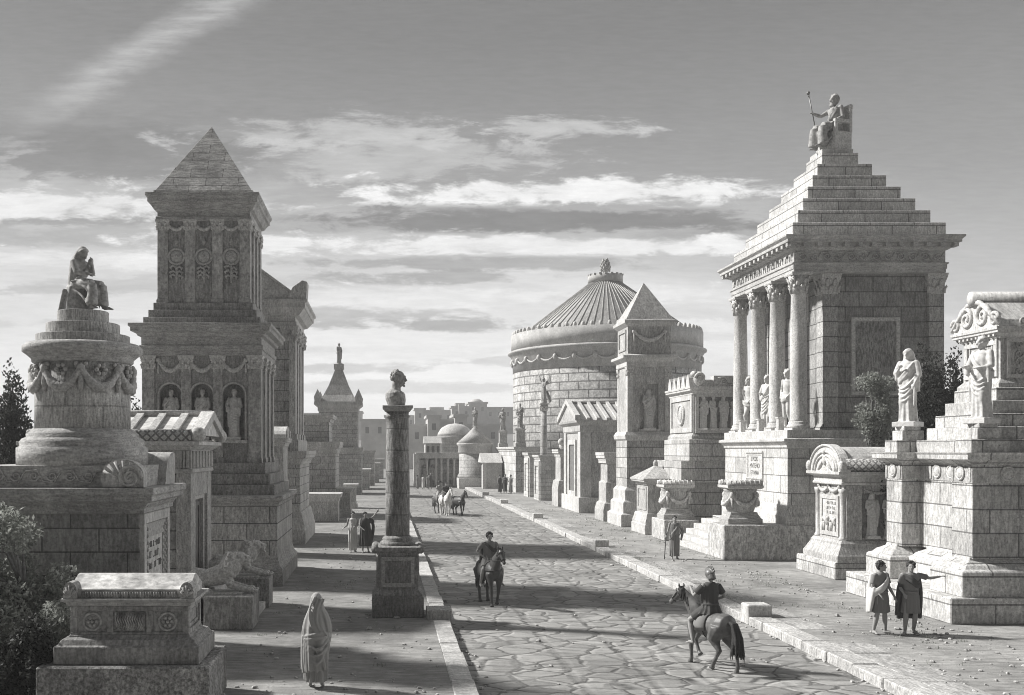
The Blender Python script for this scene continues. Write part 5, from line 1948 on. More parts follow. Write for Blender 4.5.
a = MB(); frame(a, 'x', bx0 + .08, -.05, by0 + .4, by1 - .4, 1.62, 3.05, .14); part('panel_frame', a, M_PALE, t)
a = MB(); fbox(a, 'x', bx0 + .08, -.015, by0 + .54, by1 - .54, 1.76, 2.9); pn = part('inscription_panel', a, M_PALE, t)
a = MB(); strokes(a, 'x', bx0 + .065, -.01, by0 + .62, by1 - .62, 2.35, 2.86, 3, 7); part('worn_lettering', a, M_LETTER, pn)
a = MB()
for k in (0, 1):
    y_ = by0 + .82 + .6 * k
    a.tube([(bx0 + .06, y_ - .2, 2.0), (bx0 + .05, y_ + .05, 2.25), (bx0 + .05, y_ + .24, 2.1)], [.07, .1, .05], 8)
    for q in (-.16, .1, .2):
        a.tube([(bx0 + .05, y_ + q, 2.1), (bx0 + .05, y_ + q * 1.15, 1.78)], [.05, .03], 6)
    a.ell((bx0 + .04, y_ - .2, 2.22), .075, 8, 6)
part('animal_relief', a, M_CARV, t)
a = MB(); a.swag((bx0 + .05, by0 + .3, 3.36), (bx0 + .05, (by0 + by1) / 2, 3.36), .16, .06, (-1, 0, 0)); a.swag((bx0 + .05, (by0 + by1) / 2, 3.36), (bx0 + .05, by1 - .3, 3.36), .16, .06, (-1, 0, 0))
part('garland', a, M_PALE, t)
a = MB(); fbox(a, 'y', by0 + .06, -.06, 15.96, 16.5, 1.52, 3.42); part('pilaster', a, M_PLAIN, t, .01)
a = MB(); fbox(a, 'y', by0 + .06, -.04, 19.4, 21.2, 1.52, 3.4); part('end_panel', a, M_PLAIN, t, .01)
a = MB()
for k in range(3):
    a.swag((16.6 + .92 * k, by0 + .05, 3.3), (17.5 + .92 * k, by0 + .05, 3.3), .14, .05, (0, -1, 0))
part('garland', a, M_CARVD, t)
a = MB(); a.stack(bx0, 21.25, by0, by1, [(.02, 3.43), (.05, 3.46), (.05, 3.52), (.02, 3.54), (.02, 3.7), (.12, 3.76), (.22, 3.8), (.22, 3.9)]); part('cornice', a, M_PALE, t, .008)
yc = (by0 + by1) / 2
def half(r, h, z, n=18):
    return [(yc + r * math.cos(PI * i / n), z + h * math.sin(PI * i / n)) for i in range(n + 1)]
a = MB(); a.prism(half(1.22, .86, 3.9), 'x', 15.95, 21.2); lid = part('lid', a, M_PALE, t, .01)
a = MB(); a.tube([(15.9, yc - 1.15, 4.12), (21.2, yc - 1.15, 4.12)], .23, 16); a.tube([(15.9, yc + 1.15, 4.12), (21.2, yc + 1.15, 4.12)], .23, 16); part('scale_band', a, M_SCALE, lid)
a = MB(); a.prism(half(1.34, .98, 3.88), 'x', 15.72, 16.02); part('arch_front', a, M_PALE, lid, .015)
a = MB()
for r_, h_ in ((1.27, .92), (.98, .7), (.8, .56)):
    a.tube([(15.71, p[0], p[1]) for p in half(r_, h_, 3.9)], .05, 6)
a.ell((15.72, yc, 4.3), (.1, .14, .2), 10, 8); a.ell((15.7, yc, 4.58), .1, 10, 8)
for k in (-1, 1):
    a.tube([(15.72, yc + k * .1, 4.36), (15.7, yc + k * .34, 4.1), (15.7, yc + k * .55, 3.95)], [.06, .06, .03], 6)
    a.ell((15.7, yc + k * 1.32, 4.08), (.1, .14, .2), 8, 6)
part('arch_relief', a, M_CARV, lid)
a = MB(); fbox(a, 'y', by0 + .06, -.012, 16.52, 19.38, 1.6, 3.15); part('relief_ground', a, stone('relief_ground', .17), t)
VAULT = (t, by0)

# ---- corinthian temple tomb
t = thing('temple', 'tall columned temple tomb with stepped pyramid roof and enthroned statue', 'temple', (19.5, 44.2, ZS))
TX0, TX1, TY0, TY1 = 16.35, 23.1, 40.5, 47.9
M_TPOD = stone('temple_podium', .5, joint=(1.5, .72), tool=.05, toolc=.1)
a = MB(); a.box(15.9, TX1 + .4, TY0 - .06, TY1 + .5, ZS, 1.5); part('footing', a, M_TPOD, t, .02)
a = MB(); a.stack(TX0, TX1, TY0, TY1, [(.13, 1.48), (.13, 1.95), (.1, 2.0), (.06, 2.1), (.06, 2.2), (.01, 2.42)]); part('base', a, stone('temple_base', .5, tool=.05), t, .01)
a = MB(); a.box(TX0, TX1, TY0, TY1, 2.4, 4.8); part('podium', a, M_TPOD, t)
a = MB(); a.stack(TX0, TX1, TY0, TY1, [(.02, 4.72), (.06, 4.76), (.06, 4.84), (.2, 4.98), (.24, 5.0), (.24, 5.1), (.1, 5.14)]); part('podium_cornice', a, M_PALE, t, .008)
a = MB(); a.box(TX0 - .04, TX1 + .04, TY0 - .04, TY1 + .04, 5.13, 5.47); part('stylobate', a, M_PALE, t, .015)
a = MB(); frame(a, 'x', TX0, -.05, 43.1, 45.0, 3.3, 4.6, .16)
for i in range(14):
    a.ell((TX0 - .05, 43.18 + i * .135, 4.52), .045, 6, 5); a.ell((TX0 - .05, 43.18 + i * .135, 3.38), .045, 6, 5)
part('panel_frame', a, M_CARV, t)
a = MB(); fbox(a, 'x', TX0, -.02, 43.26, 44.84, 3.46, 4.44); pn = part('inscription_panel', a, M_PALE, t)
for i, s in enumerate(("LVCIO", "MVTENO", "ET IVNIA")):
    text('inscription', s, .29 if i < 2 else .25, pn, (TX0 - .024, 44.05, 4.25 - .3 * i), '-x')
# cella
M_CELLA = stone('cella_wall', .27, joint=(1.15, .62), tool=.05)
cX0, cX1, cY0, cY1 = 18.0, 22.97, 41.0, 47.5
a = MB(); a.box(cX0 + .1, cX1 - .1, cY0 + .15, cY1 - .08, 5.45, 11.9); part('wall', a, M_CELLA, t)
for (u, v) in ((cX0, cY0), (cX1 - .62, cY0), (cX0, cY1 - .62), (cX1 - .62, cY1 - .62)):
    a = MB(); a.box(u, u + .62, v, v + .62, 5.72, 11.1)
    a.stack(u, u + .62, v, v + .62, [(.1, 5.46), (.1, 5.56), (.05, 5.64), (.0, 5.74)])
    p = part('pilaster', a, stone('temple_pilaster', .38, joint=(2, .62), tool=.05), t, .01)
    a = MB(); capital(a, u + .31, v + .31, 11.05, .85, .31, True); part('capital', a, M_CARV, p)
a = MB(); frame(a, 'y', cY0 + .15, -.1, 19.2, 21.2, 6.9, 10.1, .16); part('panel_frame', a, M_CARV, t, .01)
a = MB(); fbox(a, 'y', cY0 + .15, -.03, 19.36, 21.04, 7.06, 9.94); part('blind_panel', a, stone('blind_panel', .27, tool=.06, toolc=.25), t)
for k in range(2):
    a = MB(); frame(a, 'x', cX0 + .1, -.05, 42.6 + 2.4 * k, 43.9 + 2.4 * k, 10.1, 11.3, .1); part('wall_panel', a, M_CARV, t)
# columns
colp = None
capm = None
for i, yy_ in enumerate((41.02, 43.24, 45.46, 47.68)):
    if colp is None:
        a = MB(); a.lathe(17.0, yy_, [(.36, 5.8), (.335, 5.9), (.33, 7.4), (.32, 9.0), (.285, 11.0), (.3, 11.02), (.3, 11.06)], 32)
        colp = part('column', a, stone('column_marble', .52, tool=.06, toolc=.07, stain=.14), t)
        b = MB(); b.stack(16.58, 17.42, yy_ - .42, yy_ + .42, [(0, 5.46), (0, 5.56)]); b.lathe(17.0, yy_, [(.44, 5.56), (.46, 5.62), (.43, 5.68), (.38, 5.72), (.4, 5.78), (.36, 5.82)], 28)
        bs_ = part('column_base', b, M_PALE, colp)
        c = MB(); capital(c, 17.0, yy_, 11.04, .86, .31); cp_ = part('capital', c, M_CARV, colp)
    else:
        q = colp.copy(); COL.objects.link(q); q.location = Vector(colp.location) + Vector((0, yy_ - 41.02, 0))
        for ch in (bs_, cp_):
            e = ch.copy(); COL.objects.link(e); e.parent = q
for i, yy_ in enumerate((41.75, 43.95, 46.15)):
    a = MB(); a.stack(16.42, 16.66, yy_ - .13, yy_ + .13, [(0, 5.46), (0, 5.95), (.03, 5.96), (.03, 6.02)])
    part('post', a, M_PALE, t, .008)
# entablature
ex0, ex1, ey0, ey1 = 16.68, 22.88, 40.7, 47.98
M_ENT = stone('entablature', .42, tool=.05, vert=False, toolc=.1)
a = MB(); a.stack(ex0, ex1, ey0, ey1, [(0, 11.88), (0, 12.02), (.03, 12.03), (.03, 12.2), (.08, 12.24), (.08, 12.28), (.0, 12.29)]); part('architrave', a, M_ENT, t, .006)
a = MB(); a.box(ex0 + .02, ex1 - .02, ey0 + .02, ey1 - .02, 12.28, 12.8)
rinceau(a, 'y', ey0 + .02, -1, ex0 + .1, ex1 - .1, 12.34, 12.74)
part('frieze', a, M_ENT, t)
a = MB()
rr = random.Random(2)
u = ey0 + .3
while u < ey1 - .3:
    fbox(a, 'x', ex0 + .02, -.015, u, u + .05, 12.4, 12.4 + rr.uniform(.2, .28))
    if rr.random() < .6:
        z = rr.choice((12.4, 12.5, 12.6)); fbox(a, 'x', ex0 + .02, -.017, u, u + .15, z, z + .045)
    u += rr.uniform(.16, .26)
part('worn_lettering', a, M_LETTER, t)
a = MB(); a.stack(ex0, ex1, ey0, ey1, [(.04, 12.79), (.1, 12.83), (.16, 12.86), (.16, 12.9), (.18, 13.04), (.42, 13.05), (.42, 13.16), (.52, 13.26), (.52, 13.33)])
n = 13
for i in range(n):
    u = ex0 - .3 + i * (ex1 - ex0 + .42) / (n - 1)
    a.box(u, u + .19, ey0 - .38, ey0, 12.88, 13.05)
n = 16
for i in range(n):
    u = ey0 - .3 + i * (ey1 - ey0 + .42) / (n - 1)
    a.box(ex0 - .38, ex0, u, u + .19, 12.881, 13.051); 
part('cornice', a, M_ENT, t, .006)
cx, cy = 19.77, 44.15
for i in range(7):
    hx, hy = 3.12 - .388 * i, 3.42 - .435 * i
    a = MB(); a.box(cx - hx, cx + hx, cy - hy, cy + hy, 13.33 + .6 * i, 13.93 + .6 * i)
    part('roof_step', a, stone('roof_step', .5, joint=(1.8, .6), tool=.05, toolc=.12), t, .015)
a = MB(); a.box(cx - .7, cx + .66, cy - .62, cy + .62, 17.53, 17.76); part('pedestal', a, M_PALE, t, .01)
TEMPLE_TOP = (cx, cy, 17.76)
# front block and stair
t = thing('stone_block', 'long low block before the columned temple carrying a garlanded urn', 'block', (15.4, 41.2, ZS))
a = MB(); a.box(13.7, 17.6, 40.3, 42.3, ZS, 1.62); part('block', a, stone('front_block', .45, tool=.07, toolc=.2), t, .03)
t = thing('staircase', 'stone stairs rising beside the garlanded urn block', 'stairs', (14.8, 45.2, ZS))
for i in range(5):
    a = MB(); a.box(13.75 + .36 * i, 15.88, 42.32, 47.9, ZS + .24 * i, ZS + .24 * (i + 1)); part('step', a, M_PALE, t, .012)

def urn(x, y, z, s, lb, nm='urn', sw=True):
    t = thing(nm, lb, 'urn', (x, y, z))
    a = MB(); a.stack(x - .72 * s, x + .72 * s, y - .6 * s, y + .6 * s, [(0, z), (0, z + .22 * s), (-.05, z + .26 * s), (-.14, z + .42 * s), (-.16, z + .5 * s)]); part('base', a, M_TRIMD, t, .01)
    a = MB(); a.lathe(x, y, [(.5 * s, z + .46 * s), (.56 * s, z + .56 * s), (.66 * s, z + .9 * s), (.68 * s, z + 1.12 * s), (.62 * s, z + 1.3 * s), (.66 * s, z + 1.36 * s), (.7 * s, z + 1.42 * s), (.6 * s, z + 1.5 * s)], 28, True, 1.0, .86)
    part('body', a, M_PLAIN, t)
    a = MB()
    for k in range(4):
        b0, b1 = PI * (.25 + .5 * k), PI * (.75 + .5 * k)
        pts, rad = [], []
        for i in range(13):
            u = i / 12
            b = b0 + (b1 - b0) * u
            pts.append((x + .7 * s * math.cos(b), y + .62 * s * math.sin(b), z + (1.22 - .42 * (1 - (2 * u - 1) ** 2)) * s)); rad.append((.04 + .055 * math.sin(PI * u)) * (1.15 if i % 2 else .9) * s)
        a.tube(pts, rad, 7)
        a.ell((x + .72 * s * math.cos(b0), y + .64 * s * math.sin(b0), z + 1.2 * s), (.11 * s, .11 * s, .15 * s), 8, 6)
        a.tube([(x + .72 * s * math.cos(b0), y + .64 * s * math.sin(b0), z + 1.1 * s), (x + .7 * s * math.cos(b0), y + .62 * s * math.sin(b0), z + .7 * s)], [.07 * s, .03 * s], 6)
    part('garland', a, M_CARV, t)
    a = MB(); a.stack(x - .66 * s, x + .66 * s, y - .56 * s, y + .56 * s, [(.0, z + 1.46 * s), (.08, z + 1.52 * s), (.08, z + 1.62 * s)])
    for yy_ in (y - .5 * s, y + .5 * s):
        a.tube([(x - .72 * s, yy_, z + 1.7 * s), (x + .72 * s, yy_, z + 1.7 * s)], .13 * s, 10)
    for q in range(7):
        for yy_ in (y - .5 * s, y + .5 * s):
            a.ring((x - .6 * s + q * .2 * s, yy_, z + 1.7 * s), .13 * s, .03 * s, 'x', 12, 5)
    part('scroll_top', a, M_CARV, t)
urn(14.7, 41.25, 1.62, .98, 'garlanded stone urn altar standing on the long block before the temple')
t = thing('pedestal_block', 'plain square block under the smaller garlanded urn', 'block', (14.4, 50, ZS))
a = MB(); a.box(13.7, 15.4, 48.9, 51.2, ZS, 1.22); part('block', a, stone('front_block', .45), t, .03)
urn(14.55, 49.9, 1.22, 1.05, 'smaller garlanded urn altar beside the pyramid lidded altar', 'urn')

# ---- altar with pyramid lid
t = thing('lidded_altar', 'square altar tomb with low pyramid lid left of the urn', 'altar', (14.7, 53.8, ZS))
a = MB(); a.basemould(13.85, 15.4, 52.6, 55.1, ZS, 1.3, .18); part('base', a, M_PALE, t, .015)
a = MB(); a.box(13.9, 15.35, 52.7, 55.0, 1.25, 2.9); frame(a, 'x', 13.9, -.04, 52.95, 54.75, 1.45, 2.7, .14); part('block', a, M_PLAIN, t)
a = MB(); a.cornice(13.9, 15.35, 52.7, 55.0, 2.8, 3.15, .3); part('cornice', a, M_TRIM, t)
a = MB(); a.pyramid(13.62, 15.63, 52.42, 55.28, 3.15, 3.85); a.ell((14.62, 53.85, 3.9), (.14, .14, .22), 8, 6); part('lid', a, M_TILE, t)

# ---- relief sarcophagus on steps
t = thing('relief_sarcophagus', 'stepped sarcophagus with frieze of dancing figures behind the urns', 'sarcophagus', (18, 52.5, ZS))
for i, (xa, ya, z0, z1) in enumerate(((14.75, 51.3, ZS, 3.0), (15.0, 50.6, 3.0, 4.1), (15.35, 50.5, 4.1, 5.2))):
    a = MB(); a.box(xa, 22, ya - .1 * i, 55.2 - .2 * i, z0, z1); part('step', a, M_BIG, t, .02)
bx0, by0, by1 = 15.62, 50.5, 54.5
a = MB(); a.stack(bx0, 21.6, by0, by1, [(.12, 5.2), (.12, 5.34), (0, 5.5), (0, 7.5)]); part('chest', a, M_PLAIN, t)
a = MB(); frame(a, 'x', bx0, -.06, by0 + .1, by1 - .1, 5.55, 7.45, .25); frame(a, 'y', by0, -.07, bx0 + .1, 21.5, 5.5, 7.5, .16); part('panel_frame', a, M_PALE, t)
a = MB(); a.ring((bx0 - .02, (by0 + by1) / 2, 6.5), .5, .09, 'x'); a.ell((bx0 - .02, (by0 + by1) / 2, 6.5), (.12, .3, .45), 10, 8); part('portrait_medallion', a, M_CARV, t)
a = MB(); a.cornice(bx0, 21.6, by0, by1, 7.45, 7.85, .25); part('cornice', a, M_PALE, t)
for i in range(5):
    a = MB(); a.prism([(by0 + .1 + i * .8, 7.85), (by0 + .8 + i * .8, 7.85), (by0 + .65 + i * .8, 8.3), (by0 + .45 + i * .8, 8.5), (by0 + .25 + i * .8, 8.3)], 'x', bx0 - .15, bx0 + .1); part('antefix', a, M_PALE, t)
a = MB()
rinceau(a, 'y', by0 - .12, -1, bx0 + 1.2, 21.4, 7.9, 8.35)
a.box(bx0 + 1.0, 21.5, by0 - .1, by0 + .4, 7.85, 8.4)
a.box(bx0 + .3, bx0 + 1.05, by0 - .05, by0 + .35, 7.84, 8.2)
part('cresting', a, M_CARV, t)
a = MB(); a.ell((bx0 + .3, by0, 8.25), (.3, .22, .38), 12, 8); a.spiral((bx0 + .3, by0 - .2, 8.28), .26, .07, 'y', 1.6, PI, -1); a.ell((bx0 + .05, by0 + .1, 8.5), (.16, .3, .16), 8, 6)
part('acroterion', a, M_CARV, t)
a = MB(); fbox(a, 'y', by0, -.02, bx0 + .27, 21.4, 5.67, 7.33); part('relief_ground', a, stone('relief_ground', .17), t)
RELIEF = (t, by0)

# ---- square tower with pyramid and statue niche
t = thing('niche_tower', 'square tower tomb with pyramid top and statue niche before the rotunda', 'tomb', (15.5, 59.5, ZS))
cx, cy, h = 15.45, 59.5, 1.27
def sq(e):
    return (cx - h - e, cx + h + e, cy - h - e, cy + h + e)
a = MB(); a.stack(*sq(0), [(.5, ZS), (.5, .9), (.34, 1.0), (.34, 1.6), (.2, 1.75), (.2, 2.3), (.06, 2.5)]); part('base', a, M_PALE, t, .02)
a = MB(); a.box(*sq(.05), 2.45, 5.4); part('podium', a, stone('tower_ashlar', .4, joint=(1.3, .6), tool=.06), t)
a = MB(); a.stack(*sq(.05), [(.0, 5.2), (.1, 5.3), (.14, 5.5), (.02, 5.72)]); part('band', a, M_PALE, t)
a = MB(); a.box(cx - h + .35, cx + h - .02, cy - h + .26, cy + h - .02, 5.6, 9.6); a.box(cx - h + .03, cx + h - .3, cy - h + .4, cy + h - .02, 5.62, 9.58); part('core', a, M_PLAIN, t)
a = MB(); yf = cy - h
a.prism([(cx - h + .3, 5.7), (cx - .55, 5.7), (cx - .55, 8.5), (cx + .55, 8.5), (cx + .55, 5.7), (cx + h - .3, 5.7), (cx + h - .3, 9.6), (cx - h + .3, 9.6)], 'y', yf + .06, yf + .45)
a.box(cx - .62, cx + .62, yf - .04, yf + .42, 5.7, 5.86)
part('front_wall', a, M_PLAIN, t)
for (u, v) in ((-h, -h), (h - .34, -h), (-h, h - .34), (h - .34, h - .34)):
    a = MB(); a.box(cx + u, cx + u + .34, cy + v, cy + v + .34, 5.72, 9.0); p = part('pilaster', a, M_PALE, t)
    a = MB(); capital(a, cx + u + .17, cy + v + .17, 8.95, .55, .17, True); part('capital', a, M_CARV, p)
a = MB(); a.stack(*sq(0), [(.02, 9.5), (.06, 9.55), (.06, 9.8), (.2, 9.95), (.32, 10.0), (.32, 10.15), (.05, 10.25)]); part('entablature', a, M_PALE, t, .008)
a = MB(); a.box(cx - h + .02, cx + h - .02, cy - h + .02, cy + h - .02, 10.2, 12.0); frame(a, 'x', cx - h + .02, -.06, cy - .9, cy + .9, 10.5, 11.7, .15); part('attic', a, M_PLAIN, t)
a = MB(); a.swag((cx - .9, yf, 11.55), (cx + .9, yf, 11.55), .5, .12, (0, -1, 0)); part('garland', a, M_CARV, t)
a = MB(); a.stack(*sq(-.02), [(.02, 11.85), (.22, 12.05), (.22, 12.22), (.14, 12.26)]); part('cornice', a, M_PALE, t)
a = MB(); a.pyramid(cx - h - .1, cx + h + .1, cy - h - .1, cy + h + .1, 12.26, 14.6); part('roof', a, M_TILE, t)
NICHE = (cx, yf + .12, 5.9)

# ---- small tombs on the way to the rotunda
t = thing('pedestal_tomb', 'narrow pedestal tomb with pale slab beside the niche tower', 'tomb', (14.6, 63.8, ZS))
a = MB(); a.stack(13.75, 15.2, 62.3, 64.6, [(.12, ZS), (.12, .9), (.02, 1.3), (-.1, 1.4), (-.1, 2.6), (-.2, 2.7), (-.2, 3.9)]); part('block', a, M_PLAIN, t, .02)
a = MB(); a.cornice(13.9, 15.1, 62.4, 64.5, 3.8, 4.5, .22); a.box(15.0, 16.6, 62.8, 64.2, 4.1, 4.48); part('cornice', a, M_PALE, t)
t = thing('gabled_tomb', 'gabled tomb with ribbed tile roof and doorway left of the niche tower', 'tomb', (16.5, 73.5, ZS))
a = MB(); a.box(13.7, 19, 70.4, 77.2, ZS, 1.3); part('base', a, M_PALE, t, .02)
a = MB(); a.box(13.95, 18.8, 70.7, 76.9, 1.3, 6.2); part('wall', a, M_PLAIN, t)
for yy_ in (70.6, 76.2):
    a = MB(); a.box(13.85, 14.6, yy_, yy_ + .8, 1.3, 6.0); part('pilaster', a, M_PALE, t, .01)
a = MB(); frame(a, 'x', 13.95, -.12, 72.4, 75.2, 1.3, 5.4, .35); part('door_frame', a, M_PALE, t)
a = MB(); fbox(a, 'x', 13.95, -.03, 72.75, 74.85, 1.3, 5.05); part('door', a, M_DOOR, t)
a = MB(); a.stack(13.9, 18.9, 70.6, 77.0, [(.02, 5.9), (.1, 6.0), (.1, 6.4), (.35, 6.6), (.4, 6.75)]); part('entablature', a, M_TRIM, t)
ra, rb = gable_roof(13.55, 19.3, 70.2, 77.4, 6.75, 8.1, 'x', .18, .7, .22)
rf = part('roof', ra, M_TILE, t); part('tile_rib', rb, M_PALE, rf)
a = MB()
for (ya, yb) in ((70.1, 73.8), (77.5, 73.8)):
    a.prism([(ya, 6.74), (yb, 8.05), (yb, 8.4), (ya, 7.1)], 'x', 13.4, 13.75)
part('pediment', a, M_PALE, t)
t = thing('statue_pedestal', 'tall narrow pedestal tomb left of the gabled tomb', 'tomb', (14.6, 80, ZS))
a = MB(); a.stack(13.75, 16.2, 78.6, 81.2, [(.1, ZS), (.1, 1.6), (0, 2.2), (-.15, 2.3), (-.15, 4.2)]); part('block', a, M_PLAIN, t)
a = MB(); a.cornice(13.9, 16.1, 78.7, 81.1, 4.1, 4.7, .25); part('cornice', a, M_PALE, t)
a = MB(); a.ell((14.2, 79.4, 5.0), (.3, .6, .35), 10, 8); a.ell((14.0, 78.9, 5.3), .28, 8, 6); a.tube([(14.8, 79.4, 4.75), (16.1, 79.4, 4.9)], .2, 8); part('acroterion', a, M_CARV, t)
for (xa, yy_, zt, lb) in ((13.75, 88, 4.2, 'small plain tomb beside the winged statue column'), (13.75, 94.5, 4.4, 'small plain tomb nearest the far precinct wall')):
    t = thing('small_tomb', lb, 'tomb', (xa + 1, yy_ + 1.5, ZS))
    a = MB(); a.box(xa, xa + 2.6, yy_, yy_ + 3.4, ZS, zt - .3); frame(a, 'x', xa, -.1, yy_ + .3, yy_ + 3.1, ZS, zt - .5, .5); part('wall', a, M_ASHL, t)
    a = MB(); a.cornice(xa, xa + 2.6, yy_, yy_ + 3.4, zt - .4, zt, .2); part('cornice', a, M_PALE, t)
# tall column with a winged figure
t = thing('tall_column', 'tall thin column carrying a winged figure before the rotunda', 'column', (14.8, 92.6, ZS))
cx, cy = 14.8, 92.6
a = MB(); a.stack(cx - .6, cx + .6, cy - .6, cy + .6, [(.1, ZS), (.1, .8), (0, .9), (0, 1.6), (.1, 1.7)]); part('pedestal', a, M_PLAIN, t)
a = MB(); a.lathe(cx, cy, [(.4, 1.7), (.33, 1.9), (.32, 5), (.27, 8.3)], 20); part('shaft', a, M_COLM, t)
a = MB(); capital(a, cx, cy, 8.25, .7, .3); part('capital', a, M_CARV, t)
TALLCOL = (cx, cy, 8.95)
# precinct block
t = thing('precinct_wall', 'long ashlar block with cornice carrying two statues left of the rotunda', 'wall', (15.5, 113, ZS))
a = MB(); a.box(13.8, 16.4, 104.7, 122, ZS, 4.7); part('wall', a, stone('precinct_ashlar', .48, joint=(2.4, .8), tool=.12), t)
a = MB(); a.cornice(13.8, 16.4, 104.7, 122, 4.5, 5.0, .25); part('cornice', a, M_PALE, t)
for (x_, y_, s_) in ((14.45, 106.2, .45), (14.15, 119, .45)):
    a = MB(); a.stack(x_ - s_, x_ + s_, y_ - s_, y_ + s_, [(.1, 5.0), (.1, 5.4), (0, 5.5), (0, 6.7), (.12, 6.85)]); part('pedestal', a, M_PLAIN, t)

# ---- rotunda
t = thing('rotunda', 'huge round mausoleum with ribbed conical roof and pine cone finial', 'mausoleum', (27, 122, 0))
cx, cy = 27, 122
a = MB(); a.lathe(cx, cy, [(11.15, 0), (11.15, 14.1)], 96); part('drum', a, M_ROT, t)
a = MB(); a.lathe(cx, cy, [(11.2, 14.0), (11.25, 15.8), (11.4, 15.9), (11.55, 16.2), (11.8, 16.3), (11.8, 16.5), (11.45, 16.65)], 96); part('entablature', a, M_TRIM, t)
a = MB()
nsw = 30
for k in range(nsw):
    b0, b1 = 2 * PI * k / nsw, 2 * PI * (k + 1) / nsw
    pts, rad = [], []
    for i in range(9):
        u = i / 8
        b = b0 + (b1 - b0) * u
        pts.append((cx + 11.3 * math.cos(b), cy + 11.3 * math.sin(b), 15.5 - .6 * (1 - (2 * u - 1) ** 2))); rad.append(.05 + .075 * math.sin(PI * u))
    a.tube(pts, rad, 6)
    a.ell((cx + 11.3 * math.cos(b0), cy + 11.3 * math.sin(b0), 15.3), (.28, .28, .38), 8, 6)
part('garland', a, M_CARV, t)
a = MB(); a.lathe(cx, cy, [(11.4, 16.7), (11.4, 18.6), (10.6, 18.6), (10.6, 18.0)], 96); part('parapet', a, M_TRIM, t)
afx = None
for k in range(72):
    b = 2 * PI * k / 72
    x_, y_ = cx + 11.1 * math.cos(b), cy + 11.1 * math.sin(b)
    if y_ > cy + 4:
        continue
    if afx is None:
        a = MB(); a.ell((x_, y_, 18.78), (.24, .24, .36), 8, 6); afx = part('antefix', a, M_PALE, t); ax_ = (x_, y_)
    else:
        q = afx.copy(); COL.objects.link(q); q.location = Vector(afx.location) + Vector((x_ - ax_[0], y_ - ax_[1], 0))
rf_m = MB(); rf_m.lathe(cx, cy, [(10.55, 18.1), (10.4, 18.5), (1.9, 25.0), (1.9, 25.4)], 96)
rf = part('roof', rf_m, M_TILE, t)
a = MB()
for k in range(72):
    b = 2 * PI * k / 72
    c_, s_ = math.cos(b), math.sin(b)
    a.tube([(cx + 10.45 * c_, cy + 10.45 * s_, 18.50), (cx + 1.85 * c_, cy + 1.85 * s_, 25.07)], [.075, .045], 5)
part('tile_rib', a, M_TILE, rf)
a = MB(); a.lathe(cx, cy, [(2.1, 25.0), (2.1, 25.9), (1.9, 25.9), (1.9, 25.5)], 32); 
for k in range(18):
    b = 2 * PI * k / 18
    a.box(cx + 2.0 * math.cos(b) - .15, cx + 2.0 * math.cos(b) + .15, cy + 2.0 * math.sin(b) - .15, cy + 2.0 * math.sin(b) + .15, 25.85, 26.02)
part('crown_ring', a, M_TRIM, rf)
a = MB(); a.lathe(cx, cy, [(.5, 25.4), (.4, 26.0), (.22, 26.2), (.55, 26.7), (.58, 27.0), (.36, 27.5), (.06, 27.9)], 20)
for k in range(40):
    b = 2.4 * k
    z = 26.5 + 1.4 * k / 40
    r_ = .56 * math.cos((z - 26.9) * 1.15)
    a.ell((cx + r_ * math.cos(b), cy + r_ * math.sin(b), z), (.13, .13, .18), 6, 5)
part('finial', a, M_CARVD, rf)

# ---- far end of the road
t = thing('arcade', 'long low pale arcade closing the far end of the road', 'arcade', (8, 126, 0))
a = MB(); a.box(4.2, 10.4, 126.4, 129, 0, 4.0); part('wall', a, M_ASH, t)
a = MB(); a.box(4.0, 10.6, 125, 129.2, 3.6, 4.3); part('entablature', a, M_TRIM, t)
for i in range(8):
    a = MB(); a.lathe(4.8 + i * .8 if i > 2 else 4.3 + i * 1.1, 125.5, [(.2, .1), (.16, .3), (.14, 3.2), (.22, 3.6)], 12); part('column', a, M_PALE, t)
a = MB(); a.box(3.7, 4.4, 124.5, 126, 0, 4.2); part('pier', a, M_PALE, t)
for i, (px, s_) in enumerate(((425, 1), (433, .8))):
    x_ = (px - 384) * .1255
    a = MB(); a.prism(arch_poly(x_ - .7, x_ + .7, 0, 3.4, x_, .45, 2.4, 8), 'y', 125.9, 126.4); part('niche', a, M_PALE, t)
t = thing('domed_tomb', 'distant domed round tomb behind the conical one', 'tomb', (10.8, 152, 0))
a = MB(); a.lathe(10.8, 152, [(2.5, 0), (2.5, 6.2), (2.8, 6.4), (2.8, 6.8)], 40); part('drum', a, M_ASH, t)
a = MB(); a.lathe(10.8, 152, [(2.7, 6.8), (2.6, 7.2), (2.1, 8.0), (1.2, 8.5), (.1, 8.7)], 40); part('roof', a, M_PALE, t)
t = thing('small_house', 'tiny pale house with dormers above the arcade', 'house', (7.0, 142, 0))
a = MB(); a.box(5.8, 7.9, 140, 144, 0, 5.6); part('wall', a, M_ASHL, t)
a = MB(); a.prism([(139.8, 5.6), (144.2, 5.6), (142, 6.6)], 'x', 5.6, 8.1); part('roof', a, M_TILE, t)
for i in range(3):
    a = MB(); a.box(6.0 + i * .7, 6.35 + i * .7, 139.9, 140.05, 4.2, 5.2); part('window', a, M_VOID, t)
t = thing('conical_tomb', 'small round tomb with conical roof and statue in the distance', 'tomb', (11.1, 122, 0))
cx, cy = 11.15, 122.4
a = MB(); a.box(9.0, 13.0, 120, 124.6, 0, 1.25); part('plinth', a, M_PALE, t)
a = MB(); a.lathe(cx, cy, [(2.15, 1.25), (2.15, 1.5), (1.98, 1.8), (1.95, 4.3)], 40); part('drum', a, M_ASH, t)
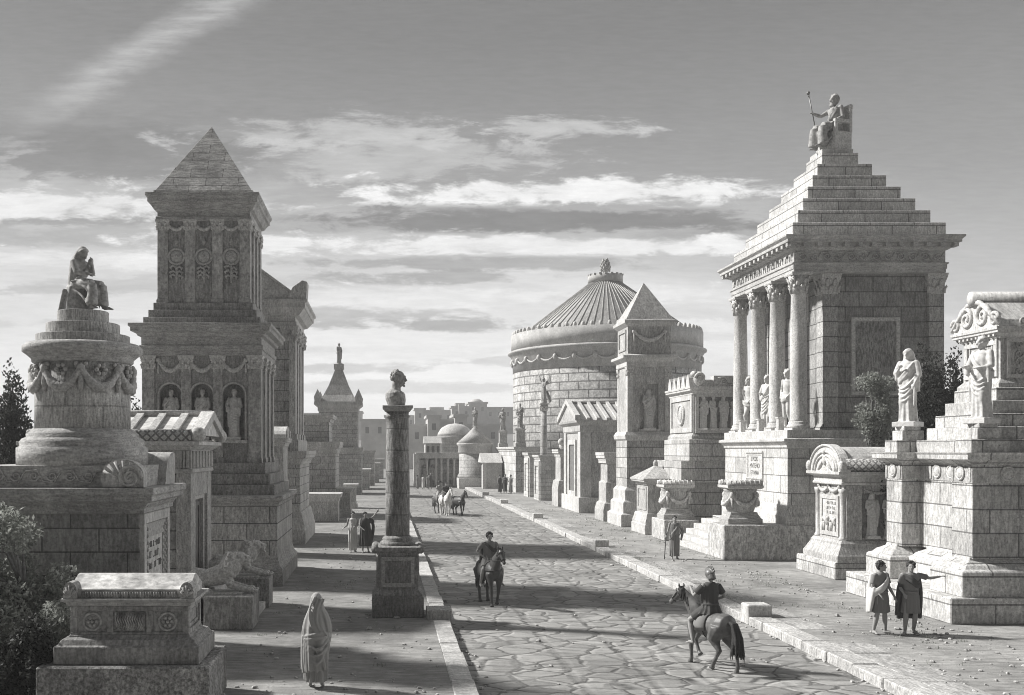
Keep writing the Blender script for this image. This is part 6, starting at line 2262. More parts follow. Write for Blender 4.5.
a = MB(); a.lathe(cx, cy, [(1.95, 4.2), (2.1, 4.4), (2.05, 5.1), (2.25, 5.3), (2.25, 5.5)], 40); part('cornice', a, M_TRIM, t)
a = MB(); a.lathe(cx, cy, [(2.25, 5.5), (1.0, 6.6), (.4, 7.2), (.35, 7.5)], 40); part('roof', a, M_TILE, t)
CONE = (cx, cy, 7.5)
t = thing('gabled_shrine', 'tiny gabled shrine with pale pilaster beside the precinct wall', 'shrine', (12, 117, 0))
a = MB(); a.box(11.6, 13.6, 115, 119, 0, 3.2); part('wall', a, M_PLAIN, t)
a = MB(); a.box(11.35, 11.75, 114.8, 115.4, 0, 3.2); part('pilaster', a, M_PALE, t)
a = MB(); a.prism([(114.6, 3.2), (119.4, 3.2), (117, 4.3)], 'x', 11.2, 13.6); part('roof', a, M_PALE, t)

# ---- hazy town on the skyline
TOWN = [(405, 429, 424, 240, 'low dark block'), (428, 440, 415, 236, 'dark square tower'), (439, 456, 419, 242, 'dark flat roofed house'), (455, 467, 414, 238, 'dark tower with thin mast'), (466, 502, 424, 245, 'long dark house'),
        (385, 416, 415, 380, 'pale low block'), (415, 425, 408, 372, 'pale narrow tower'), (424, 453, 410, 384, 'pale long palace'), (452, 471, 406, 376, 'pale taller palace'), (469, 487, 402, 388, 'pale round topped hall'), (486, 530, 407, 392, 'pale broad terrace'),
        (300, 342, 413, 400, 'pale terrace left of the bust'), (341, 362, 411, 395, 'pale block left of the bust'), (361, 386, 419, 250, 'dark block behind the bust column')]
for i, (pa, pb, pt, yy_, lb) in enumerate(TOWN):
    s_ = yy_ / 1000
    xa, xb, zt = (pa - 384) * s_, (pb - 384) * s_, CH + (450 - pt) * s_
    t = thing('distant_building', lb + ' on the hazy skyline', 'building', ((xa + xb) / 2, yy_ + 6, 0), 0, 'hazy town on the skyline')
    a = MB(); a.box(xa, xb, yy_, yy_ + 14, 0, zt - .6); part('wall', a, M_FAR, t)
    a = MB(); a.box(xa - .4, xb + .4, yy_ - .4, yy_ + 14.4, zt - .6, zt)
    if 'round' in lb:
        a.lathe((xa + xb) / 2, yy_ + 6, [(2.6, zt), (2.4, zt + .6), (1.2, zt + 1.4), (.1, zt + 1.6)], 20)
    if 'mast' in lb:
        a.tube([((xa + xb) / 2, yy_ + 6, zt), ((xa + xb) / 2, yy_ + 6, zt + 2.6)], .15, 6)
    if 'palace' in lb:
        a.box(xa + (xb - xa) * .2, xb - (xb - xa) * .3, yy_ + 2, yy_ + 10, zt, zt + 1.2)
    part('roof', a, M_FAR, t)
    n = max(1, int((xb - xa) / 3))
    for q in range(n):
        u = xa + (q + .5) * (xb - xa) / n
        a = MB(); a.box(u - .45, u + .45, yy_ - .12, yy_ + .3, zt - 3.6, zt - 2.0); part('window', a, M_VOID, t)

# ================================================================ statues
JA = pose(elR=(-.24, -.06, 1.14), wrR=(-.12, -.19, 1.18), elL=(.25, -.05, 1.13), wrL=(.14, -.22, 1.04))
JB = pose(elR=(-.25, -.08, 1.16), wrR=(-.1, -.2, 1.3), elL=(.26, 0, 1.13), wrL=(.22, -.14, .92))
JC = pose(elR=(-.27, -.06, 1.15), wrR=(-.2, -.32, 1.12), elL=(.26, -.04, 1.13), wrL=(.1, -.2, 1.1))
ME_A = statue_toga(3, JA, 'short', .2)
ME_B = statue_toga(9, JB, 'short', -.3, 1)
ME_C = statue_toga(17, JC, 'curls', -.2, -1)
ME_W = statue_toga(23, JB, 'bun', .1, 1, .016, True)
ME_N1 = statue_nude(5, 1)
ME_N2 = statue_nude(6, -1)
ME_GOD, JG = statue_seated('god')
ME_SW, _ = statue_seated('woman')
ME_BUST = statue_bust()
ME_LION = statue_lion()
ME_VIC = statue_victory()


def low(me, name, f):
    o = bpy.data.objects.new('tmp', me)
    COL.objects.link(o)
    d = o.modifiers.new('d', 'DECIMATE')
    d.ratio = f
    dg = bpy.context.evaluated_depsgraph_get()
    r = bpy.data.meshes.new_from_object(o.evaluated_get(dg))
    r.name = name
    bpy.data.objects.remove(o)
    return r


ME_FAR = low(ME_A, 'statue_far', .12)
ME_REL = low(ME_C, 'relief_figure', .2)
ME_REL2 = low(ME_W, 'relief_figure_woman', .2)


def statue(name, me, label, loc, face, s, mat, group=None, cat='statue'):
    """face: angle of the figure's front; 0 looks at the camera (-Y), -90 looks along -X"""
    if not me.materials:
        me.materials.append(mat)
    o = put(name, me, None, loc, math.radians(face), s)
    o.material_slots[0].link = 'OBJECT'
    o.material_slots[0].material = mat
    return tag(o, label, cat, group)


statue('statue', ME_SW, 'seated veiled woman statue on top of the round tomb', (-6.74, 22.4, 7.74), 62, 1.0, M_MARBD)
statue('lion_statue', ME_LION, 'stone lion with forepaws over the nearer parapet edge', (-4.2, 25.35, 1.06), 90, .92, M_CARV, 'lions on the stair block', 'lion')
statue('lion_statue', ME_LION, 'stone lion on the farther parapet, head raised above the other', (-4.2, 28.65, 1.06), 90, .92, M_CARV, 'lions on the stair block', 'lion')
statue('bust', ME_BUST, 'curly haired portrait bust in profile on the short column', (.37, 27.2, 5.85), 80, 1.05, M_MARBD, None, 'bust')
for i, (me, lb) in enumerate(((ME_B, 'toga statue in the left niche of the tall tower'), (ME_A, 'toga statue in the middle niche of the tall tower'), (ME_C, 'draped statue in the right niche of the tall tower'))):
    statue('statue', me, lb, (-6.1 - 1.06 + 1.06 * i + .0, 33.41 + .22, 5.06), 0, .92, M_MARB, 'niche statues of the tall tower')
statue('statue', ME_FAR, 'tiny standing statue on the tip of the pointed tomb', (-4.6, 102.3, 13.45), 40, 1.2, M_MARBD)
statue('statue', ME_C, 'white toga statue with raised hand on the nearer right pedestal', (15.8, 26.42, 5.45), -72, 1.24, M_MARB)
statue('statue', ME_W, 'veiled draped statue on the farther right pedestal', (15.72, 30.0, 5.45), -55, 1.27, M_MARB)
for i, (me, yy_, lb) in enumerate(((ME_N1, 42.13, 'statue between the two nearest temple columns'), (ME_A, 44.35, 'statue between the two middle temple columns'), (ME_N2, 46.57, 'slender nude statue between the two farthest temple columns'))):
    statue('statue', me, lb, (17.0, yy_, 5.54), -70, 1.42 if i != 1 else 1.38, M_MARB, 'statues between the temple columns')
tx, ty, tz = TEMPLE_TOP
g_ = statue('statue', ME_GOD, 'bearded enthroned god statue crowning the stepped temple roof', (tx, ty, tz + .06), -72, 1.7, M_MARBD)
# throne and staff of the god
t = thing('throne', 'high backed stone throne under the god on the temple roof', 'throne', (tx, ty, tz), math.radians(-72))
def local(nm, mb, mat, parent, bev=0):
    o = put(nm, mb.mesh(nm), None, (0, 0, 0), 0, 1, mat)
    o.parent = parent
    if bev:
        add_bevel(o, bev)
    return o
a = MB(); a.box(-.52, .52, -.35, .62, 0, .84); local('seat', a, M_CARV, t, .02)
a = MB(); a.box(-.52, .52, .5, .66, .8, 1.9); a.tube([(-.52, .6, 1.95), (.52, .6, 1.95)], .12, 10); local('backrest', a, M_CARV, t, .02)
for k in (-1, 1):
    a = MB(); a.box(k * .52 - .08, k * .52 + .08, -.34, .55, 1.2, 1.34); a.box(k * .52 - .07, k * .52 + .07, -.34, -.18, .0, 1.2); local('armrest', a, M_CARV, t, .015)
a = MB(); a.tube([(-.44, -.86, 2.62), (-.38, -.5, .95)], .026, 8); a.ell((-.445, -.875, 2.7), .085, 10, 8); a.ell((-.44, -.86, 2.56), .045, 8, 6)
o = put('sceptre', a.mesh('sceptre'), None, (tx, ty, tz), math.radians(-72), 1, M_BRONZE)
tag(o, 'slanting knobbed sceptre held by the enthroned roof statue', 'sceptre')
statue('statue', ME_W, 'draped woman statue in the niche of the pyramid tower', NICHE, 0, 1.32, M_MARB)
statue('statue', ME_VIC, 'small winged victory statue on the tall thin column', TALLCOL, -60, 1.35, M_MARBD)
statue('statue', ME_A, 'dark standing statue on the near end of the precinct wall', (14.45, 106.2, 6.95), -30, 1.5, M_MARBD)
statue('statue', ME_C, 'standing statue on the far end of the precinct wall', (14.15, 119, 6.95), -30, 1.5, M_MARBD)
statue('statue', ME_FAR, 'tiny statue on the tip of the distant conical tomb', CONE, -20, 1.35, M_MARBD)
for i, px in enumerate((425, 433)):
    statue('statue', ME_FAR, ('pale statue in the left niche of the distant arcade', 'pale statue in the right niche of the distant arcade')[i], ((px - 384) * .1255, 126.1, .9), 0, 1.0, M_MARB, 'statues in the arcade')
# carved figures belong to their tombs
vt, vy = VAULT
for k in range(4):
    put('relief_figure', ME_REL if k % 2 else ME_REL2, vt, (16.85 + .6 * k, vy + .0, 1.66), 0, (.85, .6, .86), M_MARB)
rt, ry = RELIEF
for k in range(10):
    put('relief_figure', ME_REL if k % 2 else ME_REL2, rt, (16.1 + .52 * k, ry - .02, 5.72), (-.5, .4, .1)[k % 3], (.95, .7, .96), M_MARB)

# ================================================================ people
# cloaked woman walking away, bottom left
J = pose(ankR=(-.1, .14, .13), toeR=(-.13, -.02, .03), kneeR=(-.1, -.0, .5), ankL=(.11, -.06, .08), toeL=(.13, -.22, .03), shR=(-.14, .0, 1.35), shL=(.14, .0, 1.35), elR=(-.17, -.06, 1.1), wrR=(-.06, -.17, 1.12), elL=(.17, -.06, 1.1), wrL=(.05, -.18, 1.08), head=(0, -.02, 1.6))
def gown(mb):
    robe_prims(mb, [(.12, .185, .17, .01, .02), (.2, .2, .175, .01, .01), (.5, .2, .17, 0, 0), (.8, .2, .16, 0, 0), (1.0, .17, .14, 0, .0), (1.3, .15, .13, 0, 0), (1.4, .1, .1, 0, 0)], 13, .04, 6)
def mantle(mb):
    robe_prims(mb, [(.34, .215, .18, .02, .02), (.5, .225, .185, .02, .02), (.8, .242, .195, .01, .02), (.98, .262, .205, 0, .02), (1.12, .265, .205, -.01, .02), (1.28, .235, .19, -.01, .02), (1.4, .19, .165, -.01, .03), (1.5, .14, .14, 0, .03),
                    (1.6, .118, .13, 0, .01), (1.7, .1, .115, 0, .01), (1.76, .06, .075, 0, .02), (1.78, .03, .04, 0, .02)], 9, .04, 8, 80, .9)
    folds_rope(mb, [(-.26, .0, 1.0), (-.12, .2, 1.03), (.1, .225, 1.02), (.27, .04, .96)], .032, 2, .06, 2)
    folds_rope(mb, [(-.24, .1, .98), (-.08, .225, .8), (.08, .225, .78), (.24, .12, .94)], .026, 2, .12, 3)
    folds_rope(mb, [(-.23, .12, .9), (-.06, .225, .55), (.08, .215, .53), (.24, .1, .84)], .026, 1, .1, 3)
    folds_rope(mb, [(.03, .12, 1.72), (.12, .17, 1.5), (.13, .215, 1.25), (.0, .225, 1.03)], .024, 4, .0, 5, (-.06, 0, -.01))
    folds_rope(mb, [(-.1, .12, 1.55), (-.2, .14, 1.3), (-.25, .12, 1.06)], .028, 2, .0, 6, (.04, .03, 0))
    folds_rope(mb, [(.24, .06, 1.0), (.25, .08, .65), (.24, .1, .3)], .045, 3, .02, 6, (-.035, .035, .03))
    folds_rope(mb, [(-.05, .21, .75), (-.12, .2, .5), (-.14, .18, .36)], .03, 3, .02, 7, (.07, .0, 0))
person('woman in a pale hooded mantle walking away in the bottom left', (-1.27, 18.75, ZS), math.radians(188), J,
       [('person_body', M_SKIN, body_fn(J), .012), ('gown', M_CLP, gown, .013), ('mantle', M_CLP, mantle, .013)])

# two men talking beside the big monument
J1 = pose(ankR=(-.15, .08, .08), toeR=(-.22, -.08, .03), kneeR=(-.14, -.02, .5), ankL=(.13, -.02, .08), toeL=(.2, -.17, .03), elR=(-.24, .04, 1.15), wrR=(-.2, -.14, .98), elL=(.25, -.02, 1.14), wrL=(.3, -.14, .9))
c1 = [([(.15, -.04, 1.47), (.04, -.15, 1.36), (-.12, -.16, 1.2), (-.24, -.06, 1.08), (-.26, .06, 1.0)], .032, 4, .04, (0, 0, 0)),
      ([(-.25, -.03, 1.15), (-.29, .0, .85), (-.3, .04, .55)], .055, 3, .02, (.02, .06, 0)),
      ([(-.15, .12, 1.45), (-.18, .17, 1.0), (-.22, .17, .52)], .075, 4, .0, (.1, .01, 0)),
      ([(.17, -.02, 1.47), (.15, .12, 1.3), (.12, .17, .9), (.1, .17, .5)], .06, 2, .0, (-.06, .0, 0))]
person('young man in short tunic and pale cloak beside the pointing man', (12.02, 24.2, ZS), math.radians(24), J1,
       [('person_body', M_SKIN, body_fn(J1, .4, .55), .011), ('tunic', M_CLG, tunic_fn(J1, .52, 3), .014), ('cloak', M_CLW, cloak_fn(c1, .03, 3), .016), ('hair', M_HAIR, hair_fn(J1, .55, 'curls'), .012)])
J2 = pose(ankR=(-.16, -.06, .08), toeR=(-.26, -.2, .03), kneeR=(-.14, -.07, .5), ankL=(.1, .08, .08), toeL=(.14, -.08, .03), elR=(-.25, .02, 1.15), wrR=(-.24, -.18, 1.0), elL=(.44, .0, 1.36), wrL=(.7, .02, 1.4))
c2 = [([(-.16, -.04, 1.47), (-.04, -.16, 1.38), (.1, -.14, 1.28), (.2, .0, 1.3)], .032, 4, .04, (0, 0, 0)),
      ([(-.2, .0, 1.45), (-.27, .02, 1.0), (-.3, .06, .45)], .06, 3, .0, (.03, .05, 0)),
      ([(-.14, .12, 1.45), (-.16, .18, 1.0), (-.2, .18, .35)], .08, 4, .0, (.115, .01, 0)),
      ([(.2, .03, 1.42), (.25, .08, 1.0), (.27, .1, .38)], .07, 2, .0, (-.05, .04, 0))]
person('man in dark cloak pointing right with outstretched arm beside the steps', (12.72, 24.15, ZS), math.radians(-4), J2,
       [('person_body', M_SKIN, body_fn(J2, .2, -.3), .011), ('tunic', M_CLG, tunic_fn(J2, .52, 5), .014), ('cloak', M_CLD, cloak_fn(c2, .03, 3), .016), ('hair', M_HAIR, hair_fn(J2, -.3, 'curls'), .012)])

# man with staff in front of the stair
J3 = pose(elR=(-.26, .0, 1.15), wrR=(-.36, -.14, .98), elL=(.33, .1, 1.16), wrL=(.2, -.02, 1.0))
def toga3(mb):
    robe_prims(mb, [(.12, .19, .16, 0, 0), (.45, .2, .165, 0, -.01), (.8, .2, .16, 0, 0), (1.0, .185, .145, 0, 0), (1.15, .185, .14, 0, 0), (1.3, .19, .135, 0, 0), (1.42, .18, .11, 0, 0), (1.48, .1, .08, 0, .01)], 11, .026, 14)
    folds_rope(mb, [(.17, -.02, 1.46), (.05, -.15, 1.25), (-.12, -.15, 1.05), (-.2, -.02, .95)], .03, 4, .05, 4)
    folds_rope(mb, [(.18, .04, 1.44), (.33, .1, 1.16), (.26, .06, .8)], .06, 2, .05, 4)
person('lone man in toga leaning on a staff before the stairs', (11.87, 40.85, ZS), math.radians(-8), J3,
       [('person_body', M_SKIN, body_fn(J3, .7), .014), ('toga', M_CLG, toga3, .016), ('hair', M_HAIR, hair_fn(J3), .014)])
a = MB(); a.tube([(11.42, 40.72, ZS), (11.5, 40.74, 1.36)], .018, 8)
tag(part('staff', a, M_LEATH), 'thin walking staff held by the man before the stairs', 'staff')

# couple on the left
J4 = pose(elR=(-.24, .1, 1.16), wrR=(-.4, .0, 1.06), elL=(.22, -.08, 1.16), wrL=(.08, -.2, 1.14))
def toga4(mb):
    robe_prims(mb, [(.08, .17, .15, 0, .03), (.5, .19, .16, 0, 0), (.9, .195, .15, 0, 0), (1.15, .18, .14, 0, 0), (1.3, .19, .135, 0, 0), (1.42, .18, .11, 0, 0), (1.48, .1, .08, 0, .01)], 11, .024, 24)
    folds_rope(mb, [(-.17, -.02, 1.46), (-.05, -.15, 1.25), (.1, -.15, .9), (.17, -.08, .4)], .03, 4, .05, 4)
person('figure in long white toga standing beside the dark cloaked man', (-1.36, 43.6, ZS), math.radians(12), J4,
       [('person_body', M_SKIN, body_fn(J4), .014), ('toga', M_CLW, toga4, .016), ('hair', M_HAIR, hair_fn(J4), .014)])
J5 = pose(elL=(.36, -.02, 1.56), wrL=(.5, -.06, 1.76), elR=(-.24, -.08, 1.14), wrR=(-.12, -.2, 1.05), ankL=(.15, .06, .08), toeL=(.2, -.1, .03))
def cloak5(mb):
    robe_prims(mb, [(.3, .25, .19, .02, .01), (.6, .26, .2, .02, .01), (.95, .24, .18, .02, .0), (1.2, .225, .165, .01, 0), (1.36, .21, .14, 0, 0), (1.44, .17, .11, 0, 0), (1.5, .09, .08, 0, .01)], 11, .03, 31)
    folds_rope(mb, [(.18, -.02, 1.48), (.34, .0, 1.4), (.34, .04, 1.0), (.27, .06, .5)], .06, 3, .06, 4)
person('man in dark cloak raising his left arm beside the white toga', (-.82, 43.3, ZS), math.radians(6), J5,
       [('person_body', M_SKIN, body_fn(J5, .3, .3), .014), ('cloak', M_CLD, cloak5, .016), ('hair', M_HAIR, hair_fn(J5, .3), .014)])

# small distant people
def far_person(lb, x, y, rz, tone, s=1.0, group=None, arm=0):
    J = pose(elR=(-.25, -.05, 1.15), wrR=(-.2, -.2, 1.0)) if not arm else pose(elL=(.38, .0, 1.3), wrL=(.6, -.05, 1.3))
    seed = int(x * 10 + y)
    def tg(mb):
        robe_prims(mb, [(.15, .19, .17, 0, 0), (.6, .2, .165, 0, 0), (1.0, .185, .15, 0, 0), (1.3, .195, .14, 0, 0), (1.43, .17, .11, 0, 0), (1.49, .09, .08, 0, .01)], 9, .026, seed, 32)
    p = person(lb, (x, y, ZS if x > 9.7 or x < 1.5 else .004), math.radians(rz), J, [('person_body', M_SKIN, body_fn(J), .024), ('toga', tone, tg, .024), ('hair', M_HAIR, hair_fn(J, 0, None) if False else hair_fn(J), .022)], group)
    p.scale = (s,) * 3
far_person('dark figure on the left of the group by the precinct wall', 11.9, 102.6, 30, M_CLD, 1.08, 'group by the precinct wall', 1)
far_person('dark figure in the middle of the group by the precinct wall', 12.5, 103.2, -20, M_CLD, 1.1, 'group by the precinct wall')
far_person('paler figure on the right of the group by the precinct wall', 12.95, 102.2, -60, M_CLG, 1.1, 'group by the precinct wall')
far_person('tiny stooping figure at the left end of the arcade', 4.0, 119, 60, M_CLG, .95, 'people before the arcade', 1)
far_person('tiny pale figure second from left before the arcade', 4.7, 119.5, -20, M_CLW, .95, 'people before the arcade')
far_person('tiny figure in front of the left arcade niche', 5.2, 119, 40, M_CLG, .95, 'people before the arcade')
far_person('tiny dark figure at the right of the arcade people', 5.6, 120, 0, M_CLD, 1.1, 'people before the arcade')

# ================================================================ horses and riders
def rider(label, loc, rz, sc_h, J, parts, lift, group=None):
    z = loc[2] + lift
    return person(label, (loc[0], loc[1], z), rz, J, parts, group)

SEAT = dict(pel=(0, .06, .94), chest=(0, .05, 1.28), hipR=(-.1, .05, .9), hipL=(.1, .05, .9), kneeR=(-.3, -.25, .66), kneeL=(.3, -.25, .66), ankR=(-.33, -.1, .24), ankL=(.33, -.1, .24), toeR=(-.36, -.26, .17), toeL=(.36, -.26, .17),
            shR=(-.19, .06, 1.42), shL=(.19, .06, 1.42), head=(0, .03, 1.63))
# --- foreground rider seen from behind
hm = horse_meshes(dict(FR=[(-.15, -.45, .95), (-.15, -.56, .78), (-.14, -.72, .52), (-.14, -.6, .26), (-.14, -.54, .2)],
                       FL=[(.15, -.45, .95), (.15, -.46, .76), (.14, -.52, .42), (.14, -.5, .12), (.14, -.55, .03)],
                       HL=[(.15, .6, 1.05), (.17, .42, .76), (.15, .62, .5), (.15, .42, .2), (.15, .34, .06)],
                       HR=[(-.15, .62, 1.05), (-.17, .56, .74), (-.15, .88, .5), (-.15, .92, .15), (-.15, .88, .03)]),
                  (.14, -.66, 1.58), (.24, -.78, 1.78), (.4, -1.02, 1.45))
HX, HY, HR = 6.98, 21.5, math.radians(198)
make_horse('bay horse trotting away from the viewer near the right kerb', (HX, HY, .004), HR, .87, hm, M_HORSE, None, None, True, ((.24, -.78, 1.78), (.4, -1.02, 1.45)))
JR = pose(**{**SEAT, 'elL': (.28, -.02, 1.16), 'wrL': (.14, -.3, 1.16), 'elR': (-.28, .12, 1.16), 'wrR': (-.14, -.2, 1.1)})
JR = pose(**{**JR, 'elL': (.3, -.1, 1.2), 'wrL': (.2, -.36, 1.34), 'elR': (-.32, .12, 1.18), 'wrR': (-.16, -.16, 1.08)})
def ridetunic(J, seed=2, wide=1.0):
    def fn(mb):
        p = J['pel']
        robe_prims(mb, [(.82, .27 * wide, .24 * wide, p[0], p[1] - .02), (.92, .22, .2, p[0], p[1]), (1.04, .17, .14, p[0], p[1]), (1.1, .18, .145, 0, .05), (1.3, .2, .145, 0, .05), (1.43, .195, .115, 0, .055), (1.5, .1, .085, 0, .06)], 12, .018, seed)
        for k in 'RL':
            mb.tube([V(J['hip' + k]) + V((0, .02, .04)), V(J['hip' + k]).lerp(V(J['knee' + k]), .75)], [.125, .1], 10)
            a_, b_ = V(J['sh' + k]), V(J['el' + k])
            mb.tube([a_ + (a_ - b_) * .05, a_.lerp(b_, .4), a_.lerp(b_, .7)], [.072, .074, .076], 10)
        mb.ring((p[0], p[1], 1.04), .165, .02, 'z')
    return fn
def helmet_fn(J):
    def fn(mb):
        c = V(J['head'])
        mb.ell(c + V((0, .012, .045)), (.1, .118, .105), 14, 10)
        mb.tube([c + V((0, .06, .0)), c + V((0, .1, -.07))], [.09, .085], 10)
        for i in range(8):
            e = PI * (.1 + .11 * i)
            mb.tube([c + V((0, .01 - .1 * math.cos(e), .05 + .1 * math.sin(e))), c + V((0, .02 - .17 * math.cos(e), .05 + .175 * math.sin(e)))], [.022, .026], 6)
    return fn
def shortcape(mb):
    folds_rope(mb, [(-.17, .15, 1.45), (-.2, .2, 1.2), (-.22, .2, .9)], .065, 5, .0, 3, (.09, .0, 0))
rider('helmeted rider in dark tunic seen from behind on the trotting horse', (HX, HY, 0), HR, .93, JR,
      [('person_body', M_SKIN, body_fn(JR, .8, -.3), .012), ('tunic', M_CLD, ridetunic(JR), .014), ('helmet', M_BRONZE, helmet_fn(JR), .011)], .32)
# --- rider coming towards the viewer
hm2 = horse_meshes(dict(FR=[(-.15, -.45, .95), (-.15, -.52, .76), (-.14, -.6, .45), (-.14, -.6, .14), (-.14, -.65, .03)],
                        FL=[(.15, -.45, .95), (.15, -.44, .76), (.14, -.42, .43), (.14, -.3, .15), (.14, -.28, .06)],
                        HR=[(-.15, .6, 1.05), (-.17, .46, .74), (-.15, .68, .48), (-.15, .58, .14), (-.15, .54, .03)]), (.02, -.72, 1.55), (.05, -.86, 1.74), (.1, -1.12, 1.4))
HX, HY, HR = 3.2, 30.2, math.radians(12)
make_horse('dark horse walking towards the viewer in the middle of the road', (HX, HY, .004), HR, .95, hm2, M_HORSED, None, None, True, ((.05, -.86, 1.74), (.1, -1.12, 1.4)))
JR2 = pose(**{**SEAT, 'elL': (.27, -.06, 1.16), 'wrL': (.1, -.26, 1.08), 'elR': (-.38, .12, 1.18), 'wrR': (-.2, -.02, 1.02)})
def cloak_r2(mb):
    folds_rope(mb, [(-.17, .0, 1.48), (-.04, -.1, 1.36), (.1, -.09, 1.26), (.2, .02, 1.3)], .03, 3, .04, 3)
    folds_rope(mb, [(-.16, .15, 1.45), (-.19, .2, 1.1), (-.22, .25, .8)], .07, 4, .0, 3, (.1, .0, 0))
    folds_rope(mb, [(.2, .06, 1.44), (.27, .08, 1.1), (.3, .1, .7)], .06, 2, .0, 3, (.0, .06, 0))
rider('rider in dark cloak facing the viewer with hand on hip', (HX, HY, 0), HR, .93, JR2,
      [('person_body', M_SKIN, body_fn(JR2, .8, .1), .014), ('tunic', M_CLG, ridetunic(JR2, 6), .016), ('cloak', M_CLD, cloak_r2, .018), ('hair', M_HAIR, hair_fn(JR2, .1, 'curls'), .014)], .405)
# --- distant riders
JR3 = pose(**{**SEAT, 'elL': (.27, -.06, 1.16), 'wrL': (.1, -.26, 1.08), 'elR': (-.28, .0, 1.18), 'wrR': (-.12, -.24, 1.05)})
def hat_fn(J):
    def fn(mb):
        c = V(J['head'])
        mb.lathe(c.x, c.y, [(.27, c.z + .07), (.28, c.z + .09), (.13, c.z + .11), (.11, c.z + .2), (.03, c.z + .22)], 20)
    return fn
for (lb, rl, px, y, rz, mat, mane, hat, cl) in (('brown horse of the distant hat wearing rider', 'distant rider wearing a broad hat, left of the pair', 440, 73, 18, M_HORSE, M_MANE, True, M_CLP),
                                                 ('white horse leading the distant riders', 'distant bareheaded rider in dark cloak on the white horse', 446, 71, 14, M_HORSEW, M_CLW, False, M_CLD)):
    x = (px - 384) * y / 1000
    make_horse(lb, (x, y, .004), math.radians(rz), 1.06, hm2, mat, mane, None, False)
    rider(rl, (x, y, 0), math.radians(rz), .93, JR3, [('person_body', M_SKIN, body_fn(JR3), .024), ('tunic', cl, ridetunic(JR3, 3, 1.05), .024), ('hair', M_HAIR, hat_fn(JR3) if hat else hair_fn(JR3), .02)], .58)
make_horse('riderless dark horse with raised head beside the distant riders', ((459 - 384) * .0715, 71.5, .004), math.radians(25), .95, hm2, M_HORSED, None, None, False)


# ================================================================ trees and shrubs
def leaves(mb, pts, size, rr, up=0.0):
    for p in pts:
        n = Vector((rr.gauss(0, 1), rr.gauss(0, 1), rr.gauss(0, 1) + .3)).normalized()
        u = n.orthogonal().normalized()
        u = (Matrix.Rotation(rr.uniform(0, 6.28), 3, n) @ u)
        if up:
            u = (u * (1 - up) + Vector((0, 0, 1)) * up).normalized()
            n = (n - u * n.dot(u)).normalized()
        v = n.cross(u)
        s = size * rr.uniform(.6, 1.35)
        p = Vector(p)
        mb.add([p, p + u * s * .5 + v * s * .28 + n * s * .06, p + u * s, p + u * s * .5 - v * s * .28 + n * s * .06], [(0, 1, 2, 3)])


def crown_tree(name, label, loc, clumps, nleaf, size, leafmat, trunk_h, trunk_r, seed, up=0.0, cat='tree', group=None, fill=.35):
    """tapered trunk with limbs to leaf clumps; clumps: (x, y, z, rx, rz) relative to loc"""
    rr = random.Random(seed)
    t = thing(name, label, cat, loc, 0, group)
    a = MB()
    lx, ly, lz = loc
    a.tube([(lx, ly, lz - .05), (lx + .03, ly, lz + trunk_h * .5), (lx, ly + .03, lz + trunk_h)], [trunk_r * 1.25, trunk_r * .9, trunk_r * .45], 9)
    for (x, y, z, r, h) in clumps:
        b = Vector((lx, ly, lz + min(trunk_h, max(.2, z * .6))))
        e = Vector((lx + x, ly + y, lz + z))
        a.tube([b, b.lerp(e, .5) + Vector((0, 0, .08)), e], [trunk_r * .45, trunk_r * .28, trunk_r * .1], 6)
    part('trunk', a, M_BARK, t)
    a = MB()
    tot = sum(c[3] ** 2 * c[4] for c in clumps)
    for (x, y, z, r, h) in clumps:
        k = int(nleaf * r * r * h / tot)
        pts = []
        while len(pts) < k:
            d = Vector((rr.gauss(0, 1), rr.gauss(0, 1), rr.gauss(0, 1))).normalized()
            q = 1 - abs(rr.gauss(0, fill))
            if q < 0:
                continue
            p = Vector((lx + x + d.x * r * q, ly + y + d.y * r * q, lz + z + d.z * h * q))
            if noise.noise(p * (1.6 / max(r, .25)) + Vector((seed, 0, 0))) < -.18:
                continue
            pts.append(p + Vector((rr.uniform(-.05, .05), rr.uniform(-.05, .05), rr.uniform(-.05, .05))))
        leaves(a, pts, size, rr, up)
    part('crown', a, leafmat, t)
    return t


def cypress(label, loc, h, r, n, size, seed, group=None):
    rr = random.Random(seed)
    cl = []
    for i in range(16):
        f = (i + .5) / 16
        w = r * math.sin(PI * min(1, f * .9 + .1)) ** .55
        for k in range(2 if f < .8 else 1):
            a_ = rr.uniform(0, 6.28)
            cl.append((math.cos(a_) * w * .35, math.sin(a_) * w * .35, h * (.06 + .9 * f), w * .72, h * .09))
    return crown_tree('cypress_tree', label, loc, cl, n, size, M_HEDGE, h * .85, r * .16, seed, .55, 'tree', group)


cypress('tall pointed cypress at the far left edge behind the round tomb', (-14.4, 38.5, 0), 8.1, 1.0, 16000, .13, 1)
cypress('shorter dark cypress between the edge cypress and round tomb', (-13.3, 40.5, 0), 6.0, .9, 12000, .13, 2)
cypress('bushy cypress half hidden at the left picture edge', (-14.6, 36.0, 0), 4.9, 1.3, 13000, .13, 3)
cypress('small cypress top seen between round tomb and tall tower', (-10.6, 43, 0), 6.9, 1.0, 11000, .13, 4)
cypress('dark broad cypress behind the steps of the right monument', (18.45, 34.2, 0), 8.3, 1.35, 46000, .1, 5)
cypress('dark cypress peeping right of the broad one by the sarcophagus', (19.75, 34.6, 0), 8.35, .85, 26000, .1, 6)
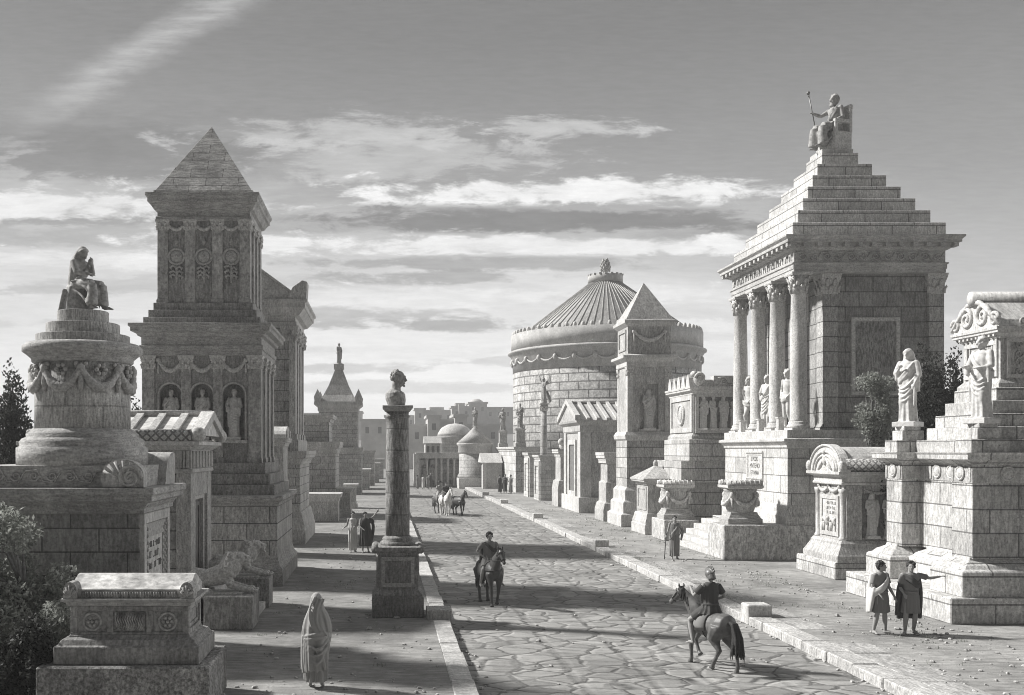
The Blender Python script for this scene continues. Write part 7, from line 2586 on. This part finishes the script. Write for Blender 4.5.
# pale climbing shrub before the temple side wall
rr = random.Random(31)
cl = []
for i in range(44):
    z = rr.uniform(2.2, 7.1)
    w = .9 * (1 - ((z - 3.6) / 4.6) ** 2) + .15
    cl.append((rr.uniform(-w, w) * .8 + .1, rr.uniform(-.3, .3), z, .32, .36))
crown_tree('laurel_shrub', 'pale leafy tall shrub against the temple side wall', (18.9, 38.6, ZS), cl, 15000, .11, M_LEAFL, 6.0, .09, 41, .35, 'shrub', None, .3)
# big foreground shrub at the left edge
rr = random.Random(7)
cl = []
for i in range(46):
    f = rr.random()
    z = rr.uniform(.25, 3.1)
    x = rr.uniform(-1.3, 1.25 - max(0, z - 1.2) * .75)
    cl.append((x, rr.uniform(-.8, .7), z, rr.uniform(.28, .5), rr.uniform(.24, .42)))
crown_tree('laurel_shrub', 'large leafy shrub behind the dark sarcophagus at left', (-7.0, 19.4, ZS), cl, 20000, .105, M_LEAF, 2.2, .09, 52, .1, 'shrub', None, .3)
rr = random.Random(9)
cl = [(rr.uniform(-.7, .7), rr.uniform(-.4, .4), rr.uniform(.2, 1.4), .36, .32) for i in range(20)]
crown_tree('laurel_shrub', 'low dark shrub in the bottom left corner', (-6.55, 17.6, ZS), cl, 8000, .095, M_HEDGE, 1.0, .06, 53, .1, 'shrub', None, .3)

# ---- low weeds on the verges
a = MB()
rr = random.Random(77)
for i in range(900):
    if rr.random() < .3:
        x, y = rr.choice((rr.uniform(13.3, 13.68), rr.uniform(10.28, 10.5))), rr.uniform(24, 80)
    elif rr.random() < .5:
        x, y = rr.uniform(10.9, 13.5), rr.uniform(19, 75)
    else:
        x, y = rr.uniform(-3.0, 1.0), rr.uniform(19, 85)
    if noise.noise((x * .5, y * .25, 3)) < .1:
        continue
    for k in range(7):
        th = rr.uniform(0, 6.28)
        h = rr.uniform(.03, .10)
        p = Vector((x + rr.uniform(-.12, .12), y + rr.uniform(-.12, .12), ZS))
        d = Vector((math.cos(th), math.sin(th), 0))
        s = Vector((-d.y, d.x, 0)) * .012
        a.add([p - s, p + s, p + d * h * .5 + Vector((0, 0, h))], [(0, 1, 2)])
o = part('weeds', a, M_LEAF)
o['kind'] = 'stuff'

# ---- loose stones and grit
a = MB()
rr = random.Random(91)
for i in range(1500):
    q = rr.random()
    y = 17 + 70 * rr.random() ** 1.7
    if q < .45:
        x, z = rr.uniform(10.4, 13.6), ZS
        if q < .2:
            x = 13.65 - abs(rr.gauss(0, .25)) if y > 40 else rr.uniform(12.6, 14.4)
    elif q < .75:
        x, z = rr.uniform(-3.0, 1.2), ZS
    else:
        x, z = rr.choice((1.78 + abs(rr.gauss(0, .12)), 9.66 - abs(rr.gauss(0, .12)), rr.uniform(1.8, 9.6))), .004
    s = rr.uniform(.012, .05) * (1.6 if rr.random() < .06 else 1)
    R_ = Matrix.Rotation(rr.uniform(0, 3), 3, 'Z')
    a.ell((x, y, z + s * .35), (s * rr.uniform(.8, 1.5), s, s * rr.uniform(.5, .8)), 5, 4, R_, False)
o = part('gravel', a, M_PLAIN)
o['kind'] = 'stuff'

# ================================================================ haze
HAZE = 0.0009
if HAZE:
    a = MB(); a.box(-910, 1010, -70, 870, -1.5, 40)
    hm_ = bpy.data.materials.new('haze_air')
    hm_.use_nodes = True
    q = hm_.node_tree
    q.nodes.remove(q.nodes['Principled BSDF'])
    pv = q.nodes.new('ShaderNodeVolumePrincipled')
    pv.inputs['Color'].default_value = (.92, .92, .92, 1)
    pv.inputs['Density'].default_value = HAZE
    pv.inputs['Anisotropy'].default_value = 0.0
    q.links.new(pv.outputs[0], q.nodes['Material Output'].inputs['Volume'])
    o = part('haze', a, hm_)
    o['kind'] = 'stuff'
